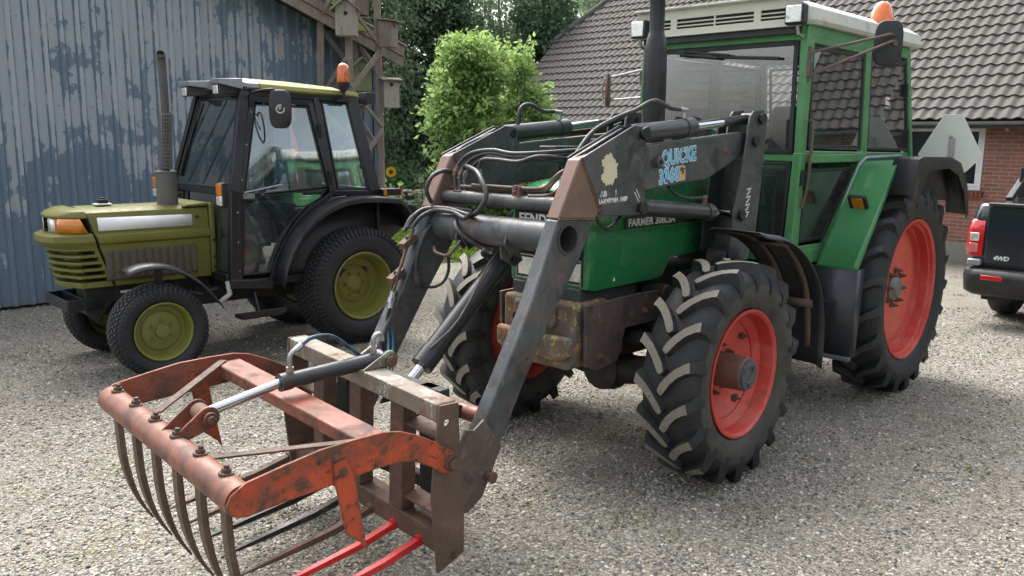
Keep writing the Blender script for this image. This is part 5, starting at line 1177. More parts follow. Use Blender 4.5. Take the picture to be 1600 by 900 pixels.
# slow vehicle triangle on the rear fender
mb = MB(); tr_pts = [(-.23, -.02), (-.065, .29), (.065, .29), (.23, -.03), (.12, -.155), (-.15, -.155)]
mb.prism(tr_pts, 'x', -.002, .002); o = mb.build('slow_vehicle_sign', MAT['tri'], trA, bevel=.001); o.location = (-3.12, .93, 1.78); o.rotation_euler = (0, 0, R(8))
cr = MB(); 
mb = MB(); mb.box((.02, 0, -.14), (.05, .10, .07)); mb.build('sign_foot', MAT['green_worn'], o, bevel=.006)
mb = MB(); mb.box((.018, -.0, -.09), (.03, .05, .03)); mb.bolt((.01, -.0, .12), (1, 0, 0), .009, .01); mb.box((.006, .01, .02), (.004, .045, .18)); mb.build('clamp', MAT['steel'], o, bevel=.004)
# ------------------------------------------------------------------ front loader (part of the green tractor)
mb = MB(); mb.lathe([(.078, -.415), (.078, .415)], (1.0, 0, 1.38), 'y', 40)
ld = mb.build('front_loader', MAT['loader'], trA, angle=40)
LD = MAT['loader']
mb = MB(); mb.cyl((.965, -.42, 1.535), (.965, .42, 1.535), .038, n=20); mb.build('upper_cross_tube', LD, ld)
mb = MB(); mb.lathe([(.076, .0), (.078, .005), (.064, .006), (.062, -.03), (.061, -.22), (0, -.22)], (1.0, .498, 1.38), 'y', 36); mb.build('tube_end', surf('dark tube lining', (.05, .05, .052), .5, .2), ld, angle=30)
boom_hi = [(.922, 1.757), (1.072, 1.478), (.795, 1.463), (.66, 1.60), (.72, 1.80)]
boom_lo = [(1.073, 1.476), (1.26, 1.08), (1.45, .76), (1.61, .505), (1.645, .40), (1.55, .33), (1.455, .46), (1.30, .72), (1.11, 1.0), (.91, 1.27), (.797, 1.461)]
arm_ = [(.58, 1.835), (.39, 1.822), (-.66, 1.905), (-.71, 1.88), (-.71, 1.79), (-.66, 1.77), (-.26, 1.632), (.39, 1.585), (.62, 1.58)]
plate_ = [(.915, 1.765), (.505, 1.925), (.425, 1.918), (.398, 1.90), (.398, 1.46), (.745, 1.478)]
post_ = [(-.64, 1.99), (-.68, 2.03), (-.80, 2.04), (-.86, 2.0), (-.83, 1.6), (-.79, 1.30), (-.70, 1.12), (-.48, 1.12), (-.50, 1.42), (-.56, 1.6)]
foot_ = [(1.57, .62), (1.63, .585), (1.68, .60), (1.73, .52), (1.80, .24), (1.67, .21), (1.58, .26), (1.50, .40), (1.46, .47)]
for s in (1, -1):
    Y0, Y1 = s * .418, s * .50
    mb = MB(); mb.prism(boom_lo, 'y', Y0, Y1); bo = mb.build('boom', LD, ld, bevel=.010, seg=3)
    cb1 = MB(); cb1.cyl((1.0, s * .38, 1.38), (1.0, s * .54, 1.38), .0655, n=36); cut(bo, cb1)
    mb = MB(); mb.prism(boom_hi, 'y', Y0 - s * .001, Y1 + s * .001); mb.build('boom_head', MAT['loader_brown'], ld, bevel=.010, seg=3)
    wp = [Vector((1.073 - .278 * k / 30, s * .5015, 1.477 - .014 * k / 30)) for k in range(31)]
    mb = MB(); mb.tube(wp, [.0045 + .0015 * math.sin(k * 2.1) for k in range(31)], 6)
    wp = [Vector(((.915 - .17 * k / 36), s * .513, 1.765 - .287 * k / 36)) for k in range(37)]; mb.tube([p + Vector((.004, -s * .010, -.0)) for p in wp], [.005 + .0015 * math.sin(k * 2.3) for k in range(37)], 6)
    mb.build('weld_seam', MAT['hub'], ld, angle=70)
    mb = MB(); mb.prism(arm_, 'y', s * .428, s * .492); mb.build('rear_arm', LD, ld, bevel=.008, seg=3)
    for a, b in ((.502, .512), (.406, .416)):
        mb = MB(); mb.prism(plate_, 'y', s * a, s * b); mb.build('knee_plate', LD, ld, bevel=.003)
    mb = MB(); mb.bar((.900, s * .43, 1.755), (.51, s * .43, 1.905), .02, .012); mb.bar((.900, s * .49, 1.755), (.51, s * .49, 1.905), .02, .012); mb.build('knee_stiffener', LD, ld, bevel=.002)
    for a, b in ((.522, .535), (.385, .398)):
        mb = MB(); mb.prism(post_, 'y', s * a, s * b); mb.build('post_plate', LD, ld, bevel=.004)
    mb = MB(); mb.prism([(-.50, 1.18), (-.48, .86), (-.62, .82), (-.76, 1.10), (-.76, 1.2)], 'y', s * .36, s * .50); mb.prism([(-.30, .86), (-.30, .98), (-.66, .98), (-.66, .84)], 'y', s * .30, s * .48); mb.build('mount', LD, ld, bevel=.008)
    mb = MB(); mb.prism([(-.52, 1.95), (-.60, 1.97), (-.62, 1.5), (-.52, 1.2), (-.38, 1.2), (-.40, 1.45)], 'y', s * .386, s * .40); mb.build('inner_post_plate', MAT['black'], ld, bevel=.003)
    # levelling cylinder
    mb = MB(); A, B = V(.44, s * .46, 1.882), V(-.10, s * .46, 1.925); d = (B - A).normalized(); mb.cyl(A - d * .03, B, .049, n=24); mb.cyl(B - d * .085, B + d * .004, .054, n=24); cy = mb.build('levelling_cylinder', MAT['cyl'], ld, angle=40)
    mb = MB(); C_ = V(-.76, s * .46, 1.985); mb.cyl(B, B.lerp(C_, .50), .027, n=16); mb.build('piston_rod', MAT['chrome'], cy)
    mb = MB(); mb.cyl(B.lerp(C_, .50), C_ - d * .0, .029, n=16); mb.cyl(C_ + V(0, -.04, 0), C_ + V(0, .04, 0), .038, n=20); mb.build('rod_end', MAT['black'], cy)
    mb = MB(); mb.cyl(V(-.04, s * .46, 1.96), V(-.04, s * .46, 2.01), .014, n=10); mb.cyl(V(-.055, s * .46, 2.015), V(.02, s * .46, 2.02), .014, n=10); mb.build('port', MAT['steel'], cy)
    # lifting cylinder
    mb = MB(); A, B = V(.44, s * .46, 1.502), V(-.35, s * .46, 1.43); d = (B - A).normalized(); mb.cyl(A - d * .03, B, .046, n=24); mb.cyl(B - d * .06, B + d * .004, .052, n=24); cy = mb.build('lifting_cylinder', MAT['cyl'], ld, angle=40)
    mb = MB(); mb.cyl(B, V(-.58, s * .46, 1.405), .024, n=16); mb.build('piston_rod', MAT['chrome'], cy)
    mb = MB(); mb.cyl(V(-.29, s * .46, 1.47), V(-.29, s * .46, 1.515), .014, n=10); mb.cyl(V(-.305, s * .46, 1.52), V(-.25, s * .46, 1.52), .013, n=10); mb.build('port', MAT['pipe'], cy)
    # pins
    for nm, (x, z), y0, y1, r in (('pin', (.44, 1.882), .40, .535, .026), ('pin', (.44, 1.502), .40, .535, .026), ('pin', (-.76, 1.985), .38, .55, .024), ('pin', (-.70, 1.85), .38, .55, .024), ('pin', (-.58, 1.405), .38, .55, .024)):
        mb = MB(); mb.cyl(V(x, s * y0, z), V(x, s * y1, z), r, n=18); mb.cyl(V(x, s * (y1 - .004), z), V(x, s * (y1 + .010), z), r * 1.5, n=6); mb.build(nm, MAT['black'], ld, bevel=.002)
    mb = MB(); mb.lathe([(.013, 0), (.030, 0), (.030, .035), (.024, .040), (.014, .040), (.012, .01), (0, .01)], (.285, s * .491, 1.735), 'y', 20) if s > 0 else mb.cyl((.285, -.491, 1.735), (.285, -.53, 1.735), .03); mb.build('stop_boss', LD, ld, angle=40)
    mb = MB(); mb.bolt((-.44, s * .492, 1.785), (0, s, 0), .016, .012); mb.build('rusty_bolt', surf('bright rust', (.22, .10, .06), .85, 0, .3, 20), ld)
    mb = MB(); mb.prism(foot_, 'y', s * .503, s * .517); mb.build('hitch_plate', MAT['bracket'], ld, bevel=.003)
    mb = MB(); mb.cyl((1.555, s * .49, .355), (1.555, s * .545, .355), .022, n=14); mb.cyl((1.555, s * .545, .355), (1.555, s * .562, .355), .028, n=6); mb.build('hitch_pin', MAT['rust'], ld, bevel=.002)
mb = MB(); mb.cyl((1.50, -.42, .595), (1.50, .42, .595), .040, n=24); mb.build('lower_cross_tube', MAT['tube_worn'], ld)
mb = MB()
for y in (-.34, .30): mb.box((1.70, y, .50), (.06, .09, .52)); mb.bar((1.5, y, .59), (1.70, y, .66), .05, .06)
mb.box((1.70, 0, .73), (.06, .8, .06)); mb.box((1.70, 0, .30), (.05, .8, .06)); mb.build('quick_hitch', MAT['dark'], ld, bevel=.006)
mb = MB()
for y in (-.07, .07): mb.prism([(1.03, 1.33), (.90, 1.30), (.86, 1.22), (.92, 1.19), (1.02, 1.24)], 'y', y - .006, y + .006)
for y in (-.20, -.02 - .13, .16): mb.prism([(1.07, 1.40), (1.09, 1.33), (1.04, 1.27), (.99, 1.29)], 'y', y - .005, y + .005)
mb.build('cylinder_lugs', LD, ld, bevel=.002)
mb = MB(); A, B = V(.93, 0, 1.225), V(1.495, 0, .752); d = (B - A).normalized(); mb.cyl(A, B, .053, n=28); mb.cyl(B - d * .10, B + d * .004, .058, n=28); mb.cyl(A + V(0, -.09, 0), A + V(0, .09, 0), .022, n=14); tc_ = mb.build('tilt_cylinder', MAT['cyl_black'], ld, angle=40)
mb = MB(); mb.cyl(B, V(1.63, 0, .642), .027, n=18); mb.build('piston_rod', MAT['chrome'], tc_)
mb = MB(); mb.cyl((1.62, -.06, .645), (1.62, .06, .645), .03, n=16); mb.prism([(1.58, .68), (1.66, .68), (1.72, .60), (1.60, .60)], 'y', -.05, -.035); mb.prism([(1.58, .68), (1.66, .68), (1.72, .60), (1.60, .60)], 'y', .035, .05); mb.build('clevis', MAT['black'], tc_)
mb = MB(); mb.tube([A + V(-.01, 0, .05) + d * .02, A + V(-.0, .015, .075) + d * .02, A + V(.06, .02, .05) + d * .08, A + V(.0, .02, 0) + V(0, .02, 0) + d * .45 + V(.035, .03, .035), B + V(.04, .04, .04) - d * .08], .006, 6, smooth=3); mb.build('cylinder_pipe', MAT['pipe'], tc_)
# decals
xd, zd = V(-1, 0, .085), V(.085, 0, 1)
for s_, dep, mt in ((.0042, .0004, 'sticker_white'), (.0, .0008, 'sticker_blue')):
    text('QUICKE', .108, MAT[mt], ld, (.222, .4935 + dep, 1.716), xd, zd, 'sticker', .0006, 0, s_ + .003, 1.04, .84)
    text('3360', .104, MAT[mt], ld, (.245, .4935 + dep, 1.618), xd, zd, 'sticker', .0006, 0, s_ + .003, 1.08, .92)
text('i', .098, MAT['sticker_sand'], ld, (.045, .494, 1.640), xd, zd, 'sticker', .0006, 0, .012, 1, 2.2)
mb = MB()
def blob(cx, cz, rx, rz, seed, n=90, notch=None):
    P = []
    for k in range(n):
        a = 2 * PI * k / n; q = 1 + .16 * mnoise.noise(Vector((math.cos(a) * 2.2, math.sin(a) * 2.2, seed))) + .22 * mnoise.noise(Vector((math.cos(a) * 8, math.sin(a) * 8, seed)))
        if notch and abs(((a - notch[0] + PI) % (2 * PI)) - PI) < notch[1]: q *= notch[2]
        P.append((cx - rx * q * math.cos(a), cz + rz * q * math.sin(a)))
    return P
mb.prism(blob(.712, 1.702, .068, .078, 3.3, notch=(PI, .33, .66)), 'y', .5125, .5132); mb.build('sticker_remains', MAT['sticker_cream'], ld)
text('AB      I', .038, MAT['paper'], ld, (.775, .5128, 1.572), (-1, 0, .03), (.03, 0, 1), 'worn_print', .0004, 0, .002, 1, 1.1)
text('LA-MASKINER  AMBP', .031, MAT['paper'], ld, (.785, .5128, 1.538), (-1, 0, .03), (.03, 0, 1), 'worn_print', .0004, 0, .0018, .95, .86)
mb = MB(); mb.bar((.475, .5128, 1.60), (.44, .5128, 1.552), .0008, .004); mb.bar((.49, .5128, 1.586), (.445, .5128, 1.53), .0008, .004); mb.build('worn_stripes', MAT['letter'], ld)
mb = MB(); pw = MAT['paper']
for k in range(4):
    z = 1.555 - .048 * k; x = -.655 - .004 * (4 - k)
    mb.prism([(x + .025, z), (x - .03, z + .004), (x - .03, z + .012), (x + .025, z + .008)], 'y', .5352, .5358)
    mb.prism([(x + .025, z - .030), (x + .015, z - .034), (x - .022, z - .006), (x - .012, z - .002)], 'y', .5352, .5358)
mb.build('worn_pictogram', MAT['letter'], ld)
# hydraulic pipes and hoses, each its own piece
def hose(pts, r=.009, mat='hose', name='hose', sm=6, n=8, par=None):
    mb = MB(); mb.tube(pts, r, n, smooth=sm); return mb.build(name, MAT[mat], par or ld, angle=60)
def fitting(a, b, r=.013, mat='steel', par=None): mb = MB(); mb.cyl(a, b, r, n=8); mb.cyl(Vector(a).lerp(Vector(b), .35), Vector(a).lerp(Vector(b), .65), r * 1.3, n=6); return mb.build('hose_fitting', MAT[mat], par or ld)
hose([(.42, -.46, 1.905), (.56, -.46, 1.875), (.72, -.46, 1.83), (.84, -.455, 1.775), (.885, -.44, 1.69), (.85, -.42, 1.63)], .012)
hose([(.86, -.41, 1.62), (.95, -.41, 1.675), (1.05, -.42, 1.65), (1.09, -.43, 1.58), (1.05, -.43, 1.50), (.98, -.40, 1.455), (.95, -.30, 1.46)], .012)
hose([(1.19, -.47, 1.37), (1.15, -.46, 1.435), (1.08, -.44, 1.47), (1.05, -.30, 1.475), (1.05, -.14, 1.455), (1.07, -.05, 1.48), (1.05, -.01, 1.56), (1.03, -.06, 1.63), (.99, -.14, 1.675), (.95, -.22, 1.69), (.915, -.30, 1.70)], .014)
hose([(1.19, -.44, 1.37), (1.14, -.42, 1.43), (1.07, -.38, 1.465), (1.07, -.24, 1.463), (1.08, -.14, 1.44), (1.09, -.08, 1.47)], .012)
hose([(1.20, -.49, 1.35), (1.14, -.50, 1.42), (1.06, -.47, 1.46), (1.0, -.35, 1.475), (.98, -.18, 1.47)], .012)
hose([(1.08, -.41, 1.38), (1.13, -.41, 1.33), (1.18, -.41, 1.22), (1.19, -.41, 1.12)], .013)
fitting((1.19, -.41, 1.14), (1.185, -.41, 1.08), .014, 'pipe')
hose([(1.15, -.41, 1.065), (1.08, -.40, 1.04), (1.0, -.40, 1.06), (.96, -.40, 1.12), (.96, -.40, 1.2)], .009)
for j, (o, m_) in enumerate(((0, 'pipe'), (.028, 'pipe'))):
    hose([(1.15 + o, -.47 + o, 1.36), (1.20 + o, -.47 + o, 1.26), (1.26 + o, -.46 + o, 1.14), (1.30 + o, -.46 + o, 1.04)], .008, m_, 'steel_pipe')
    fitting((1.30 + o, -.46 + o, 1.04), (1.325 + o, -.455 + o, .955), .016)
    hose([(1.325 + o, -.455 + o, .96), (1.34 + o, -.44, .88), (1.36 + o, -.40, .78), (1.42 + o, -.33, .70), (1.52, -.22, .60 - o)], .009, 'blue_hose')
for z in (1.30, 1.12):
    mb = MB(); x = 1.17 + (1.30 - z) * .47; mb.box((x + .03, -.455, z), (.10, .05, .035), Matrix.Rotation(R(30), 3, 'Y')); mb.bolt((x + .05, -.44, z + .02), (1, 0, .4), .008, .008); mb.build('pipe_clamp', MAT['rust'], ld, bevel=.003)
hose([(1.50, -.20, .64), (1.56, -.12, .60), (1.60, -.05, .52), (1.56, .02, .56), (1.52, .0, .66)], .010)
hose([(1.49, -.16, .62), (1.55, -.1, .55), (1.57, -.0, .50), (1.54, .06, .54)], .009)
pz = 1.78
for j, (yoff, zo, yl) in enumerate(((0, .0, -.34), (.03, -.016, -.30), (.06, -.032, -.26))):
    hose([(.45, .36, 1.80 + zo), (.70, .30, pz + .015 + zo), (.88, .18, pz + zo), (.90, .02, pz - .005 + zo), (.90, -.12, pz + .010 + zo), (.90, yl + .06, pz - .01 + zo), (.91, yl - .03, pz - .07 + zo), (.93, yl - .04, 1.65), (.95, yl - .01, 1.57)], .011, 'hose', 'hose')
    fitting((.91, yl - .035, 1.70 + zo), (.935, yl - .04, 1.645 + zo), .014, 'pipe')
hose([(.50, .34, 1.79), (.72, .30, 1.755), (.90, .22, 1.765), (.93, .10, 1.735), (.93, -.05, 1.742), (.93, -.15, 1.74), (.935, -.18, 1.71), (.94, -.17, 1.62), (.955, -.12, 1.575)], .010, 'hose', 'hose')
fitting((.94, -.175, 1.69), (.94, -.172, 1.645), .014)
for j in range(3):
    hose([(.955 + .015 * (j - 1), -.40 + .1 * j, 1.582 + .012 * j), (.955 + .015 * (j - 1), .22, 1.582 + .012 * j), (.95, .31, 1.60 + .01 * j), (.94, .36, 1.65 + .01 * j), (.90, .38, 1.70)], .009, 'pipe', 'steel_pipe')
mb = MB(); mb.box((.965, .14, 1.585), (.05, .05, .06)); mb.box((.965, .14, 1.61), (.065, .022, .02)); mb.bolt((.99, .14, 1.585), (1, 0, 0), .01, .012); mb.build('manifold_clamp', MAT['hub'], ld, bevel=.004)
mb = MB(); mb.box((.965, -.30, 1.565), (.05, .06, .02)); mb.box((.97, -.26, 1.535), (.04, .05, .02)); mb.build('pipe_bracket', MAT['rust'], ld, bevel=.003)
hose([(.02, .46, 2.02), (.12, .46, 2.025), (.26, .455, 2.055), (.40, .43, 2.0), (.52, .39, 1.955), (.66, .36, 1.885), (.80, .36, 1.76), (.87, .36, 1.67)], .013)
fitting((.85, .36, 1.70), (.89, .36, 1.63), .016)
hose([(.88, .36, 1.64), (.93, .355, 1.595), (.97, .32, 1.575), (.98, .22, 1.57)], .010, 'pipe', 'steel_pipe')
hose([(.02, -.46, 2.02), (.12, -.46, 2.02), (.24, -.46, 2.055), (.32, -.46, 2.03), (.345, -.46, 1.93), (.35, -.46, 1.80)], .013)
fitting((.345, -.46, 1.90), (.35, -.46, 1.84), .016)
hose([(.74, .45, 1.47), (.64, .445, 1.40), (.54, .44, 1.43), (.47, .44, 1.49)], .010)
hose([(.10, .46, 1.60), (.03, .46, 1.555), (-.10, .46, 1.525), (-.25, .46, 1.52)], .009)
hose([(.88, -.22, 1.40), (1.06, -.22, 1.42), (1.10, -.15, 1.36), (1.03, -.06, 1.29), (.97, -.03, 1.265)], .013)
fitting((1.03, -.06, 1.29), (.98, -.035, 1.265), .016)
hose([(1.10, -.36, 1.27), (1.14, -.30, 1.25), (1.13, -.22, 1.24), (1.11, -.17, 1.29), (1.09, -.16, 1.32)], .009, 'pipe', 'steel_pipe')
mb = MB(); mb.box((.60, .10, 1.79), (.22, .12, .05)); mb.box((.55, .33, 1.83), (.10, .06, .05)); mb.build('valve_block', MAT['dark'], ld, bevel=.006)
for j in range(3): hose([(.48 - .02 * j, .34, 1.82), (.25, .34 - .05 * j, 1.83), (.02, .32 - .04 * j, 1.82), (-.6, .33 - .03 * j, 1.80)], .010)

# ------------------------------------------------------------------ manure grab on the loader
GM = Matrix(((-.724, .689, .037, .681), (-.690, -.722, -.038, 4.971), (0, -.053, .999, .001), (0, 0, 0, 1)))
base = GM @ Vector((1.85, 0, .10))
gx = GM.to_3x3().normalized(); GR = gx.to_4x4(); GR.translation = base
grab = tag(empty('manure_grab'), 'rusty orange grapple fork with curved tines, in front of the loader arms', 'grapple fork'); grab.matrix_world = GR
GI = Matrix.Translation((-1.85, 0, -.10))
def GB(): m_ = MB(); m_.xf = GI; return m_
mb = GB(); mb.box((1.89, -.0025, .803), (.10, 1.165, .076)); mb.build('top_beam', MAT['rust_beam'], grab, bevel=.006, seg=3)
ep = [(1.94, .842), (1.845, .838), (1.83, .66), (1.793, .34), (1.787, .155), (1.925, .105), (1.968, .45), (1.962, .56)]
for s in (1, -1):
    mb = GB(); mb.prism(ep, 'y', s * .588, s * .601); o = mb.build('end_plate', MAT['rust_plate'], grab, bevel=.002)
    c1 = GB(); c1.cyl((1.90, s * .55, .763), (1.90, s * .65, .763), .016, n=20); cut(o, c1)
    mb = GB(); mb.bolt((1.84, s * .601, .165), (0, s, 0), .014, .012); mb.build('plate_bolt', MAT['rust'], o)
mb = GB(); mb.box((1.885, -.004, .225), (.055, 1.17, .09)); mb.box((1.83, -.004, .262), (.055, 1.17, .014)); mb.build('lower_beam', MAT['rust'], grab, bevel=.004)
for y in (-.36, -.045, .275):
    mb = GB(); mb.box((1.875, y, .517), (.075, .095, .492)); mb.build('upright', MAT['rust'], grab, bevel=.006)
for y, z in ((.455, .68), (.455, .345), (-.50, .60)):
    mb = GB(); mb.box((1.86, y, z), (.08, .262 if y > 0 else .17, .012), Matrix.Rotation(R(12), 3, 'Y')); mb.build('gusset', MAT['rust'], grab, bevel=.002)
cols = {0: 'red', 1: 'red', 2: 'rust', 3: 'black_steel', 4: 'black_steel', 5: 'rust', 6: 'rust'}
for k in range(7):
    y = .452 - .182 * k; L_ = .66 if k < 2 else .64
    mb = GB(); mb.tube([(1.90, y, .19), (2.1, y, .145), (2.35, y, .115), (1.90 + L_, y, .092)], [.023, .022, .017, .004], 6, smooth=0); mb.cyl((1.905, y, .192), (1.925, y, .188), .026, n=10)
    mb.build('lower_tine', MAT[cols[k]], grab, angle=25)
# swinging frame
arm_o = [(2.815, .73), (2.832, .695), (2.81, .655), (2.765, .640), (2.60, .652), (2.42, .658), (2.26, .668), (2.15, .668), (2.07, .648), (1.99, .605), (1.93, .560), (1.885, .548), (1.850, .565), (1.846, .605), (1.872, .638), (1.97, .705), (2.06, .755), (2.14, .790), (2.22, .806), (2.34, .808), (2.48, .805), (2.62, .785), (2.76, .762)]
for s in (1, -1):
    mb = GB(); mb.prism(arm_o, 'y', s * .605, s * .618); ar = mb.build('swing_arm', MAT['orange'] if s > 0 else MAT['orange_worn'], grab, bevel=.003)
    mb = GB(); mb.cyl((1.888, s * .60, .593), (1.888, s * .630, .593), .034, n=20); mb.cyl((1.888, s * .630, .593), (1.888, s * .650, .593), .024, n=6); mb.build('pivot_bolt', MAT['rust'], ar, bevel=.002)
    mb = GB(); mb.bolt((2.425, s * .618, .762), (0, s, 0), .013, .012); mb.build('bolt', MAT['hub'], ar)
    mb = GB(); mb.bolt((2.40, s * .628, .700), (0, s, 0), .013, .012); mb.build('bolt', MAT['hub'], ar)
    bl = [(2.44, .745), (2.385, .752), (2.355, .70), (2.292, .355), (2.318, .395), (2.385, .455), (2.435, .68)]
    mb = GB(); mb.prism(bl, 'y', s * .6195, s * .628) if s > 0 else mb.prism([(a, b) for a, b in bl], 'y', -.603, -.594); mb.build('side_blade', MAT['orange'], grab, bevel=.0015)
mb = GB(); mb.cyl((2.775, -.603, .697), (2.775, .603, .697), .056, n=40); mb.tube([(2.775, -.603, .697), (2.775, -.625, .697), (2.775, -.637, .697)], [.056, .050, .03], 32); tb = mb.build('front_tube', MAT['tube_worn'], grab, angle=40)
mb = GB(); mb.bar((2.255, -.603, .752), (2.235, .603, .752), .125, .055); mb.build('cross_beam', MAT['orange_worn'], grab, bevel=.008, seg=3)
for a_, b_ in (((2.30, .59, .785), (2.74, .30, .735)), ((2.28, -.59, .785), (2.73, -.22, .745))):
    mb = GB(); mb.bar(a_, b_, .034, .008); mb.build('diagonal_strap', MAT['rust'], grab, bevel=.001)
for k in range(6):
    y = -.535 + .205 * k
    mb = GB(); ux = V(-.12, 0, 1).normalized(); c0 = V(2.772, y, .752); mb.cyl(c0 - ux * .006, c0 + ux * .006, .026, n=14); mb.cyl(c0 + ux * .006, c0 + ux * .020, .0175, n=6); mb.cyl(c0 + ux * .020, c0 + ux * .032, .010, n=10); mb.build('tine_bolt', MAT['rust'], tb, bevel=.0015)
    # curved tine: flat tapering bar, spine in the xz plane
    sp = spline([(2.775, y, .65), (2.772, y, .56), (2.762, y, .44), (2.737, y, .32), (2.700, y, .22), (2.650, y, .130)], 5); n_ = len(sp); secs = []
    for i, p in enumerate(sp):
        t = i / (n_ - 1); tg_ = (sp[min(i + 1, n_ - 1)] - sp[max(i - 1, 0)]).normalized(); nn = Vector((0, 1, 0)).cross(tg_).normalized()
        w = .0275 * (1 - .90 * max(0, (t - .45) / .55) ** 1.3); h = .013 * (1 - .70 * max(0, (t - .5) / .5))
        secs.append([p + nn * h * a_ + Vector((0, w * b_, 0)) for a_, b_ in ((1, .55), (1, -.55), (.2, -1), (-1, -.8), (-1, .8), (.2, 1))])
    mb = GB(); mb.loft(secs); mb.build('curved_tine', MAT['tine'], grab, angle=30)
# closing cylinder
mb = GB(); A, B = V(1.80, .0, .862), V(2.305, .0, .845); d = (B - A).normalized(); mb.cyl(A - d * .02, B - d * .0, .034, n=28); mb.cyl(B - d * .045, B + d * .004, .038, n=28); mb.cyl(A + V(0, -.03, 0), A + V(0, .03, 0), .036, n=20); gc = mb.build('closing_cylinder', MAT['cyl'], grab, angle=40)
mb = GB(); mb.cyl(B, V(2.655, .04, .800), .0205, n=20); mb.build('piston_rod', MAT['chrome'], gc)
mb = GB(); mb.cyl((2.655, .005, .800), (2.655, .075, .800), .036, n=20); mb.build('rod_eye', MAT['rust'], gc)
mb = GB()
for y in (-.012, .092):
    P_ = [(2.80, .745), (2.735, .730)] + [(2.655 + .045 * math.cos(t), .800 + .045 * math.sin(t)) for t in [R(-115 - 22 * k) for k in range(10)]]
    mb.prism(P_, 'y', y - .005, y + .005)
mb.build('tube_lugs', MAT['orange_worn'], grab, bevel=.002)
mb = GB(); mb.cyl((2.655, -.02, .800), (2.655, .105, .800), .020, n=16); mb.cyl((2.655, .105, .800), (2.655, .118, .800), .028, n=16); mb.cyl((2.655, .118, .800), (2.655, .130, .800), .018, n=6); mb.build('lug_pin', MAT['tube_worn'], grab, bevel=.002)
mb = GB()
for y in (-.06, .06):
    P_ = [(1.945, .842), (1.79, .842), (1.77, .83)] + [(1.80 + .045 * math.cos(t), .868 + .045 * math.sin(t)) for t in [R(200 - 22 * k) for k in range(8)]]
    mb.prism(P_, 'y', y - .005, y + .005)
mb.build('beam_lugs', MAT['rust_beam'], grab, bevel=.002)
mb = GB(); mb.cyl((1.80, -.08, .865), (1.80, .085, .865), .020, n=16); mb.cyl((1.80, .068, .865), (1.80, .082, .865), .028, n=6); mb.build('lug_pin', MAT['hub'], grab, bevel=.002)
def ghose(pts, r, mat, name='hose'): mb = GB(); mb.tube(pts, r, 10, smooth=6); return mb.build(name, MAT[mat], grab, angle=60)
mb = GB(); mb.cyl((2.26, 0, .875), (2.26, 0, .905), .017, n=6); mb.tube([(2.26, 0, .90), (2.26, 0, .945), (2.25, 0, .965), (2.225, 0, .98)], .011, 10, smooth=4); mb.cyl((2.235, 0, .972), (2.205, 0, .992), .015, n=8); mb.build('elbow', MAT['steel'], gc)
ghose([(2.21, 0, .99), (2.15, -.01, 1.012), (2.05, -.02, 1.0), (1.95, -.04, .93), (1.86, -.07, .86), (1.78, -.1, .80)], .0095, 'blue_hose')
mb = GB(); mb.cyl((1.845, 0, .89), (1.845, 0, .925), .017, n=6); mb.tube([(1.845, 0, .92), (1.845, 0, .96), (1.83, 0, .978), (1.805, 0, .975), (1.795, 0, .945)], .011, 10, smooth=4); mb.build('elbow', MAT['steel'], gc)
ghose([(1.795, 0, .95), (1.775, -.02, .88), (1.76, -.06, .76), (1.70, -.12, .66)], .010, 'hose')
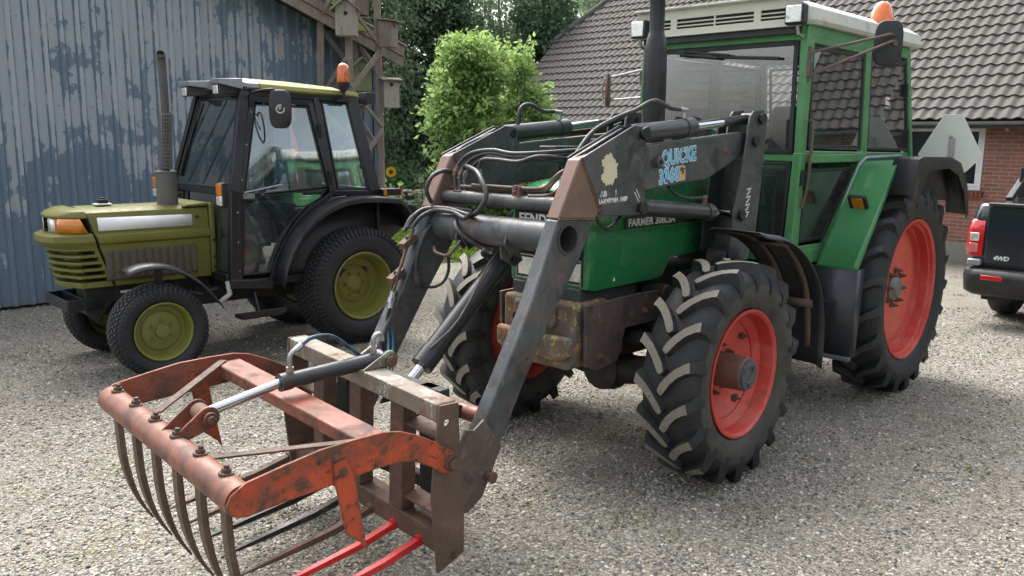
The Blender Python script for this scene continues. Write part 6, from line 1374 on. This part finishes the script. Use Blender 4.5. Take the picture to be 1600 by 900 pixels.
# ------------------------------------------------------------------ olive tractor
BX, BY, BA = -3.115939, 6.743597, 3.908843
trB = tag(empty('olive_tractor', (BX, BY, 0), BA), 'small olive green tractor with black cab and turf tyres, parked along the barn', 'tractor')
def turf_tyre(Rt, W, rim_r, nr, nc, parent):
    hw = W / 2; Rc = Rt - .012
    prof = [(rim_r, -hw * .70), (rim_r + .012, -hw * .82), (rim_r + (Rc - rim_r) * .40, -hw), (rim_r + (Rc - rim_r) * .68, -hw * .98), (Rc - .030, -hw * .88), (Rc - .009, -hw * .70), (Rc, -hw * .35), (Rc + .002, 0)]
    prof += [(r, -t) for r, t in reversed(prof[:-1])]
    mb = MB(); mb.lathe(prof, (0, 0, 0), 'y', 64, 0); mb.lathe([(rim_r, -hw * .7), (rim_r - .01, 0), (rim_r, hw * .7)], (0, 0, 0), 'y', 40, 0)
    def rad(a):
        a = abs(a); pts = [(0, Rc + .002), (.35, Rc), (.70, Rc - .009), (.88, Rc - .030), (.98, rim_r + (Rc - rim_r) * .68)]
        for (p, q), (s, t) in zip(pts, pts[1:]):
            if a <= s: return q + (t - q) * (a - p) / (s - p)
        return pts[-1][1]
    for j in range(nr):
        f = -0.86 + 1.72 * j / (nr - 1); y = f * hw; r0 = rad(f); dy = hw * 1.72 / (nr - 1) * .40; st = (j % 2) * .5
        for k in range(nc):
            a = 2 * PI * (k + st) / nc; da = PI / nc * .66; sk = (.35 if j % 2 else -.35) * da * 1.4
            h = .011 if abs(f) < .8 else .009
            vs = []
            for rr_ in (r0 - .006, r0 + h):
                q = 1 if rr_ < r0 else .86
                for (da_, dy_) in ((-da, -dy), (da, -dy), (da, dy), (-da, dy)):
                    aa = a + da_ * q + sk * (1 if dy_ > 0 else -1); yy = y + dy_ * q
                    rx = rr_ if abs(f) < .8 else rr_ - .004 * (1 if dy_ * f > 0 else -1)
                    vs.append((rx * math.cos(aa), yy, rx * math.sin(aa)))
            n0 = len(mb.m); mb.add(vs, [(4, 5, 6, 7), (0, 1, 5, 4), (1, 2, 6, 5), (2, 3, 7, 6), (3, 0, 4, 7)], 0); mb.m[n0] = 1
        # shoulder ribs
    for s in (1, -1):
        for k in range(nc):
            a = 2 * PI * k / nc; da = PI / nc * .55; vs = []
            for (r_, yy) in ((Rc - .010, hw * .86), (Rc - .055, hw * .985)):
                for q in (-da, da): vs.append((r_ * math.cos(a + q), s * yy, r_ * math.sin(a + q)))
            for (r_, yy) in ((Rc - .006, hw * .90), (Rc - .055, hw * 1.0)):
                for q in (-da * .8, da * .8): vs.append(((r_ + .003) * math.cos(a + q), s * (yy + .004), (r_ + .003) * math.sin(a + q)))
            mb.add(vs, [(4, 5, 7, 6), (0, 4, 6, 2), (1, 3, 7, 5), (0, 1, 5, 4)], 0)
    return mb.build('tyre', [MAT['turf'], MAT['turf_lug']], parent, angle=40, fixn=True)
def front_wheel_B():
    Rr = .222; mb = MB(); mb.lathe([(Rr, .095), (Rr + .008, .112), (Rr, .116), (Rr - .012, .108), (Rr - .02, .08), (Rr - .030, .06), (Rr - .034, -.06), (Rr - .01, -.09), (Rr, -.11)], (0, 0, 0), 'y', 56); w = mb.build('wheel', MAT['olive_rim'], None, angle=35)
    mb = MB(); mb.lathe([(Rr - .030, .02), (Rr - .045, .012), (.172, .020), (.155, .048), (.140, .056), (.06, .060), (.052, .078), (.0, .080)], (0, 0, 0), 'y', 48); mb.lathe([(Rr - .03, .04), (0, .04)], (0, 0, 0), 'y', 32)
    for k in range(6): a = 2 * PI * k / 6 + .5; mb.bolt((.085 * math.cos(a), .060, .085 * math.sin(a)), (0, 1, 0), .012, .022)
    mb.build('disc', surf('olive front disc with chips', (.155, .16, .035), .5, 0, .1, 4, [((.55, .55, .48), 11, .70, .715, .6, 0), ((.06, .05, .03), 16, .68, .72, .7, 0)]), w, angle=35)
    turf_tyre(.366, .262, Rr + .003, 7, 54, w); return w
def rear_wheel_B():
    Rr = .300; mb = MB(); mb.lathe([(Rr, .150), (Rr + .010, .172), (Rr, .178), (Rr - .014, .168), (Rr - .022, .13), (Rr - .040, .10), (Rr - .046, -.10), (Rr - .01, -.14), (Rr, -.17)], (0, 0, 0), 'y', 64); w = mb.build('wheel', MAT['olive_rim'], None, angle=30)
    mb = MB(); mb.lathe([(Rr - .044, .02), (.235, -.01), (.21, -.015), (.16, .015), (.09, .018), (.075, .03), (.04, .045), (0, .045)], (0, 0, 0), 'y', 56); mb.lathe([(Rr - .044, .01), (0, -.02)], (0, 0, 0), 'y', 40)
    for k in range(6): a = 2 * PI * k / 6; mb.bolt((.105 * math.cos(a), .017, .105 * math.sin(a)), (0, 1, 0), .013, .02)
    mb.build('disc', MAT['olive_rim'], w, angle=35)
    turf_tyre(.532, .405, Rr + .003, 9, 72, w); return w
WFB = wheel_pair(trB, 0, .535, .362, front_wheel_B)
WRB = wheel_pair(trB, -1.785, .535, .526, rear_wheel_B)
mirror_tyre(WFB[1]); mirror_tyre(WRB[1])
OL = MAT['olive']
mb = MB(); mb.box((-.10, 0, .60), (.95, .30, .30)); mb.box((-.8, 0, .62), (.7, .36, .36)); mb.box((-1.5, 0, .60), (.8, .34, .34)); mb.cyl((-1.785, -.42, .526), (-1.785, .42, .526), .085); mb.cyl((0, -.42, .362), (0, .42, .362), .055); mb.box((0, 0, .40), (.12, .5, .12))
mb.prism([(.36, .72), (.36, .42), (.30, .42), (.10, .62), (.10, .72)], 'y', -.22, -.20); mb.prism([(.42, .70), (.42, .48), (.34, .40), (.22, .56), (-.3, .56), (-.3, .72)], 'y', .20, .215); mb.tube([(-.30, .2, .6), (-.45, .3, .55), (-.6, .35, .6)], .02, 8)
mb.build('chassis', MAT['dark'], trB, bevel=.008)
mb = MB(); mb.bar((.56, -.27, .575), (.56, .27, .575), .012, .085); mb.bar((.44, -.27, .575), (.44, .27, .575), .012, .085); mb.bar((.44, -.27, .575), (.56, -.27, .575), .012, .085); mb.bar((.30, .25, .575), (.56, .27, .575), .014, .085); mb.box((.50, 0, .54), (.12, .5, .012)); mb.bar((.30, -.2, .60), (.45, -.2, .60), .03, .06); mb.build('front_bracket', MAT['black'], trB, bevel=.003)
mb = MB(); mb.prism([(.42, .62), (.34, .44), (.30, .42), (.30, .66)], 'y', .19, .20); mb.build('side_plate', MAT['black'], trB)
mb = MB(); mb.box((.115, .2175, .645), (.11, .004, .055)); o_ = mb.build('type_plate', MAT['seal'], trB); mb = MB(); mb.box((.115, .2205, .635), (.09, .002, .02)); mb.build('type_plate_print', MAT['white_decal'], o_)
# hood: side panels, nose
def plan_pts(x0, xn, w, wn):   # half outline from rear to nose tip
    return [(x0, w), (.36, w), (.46, w - .005), (xn - .07, wn), (xn - .015, wn * .62), (xn, 0)]
def nose_sec(z, xn, w, wn, x0=.33): 
    h = [(x0, w), (.45, w - .008), (xn - .06, wn), (xn - .012, wn * .6), (xn, 0)]
    return [(a, b, z) for a, b in h] + [(a, -b, z) for a, b in reversed(h[:-1])]
mb = MB(); secs = []
for x in (-.55, -.52, .26, .318):
    h = [(.300, .70), (.303, 1.025), (.322, 1.035), (.330, 1.065), (.322, 1.100), (.298, 1.108), (.292, 1.235), (.278, 1.268), (.24, 1.288), (0, 1.305)]
    dx = 0
    secs.append([(x + (.0 if x < .2 else (.085 * (1.0 - (1.30 - z_) / .6) * -1.0 + .02)), y_, z_) for y_, z_ in h] + [(x + (.0 if x < .2 else (.085 * (1.0 - (1.30 - z_) / .6) * -1.0 + .02)), -y_, z_) for y_, z_ in reversed(h[:-1])])
secs = [secs[0], secs[1], secs[3]]
# straight rear-to-split loft: the split line leans back towards the top
sec_f = []
for y_, z_ in [(.300, .70), (.303, 1.025), (.322, 1.035), (.330, 1.065), (.322, 1.100), (.298, 1.108), (.292, 1.235), (.278, 1.268), (.24, 1.288), (0, 1.305)]:
    xs_ = .215 + (.115 * (z_ - .70) / .36 if z_ < 1.06 else .115 + .07 * (z_ - 1.06) / .24)
    sec_f.append((xs_, y_, z_))
sec_f = sec_f + [(a, -b, c) for a, b, c in reversed(sec_f[:-1])]
sec_r = [(-.55, b, c) for a, b, c in sec_f]
mb = MB(); mb.loft([sec_r, sec_f], True, True); hb = mb.build('bonnet', OL, trB, bevel=.004, angle=30)
mb = MB(); mb.add([(p[0] - .004, p[1] * 1.004, p[2]) for p in sec_f] + [(p[0] + .004, p[1] * 1.0, p[2]) for p in sec_f], [(i, (i + 1) % 19, 19 + (i + 1) % 19, 19 + i) for i in range(19)]); mb.build('panel_gap', MAT['seal'], hb)
mb = MB(); nsec = []
for i, (y_, z_) in enumerate([(.300, .70), (.303, 1.025)]): pass
levels = [(.70, .545, .300, .18, .222), (.76, .555, .300, .185, .240), (1.00, .600, .303, .20, .320), (1.03, .645, .318, .22, .330), (1.055, .660, .330, .235, .337), (1.10, .655, .322, .235, .350), (1.118, .620, .298, .21, .352)]
secs = []
for z, xn, w, wn, xs_ in levels:
    h = [(xs_ + .008, w), (.455, w - .006), (xn - .05, wn), (xn - .012, wn * .62), (xn, 0)]
    secs.append([(a, b, z) for a, b in h] + [(a, -b, z) for a, b in reversed(h[:-1])])
mb.loft(secs, True, True)
secs = []
for z, xn, w, wn, xs_ in [(1.232, .600, .294, .205, .375), (1.25, .60, .29, .205, .378), (1.280, .57, .27, .19, .383), (1.297, .50, .22, .15, .386)]:
    h = [(xs_ + .008, w), (.455, w - .006), (xn - .05, wn), (xn - .012, wn * .62), (xn, 0)]
    secs.append([(a, b, z) for a, b in h] + [(a, -b, z) for a, b in reversed(h[:-1])])
mb.loft(secs, True, True)
mb.prism([(.36, 1.10), (.45, 1.10), (.44, 1.24), (.375, 1.24)], 'y', -.28, .28)
for s in (1, -1): mb.bar((.575, s * .10, 1.10), (.575, s * .10, 1.24), .05, .02)
nz = mb.build('nose', OL, hb, bevel=.003, angle=30)
# louvre slats cut as dark slots wrapped round the lower nose
c1 = MB()
for k in range(5):
    z = .742 + .053 * k; z1 = z + .031
    q = [(.262, .34), (.47, .34), (.72, .10), (.72, -.10), (.47, -.34), (.262, -.34)]; qi = [(.262, .20), (.40, .20), (.46, .12), (.46, -.12), (.40, -.20), (.262, -.20)]
    P_ = [(a + (.09 * (z - .745) / .22), b) for a, b in q] + [(a + (.05 * (z - .745) / .22) if i not in (0, 5) else a + (.09 * (z - .745) / .22), b) for i, (a, b) in reversed(list(enumerate(qi)))]
    c1.prism(P_, 'z', z, z1)
cut(nz, c1)
mb = MB(); mb.prism([(.25, .205), (.405, .205), (.465, .125), (.465, -.125), (.405, -.205), (.25, -.205)], 'z', .72, 1.0); mb.build('radiator_dark', MAT['seal'], nz)
for s in (1, -1):
    mb = MB(); A_ = [(.386, .296), (.455, .289), (.548, .205), (.565, .15)]
    g0 = [[(a, s * b, 1.122) for a, b in A_[:]], [(a + (.0), s * b, 1.228) for a, b in [(.435, .291), (.46, .288), (.548, .203), (.565, .15)]]]
    mb.sheet(g0); mb.build('turn_signal', MAT['amber'], nz, solid=.012)
    mb = MB(); mb.sheet([[(.566, s * .145, 1.122), (.590, s * .06, 1.122)], [(.566, s * .145, 1.228), (.590, s * .06, 1.228)]]); mb.build('headlight', MAT['lampglass'], nz, solid=.006)
mb = MB(); mb.box((.50, 0, 1.175), (.06, .36, .105)); mb.build('lamp_recess', MAT['black_plastic'], nz)
for s in (1, -1):
    mb = MB(); mb.add([(.318, s * .2985, 1.232), (-.41, s * .2985, 1.222), (-.41, s * .3045, 1.130), (.312, s * .3045, 1.130)], [(0, 1, 2, 3)]); mb.build('white_strip', MAT['white_decal'], hb, solid=.003)
    mb = MB(); mb.box((-.075, s * .306, .862), (.71, .012, .235)); 
    for k in range(12): mb.box((-.405 + .06 * k, s * .313, .862), (.040, .018, .215))
    mb.build('side_grille', surf('brown plastic side grille', (.080, .066, .044), .6, 0, .2, 5, [((.17, .13, .09), 6, .6, .75, .7, 0), ((.25, .07, .03), 5, .71, .74, .7, 0)]), hb, bevel=.005)
mb = MB(); mb.prism([(-.56, 1.312), (-.38, 1.305), (-.34, 1.28), (-.56, 1.28)], 'y', -.30, .30); mb.prism([(-.555, .72), (-.555, 1.31), (-.60, 1.30), (-.60, .72)], 'y', -.315, .315); mb.build('cowl', OL, hb, bevel=.012)
mb = MB(); mb.box((.19, .05, 1.315), (.12, .09, .012)); mb.build('clip_base', MAT['white_decal'], hb, bevel=.004); mb = MB(); mb.box((.19, .05, 1.335), (.07, .06, .035)); mb.tube([(.15, .05, 1.33), (.17, .05, 1.36), (.21, .05, 1.36), (.23, .05, 1.33)], .008, 6); mb.build('bonnet_clip', MAT['seal'], hb, bevel=.004)
# exhaust
mb = MB(); mb.cyl((-.30, .10, 1.28), (-.30, .10, 1.555), .082, n=28); mb.cyl((-.30, .10, 1.545), (-.30, .10, 1.565), .086, n=28); ebb = mb.build('exhaust', surf('grey brown exhaust', (.11, .105, .10), .6, .1, .1, 5), trB, bevel=.006)
mb = MB(); mb.tube([(-.305, .10, 1.56), (-.325, .10, 2.0), (-.325, .10, 2.25), (-.322, .10, 2.40), (-.315, .115, 2.455), (-.300, .145, 2.485)], [.030, .032, .033, .034, .035, .036], 16, smooth=3); mb.build('pipe', surf('sooty exhaust pipe', (.085, .08, .078), .6, .1, .2, 3, [((.02, .02, .02), 3, .6, .7, .8, 0)]), ebb)
mb = MB(); mb.lathe([(.03, .004), (.0, .005)], (0, 0, 0), 'y', 14); pm_ = mb.build('pipe_mouth', MAT['seal'], ebb); pm_.location = (-.2975, .150, 2.490); pm_.rotation_euler = (R(-45), 0, R(-25))
mb = MB()
for k in range(15): z = 1.59 + .030 * k; mb.lathe([(.050 - .0005 * k, 0), (.056 - .0005 * k, .004), (.050 - .0005 * k, .009)], (-.305 - .0014 * k, .10, z), 'z', 22)
for k in range(18): a = 2 * PI * k / 18; mb.bar((-.30 + .053 * math.cos(a), .10 + .053 * math.sin(a), 1.58), (-.325 + .047 * math.cos(a), .10 + .047 * math.sin(a), 2.03), .0045, .0045)
mb.build('heat_guard', surf('guard mesh', (.16, .155, .15), .6, .2), ebb)
# front mudguard
for s in (1, -1):
    arc = [(.245, .845), (.16, .875), (.04, .885), (-.08, .865), (-.20, .805), (-.31, .72), (-.40, .62), (-.475, .515)]
    mb = MB(); mb.sheet([[(x, s * y, z - dz) for y, dz in ((.46, .02), (.50, 0), (.64, 0), (.675, .03))] for x, z in spline([Vector((a, b, 0)) for a, b in arc], 3) for x, z in [(x, z)]] if False else [[(p[0], s * y, p[1] - dz) for y, dz in ((.46, .02), (.50, 0), (.62, 0), (.665, .03))] for p in [(q.x, q.y) for q in spline([Vector((a, b, 0)) for a, b in arc], 3)]])
    f_ = mb.build('front_mudguard', MAT['black_plastic'], trB, solid=.008, angle=60)
    mb = MB(); mb.bar((-.02, s * .54, .86), (-.02, s * .54, .72), .05, .02); mb.bar((-.02, s * .54, .73), (-.02, s * .22, .62), .03, .03); mb.bar((-.30, s * .56, .71), (-.20, s * .3, .5), .03, .02); mb.build('stay', MAT['black'], f_)
# cab
mb = MB(); K_ = MAT['black']; YC = .575
def P_at(x, z, s=1, y=YC): return Vector((x, s * (y - .155 * max(0, z - 1.4) / .8), z))
for s in (1, -1):
    mb.bar(P_at(-.65, 1.40, s), P_at(-.85, 2.22, s), .06, .085, up=(1, 0, 0)); mb.bar(P_at(-.61, .66, s), P_at(-.65, 1.42, s), .055, .07, up=(1, 0, 0))
    mb.bar(P_at(-1.575, 1.37, s), P_at(-1.505, 2.20, s), .05, .06, up=(1, 0, 0)); mb.bar(P_at(-2.00, 1.36, s), P_at(-1.87, 2.20, s), .06, .12, up=(1, 0, 0))
    mb.bar(P_at(-.84, 2.195, s), P_at(-1.90, 2.185, s), .05, .05); mb.bar(P_at(-1.56, 1.365, s), P_at(-2.08, 1.345, s), .05, .05); mb.bar(P_at(-.58, .66, s), P_at(-.95, .62, s), .06, .08)
mb.bar((-.65, -.55, 1.395), (-.65, .55, 1.395), .05, .05); mb.bar((-.585, -.56, .70), (-.585, .56, .70), .05, .08); mb.bar((-1.87, -.41, 2.18), (-1.87, .41, 2.18), .05, .05); mb.bar((-2.06, -.56, 1.35), (-2.06, .56, 1.35), .06, .08)
mb.bar((-.85, -.41, 2.2), (-.85, .41, 2.2), .05, .06); mb.bar((-.61, .32, .70), (-.65, .32, 1.38), .04, .03); mb.bar((-.61, -.32, .70), (-.65, -.32, 1.38), .04, .03); mb.box((-2.07, 0, 1.0), (.03, 1.1, .66))
cb_ = mb.build('cab', K_, trB, bevel=.008, seg=2)
mb = MB(); mb.box((-1.25, 0, .64), (1.35, 1.10, .06)); mb.box((-1.62, 0, .88), (.75, .72, .46)); mb.build('floor', K_, cb_)
mb = MB(); mb.box((-.70, 0, 1.1), (.14, .52, .62)); mb.build('dashboard', MAT['interior'], cb_, bevel=.03)
mb = MB(); mb.box((-1.42, 0, 1.20), (.46, .44, .12)); mb.build('seat', MAT['seat'], cb_, bevel=.04, seg=3)
mb = MB(); mb.box((-1.66, 0, 1.48), (.10, .42, .46), Matrix.Rotation(R(-10), 3, 'Y')); mb.build('backrest', MAT['seat'], cb_, bevel=.045, seg=3)
mb = MB(); mb.tube([(.17 * math.cos(t), .17 * math.sin(t), 0) for t in [2 * PI * k / 28 for k in range(29)]], .013, 8); mb.bar((-.16, 0, 0), (.16, 0, 0), .02, .01); mb.tube([(0, 0, 0), (0, 0, -.3)], .02, 8); o = mb.build('steering_wheel', MAT['seal'], cb_); o.location = (-.98, 0, 1.42); o.rotation_euler = (0, R(32), 0)
mb = MB(); mb.tube([(-.85 + .15 * math.cos(t), .28, .86 + .15 * math.sin(t)) for t in [2 * PI * k / 24 for k in range(25)]], .028, 8); mb.cyl((-.85, .24, .86), (-.85, .32, .86), .06); mb.build('red_housing', MAT['redmech'], cb_)
mb = MB(); mb.tube([(-.95, .32, .75), (-1.0, .32, 1.1), (-.92, .32, 1.28)], .010, 6); mb.tube([(-1.15, .36, 1.0), (-1.10, .36, 1.2), (-1.2, .36, 1.24)], .01, 6); mb.build('levers', MAT['seal'], cb_)
mb = MB(); mb.sheet([[(-1.90, -.45, 1.42), (-1.90, .2, 1.42)], [(-1.76, -.45, 2.0), (-1.76, .2, 2.0)]]); mb.build('rear_blind', MAT['curtain'], cb_, solid=.004)
gB = MAT['glassB']
pane([(-.638, -.525, 1.425), (-.638, .525, 1.425), (-.825, .385, 2.165), (-.825, -.385, 2.165)], 'windscreen', gB, cb_, .022)
for s in (1, -1): pane([(-.585, s * .345, .75), (-.585, s * .545, .75), (-.622, s * .545, 1.36), (-.622, s * .345, 1.36)], 'lower_windscreen', gB, cb_, .018)
mb = MB(); mb.bar((-.64, -.44, 1.50), (-.76, -.38, 1.98), .03, .012); mb.bar((-.65, -.46, 1.5), (-.80, -.30, 2.14), .014, .014); mb.build('wiper', MAT['seal'], cb_)
for s in (1, -1):
    yb = lambda z: (YC + .012 - .155 * max(0, z - 1.4) / .8)
    crv = [(-1.55, 1.36), (-1.46, 1.30), (-1.33, 1.235), (-1.20, 1.12), (-1.08, .97), (-.99, .80), (-.945, .66)]
    outl = [(-.655, .655), (-.70, 1.38), (-.905, 2.15), (-1.445, 2.14), (-1.545, 1.40)] + crv
    A = [Vector((a, s * yb(b), b)) for a, b in outl]; dr = MB()
    for a, b in zip(A, A[1:] + A[:1]): dr.bar(a, b, .045, .03, up=(0, s, 0))
    for a in A: dr.cyl(a - V(0, .014, 0), a + V(0, .014, 0), .0235, n=14)
    do = dr.build('door', K_, cb_, bevel=.004)
    inn = [(-.685, .72), (-.728, 1.37), (-.93, 2.11), (-1.410, 2.10), (-1.505, 1.42), (-1.44, 1.34), (-1.31, 1.275), (-1.165, 1.15), (-1.045, .99), (-.96, .82), (-.925, .72)]
    pane([(a, s * yb(b), b) for a, b in inn[1:5]], 'door_glass', gB, do, .010)
    pane([(a, s * yb(1.3), b) for a, b in [inn[0], (-.727, 1.36), (-1.50, 1.405)] + inn[5:]], 'lower_door_glass', gB, do, .010)
    mb = MB(); mb.tube([(-.72, s * (yb(1.4) + .02), 1.40), (-1.06, s * (yb(1.4) + .025), 1.455)], .006, 6); mb.box((-.76, s * (yb(1.4) + .015), 1.37), (.10, .02, .04)); mb.build('handle', MAT['steel'], do)
    for z in (1.9, 1.5):
        mb = MB(); mb.box((-1.49 - (1.9 - z) * .12, s * (yb(z) + .02), z), (.03, .03, .12)); mb.build('hinge', K_, do, bevel=.004)
    pane([(-1.61, s * yb(1.395), 1.395), (-1.935, s * yb(1.385), 1.385), (-1.82, s * yb(2.15), 2.15), (-1.555, s * yb(2.15), 2.15)], 'side_window', gB, cb_, .016)
    # rear fender
    arcf = [(a, .545 + .785 * math.sin(t)) for t in [R(6 + 12 * k) for k in range(8)] for a in [-1.765 + .80 * math.cos(t)]] + [(-1.95, 1.325), (-2.17, 1.305), (-2.25, 1.25), (-2.40, 1.02)]
    secs = [[(x, s * y, z - dz) for y, dz in ((.50, .0), (.60, .0), (.70, .0), (.745, .012), (.757, .05))] for x, z in arcf]
    mb = MB(); mb.sheet(secs); fe = mb.build('rear_fender', MAT['black_plastic'], trB, solid=.010, angle=50)
    # inner wall
    vs = [(x, s * .505, z) for x, z in arcf]; mb = MB(); mb.add(vs + [(-1.785, s * .505, .60)], [tuple(range(len(vs))) + (len(vs),)]); mb.build('fender_wall', MAT['black_plastic'], fe, solid=.006)
    mb = MB(); mb.box((-2.14, s * .60, 1.355), (.20, .14, .065)); rl = mb.build('rear_light', K_, fe, bevel=.008); mb = MB(); mb.box((-2.245, s * .60, 1.355), (.02, .12, .055)); mb.build('lens', MAT['redlens'], rl); mb = MB(); mb.box((-2.06, s * .672, 1.355), (.03, .01, .05)); mb.build('side_lens', MAT['amber'], rl)
    mb = MB(); mb.box((-2.36, s * .62, 1.12), (.02, .22, .22)); mb.build('rear_plate', K_, fe)
    mb = MB(); mb.bar((-.60, s * .66, .395), (-.97, s * .66, .395), .15, .03); mb.bar((-.79, s * .62, .41), (-.80, s * .50, .64), .05, .02, up=(1, 0, 0)); mb.bar((-.58, s * .735, .42), (-.99, s * .735, .42), .012, .045); mb.build('step', MAT['black'], trB, bevel=.004)
    for bx_, bz_ in ((-.575, .86), (-.575, 1.0), (-.575, .78), (-.45, 1.20)):
        mb = MB(); mb.cyl((bx_, s * .300, bz_), (bx_, s * .326, bz_), .011, n=12); mb.build('panel_latch', MAT['seal'], hb)
    for bx_, bz_ in ((-.655, .76), (-.655, 1.0), (-.66, 1.24), (-.72, 1.5), (-.80, 1.78), (-.88, 2.04)):
        mb = MB(); mb.bolt((bx_, s * (yb(bz_) + .012), bz_), (0, s, .05), .007, .006); mb.build('door_rivet', MAT['steel'], do)
    mb = MB(); mb.box((-.525, s * .645, 1.395), (.05, .085, .185)); mk = mb.build('marker_light', K_, cb_, bevel=.006); mb = MB(); mb.box((-.492, s * .645, 1.435), (.02, .078, .095)); mb.build('amber_lens', MAT['amber'], mk, bevel=.006); mb = MB(); mb.box((-.492, s * .645, 1.345), (.02, .078, .075)); mb.build('clear_lens', MAT['lampglass'], mk, bevel=.006)
mb = MB(); mb.tube([(-.57, .55, .68), (-.57, .58, .58), (-.50, .56, .52)], .022, 10); mb.build('drain_pipe', surf('pale grey pipe', (.35, .34, .31), .6), trB)
# roof
def roof_sec(x, w, zt_, zb2): 
    h = [(w - .03, zb2), (w, zb2 + .015), (w - .01, zb2 + .05), (w - .08, zt_ - .012), (w - .22, zt_), (0, zt_ + .006)]
    return [(x, a, b) for a, b in h] + [(x, -a, b) for a, b in reversed(h[:-1])]
mb = MB(); mb.loft([roof_sec(-.97, .48, 2.325, 2.225), roof_sec(-1.25, .485, 2.32, 2.215), roof_sec(-1.70, .48, 2.295, 2.205), roof_sec(-1.88, .47, 2.25, 2.20), roof_sec(-1.94, .45, 2.215, 2.195)], True, True); rb = mb.build('cab_roof', MAT['olive_roof'], trB, bevel=.004)
mb = MB(); mb.loft([roof_sec(-.965, .48, 2.325, 2.225), roof_sec(-.86, .48, 2.325, 2.225), roof_sec(-.80, .465, 2.31, 2.24)], True, True)
for s in (1, -1):
    mb.loft([[(-.82, s * .478, 2.225), (-.82, s * .47, 2.31), (-.82, s * .12, 2.315), (-.82, s * .11, 2.25)], [(-.655, s * .405, 2.265), (-.655, s * .40, 2.305), (-.665, s * .21, 2.31), (-.665, s * .205, 2.27)]], True, True)
mb.build('roof_front', MAT['silver'], rb, bevel=.004)
for s in (1, -1):
    mb = MB(); mb.loft([[(-.67, s * .365, 2.262), (-.67, s * .365, 2.18), (-.67, s * .245, 2.18), (-.67, s * .245, 2.268)], [(-.85, s * .42, 2.25), (-.85, s * .40, 2.20), (-.85, s * .18, 2.20), (-.85, s * .18, 2.25)]], True, True); wl = mb.build('work_light', MAT['black_plastic'], rb, bevel=.006)
    mb = MB(); mb.box((-.663, s * .305, 2.222), (.012, .085, .07)); mb.build('lens', MAT['lampglass'], wl, bevel=.006)
mb = MB(); bx, by = -1.745, .51; mb.box((-1.745, .475, 2.165), (.14, .10, .02)); mb.cyl((bx, by, 2.16), (bx, by, 2.26), .014, n=10); mb.lathe([(.0, .08), (.02, .08), (.055, .125), (.058, .165), (0, .165)], (bx, by, 2.16), 'z', 24); bk = mb.build('beacon', MAT['seal'], rb, angle=40)
mb = MB(); mb.lathe([(.056, 0), (.057, .02), (.054, .06), (.054, .11), (.044, .145), (.022, .162), (0, .165)], (bx, by, 2.325), 'z', 24); mb.build('lens', MAT['amber_b'], bk, angle=60)
mb = MB(); mb.box((-2.05, .42, 2.20), (.10, .13, .10)); mb.tube([(-1.90, .42, 2.16), (-1.98, .43, 2.12), (-2.05, .42, 2.15)], .008, 6); mb.build('rear_work_light', MAT['black_plastic'], rb, bevel=.012)
# mirror
c = Vector((-.965, .80, 2.065)); mb = MB(); rotm = Matrix.Rotation(R(-28), 3, 'Z'); secs = []
for f, y in ((.86, -.022), (1, -.006), (1, .008), (.93, .018)):
    secs.append([c + rotm @ Vector((.088 * f * math.copysign(abs(math.cos(t)) ** .55, math.cos(t)), y, .152 * f * math.copysign(abs(math.sin(t)) ** .6, math.sin(t)))) for t in [2 * PI * q / 32 for q in range(32)]])
mb.loft(secs); mi = mb.build('mirror', MAT['black_plastic'], trB, angle=50)
mb = MB(); mb.tube([(-.88, .44, 2.16), (-.86, .54, 2.20), (-.90, .74, 2.22), (-.93, .785, 2.21), (-.955, .79, 2.16)], .008, 8, smooth=4); mb.box((-.89, .45, 2.13), (.04, .05, .10)); mb.build('mirror_arm', K_, mi, bevel=.003)
fn = rotm @ Vector((0, 1, 0)); cc_ = c + rotm @ Vector((0, .0, 0)); sg = 1
mb = MB(); M_ = []
for k in range(22):
    t = R(-200 + 300 * k / 21); t2 = R(-200 + 300 * (k + 1) / 21)
    for (ra, rb_) in ((.024, .036),):
        q = [cc_ + rotm @ Vector((r_ * math.cos(a_), .0195, r_ * math.sin(a_))) for r_, a_ in ((ra, t), (rb_, t), (rb_, t2), (ra, t2))]; mb.add(q, [(0, 1, 2, 3)])
q = [cc_ + rotm @ Vector((a, .0195, b)) for a, b in ((-.012, .012), (.006, .024), (.014, .0), (.002, -.012), (-.004, .004))]; mb.add(q, [(0, 1, 2, 3, 4)])
mb.build('round_emblem', surf('pale emblem', (.42, .43, .38), .5), mi, solid=.001) 
c2 = Vector((-.95, .50, 1.92)); mb = MB(); mb.tube([c2 + Vector((.012 * math.sin(t), .05 * math.cos(t), .125 * math.sin(t))) for t in [2 * PI * k / 24 for k in range(25)]], .007, 6); mb.tube([(-.89, .45, 2.14), (-.92, .47, 1.98), (-.95, .49, 1.9)], .006, 6); mb.build('round_mirror', MAT['seal'], trB)
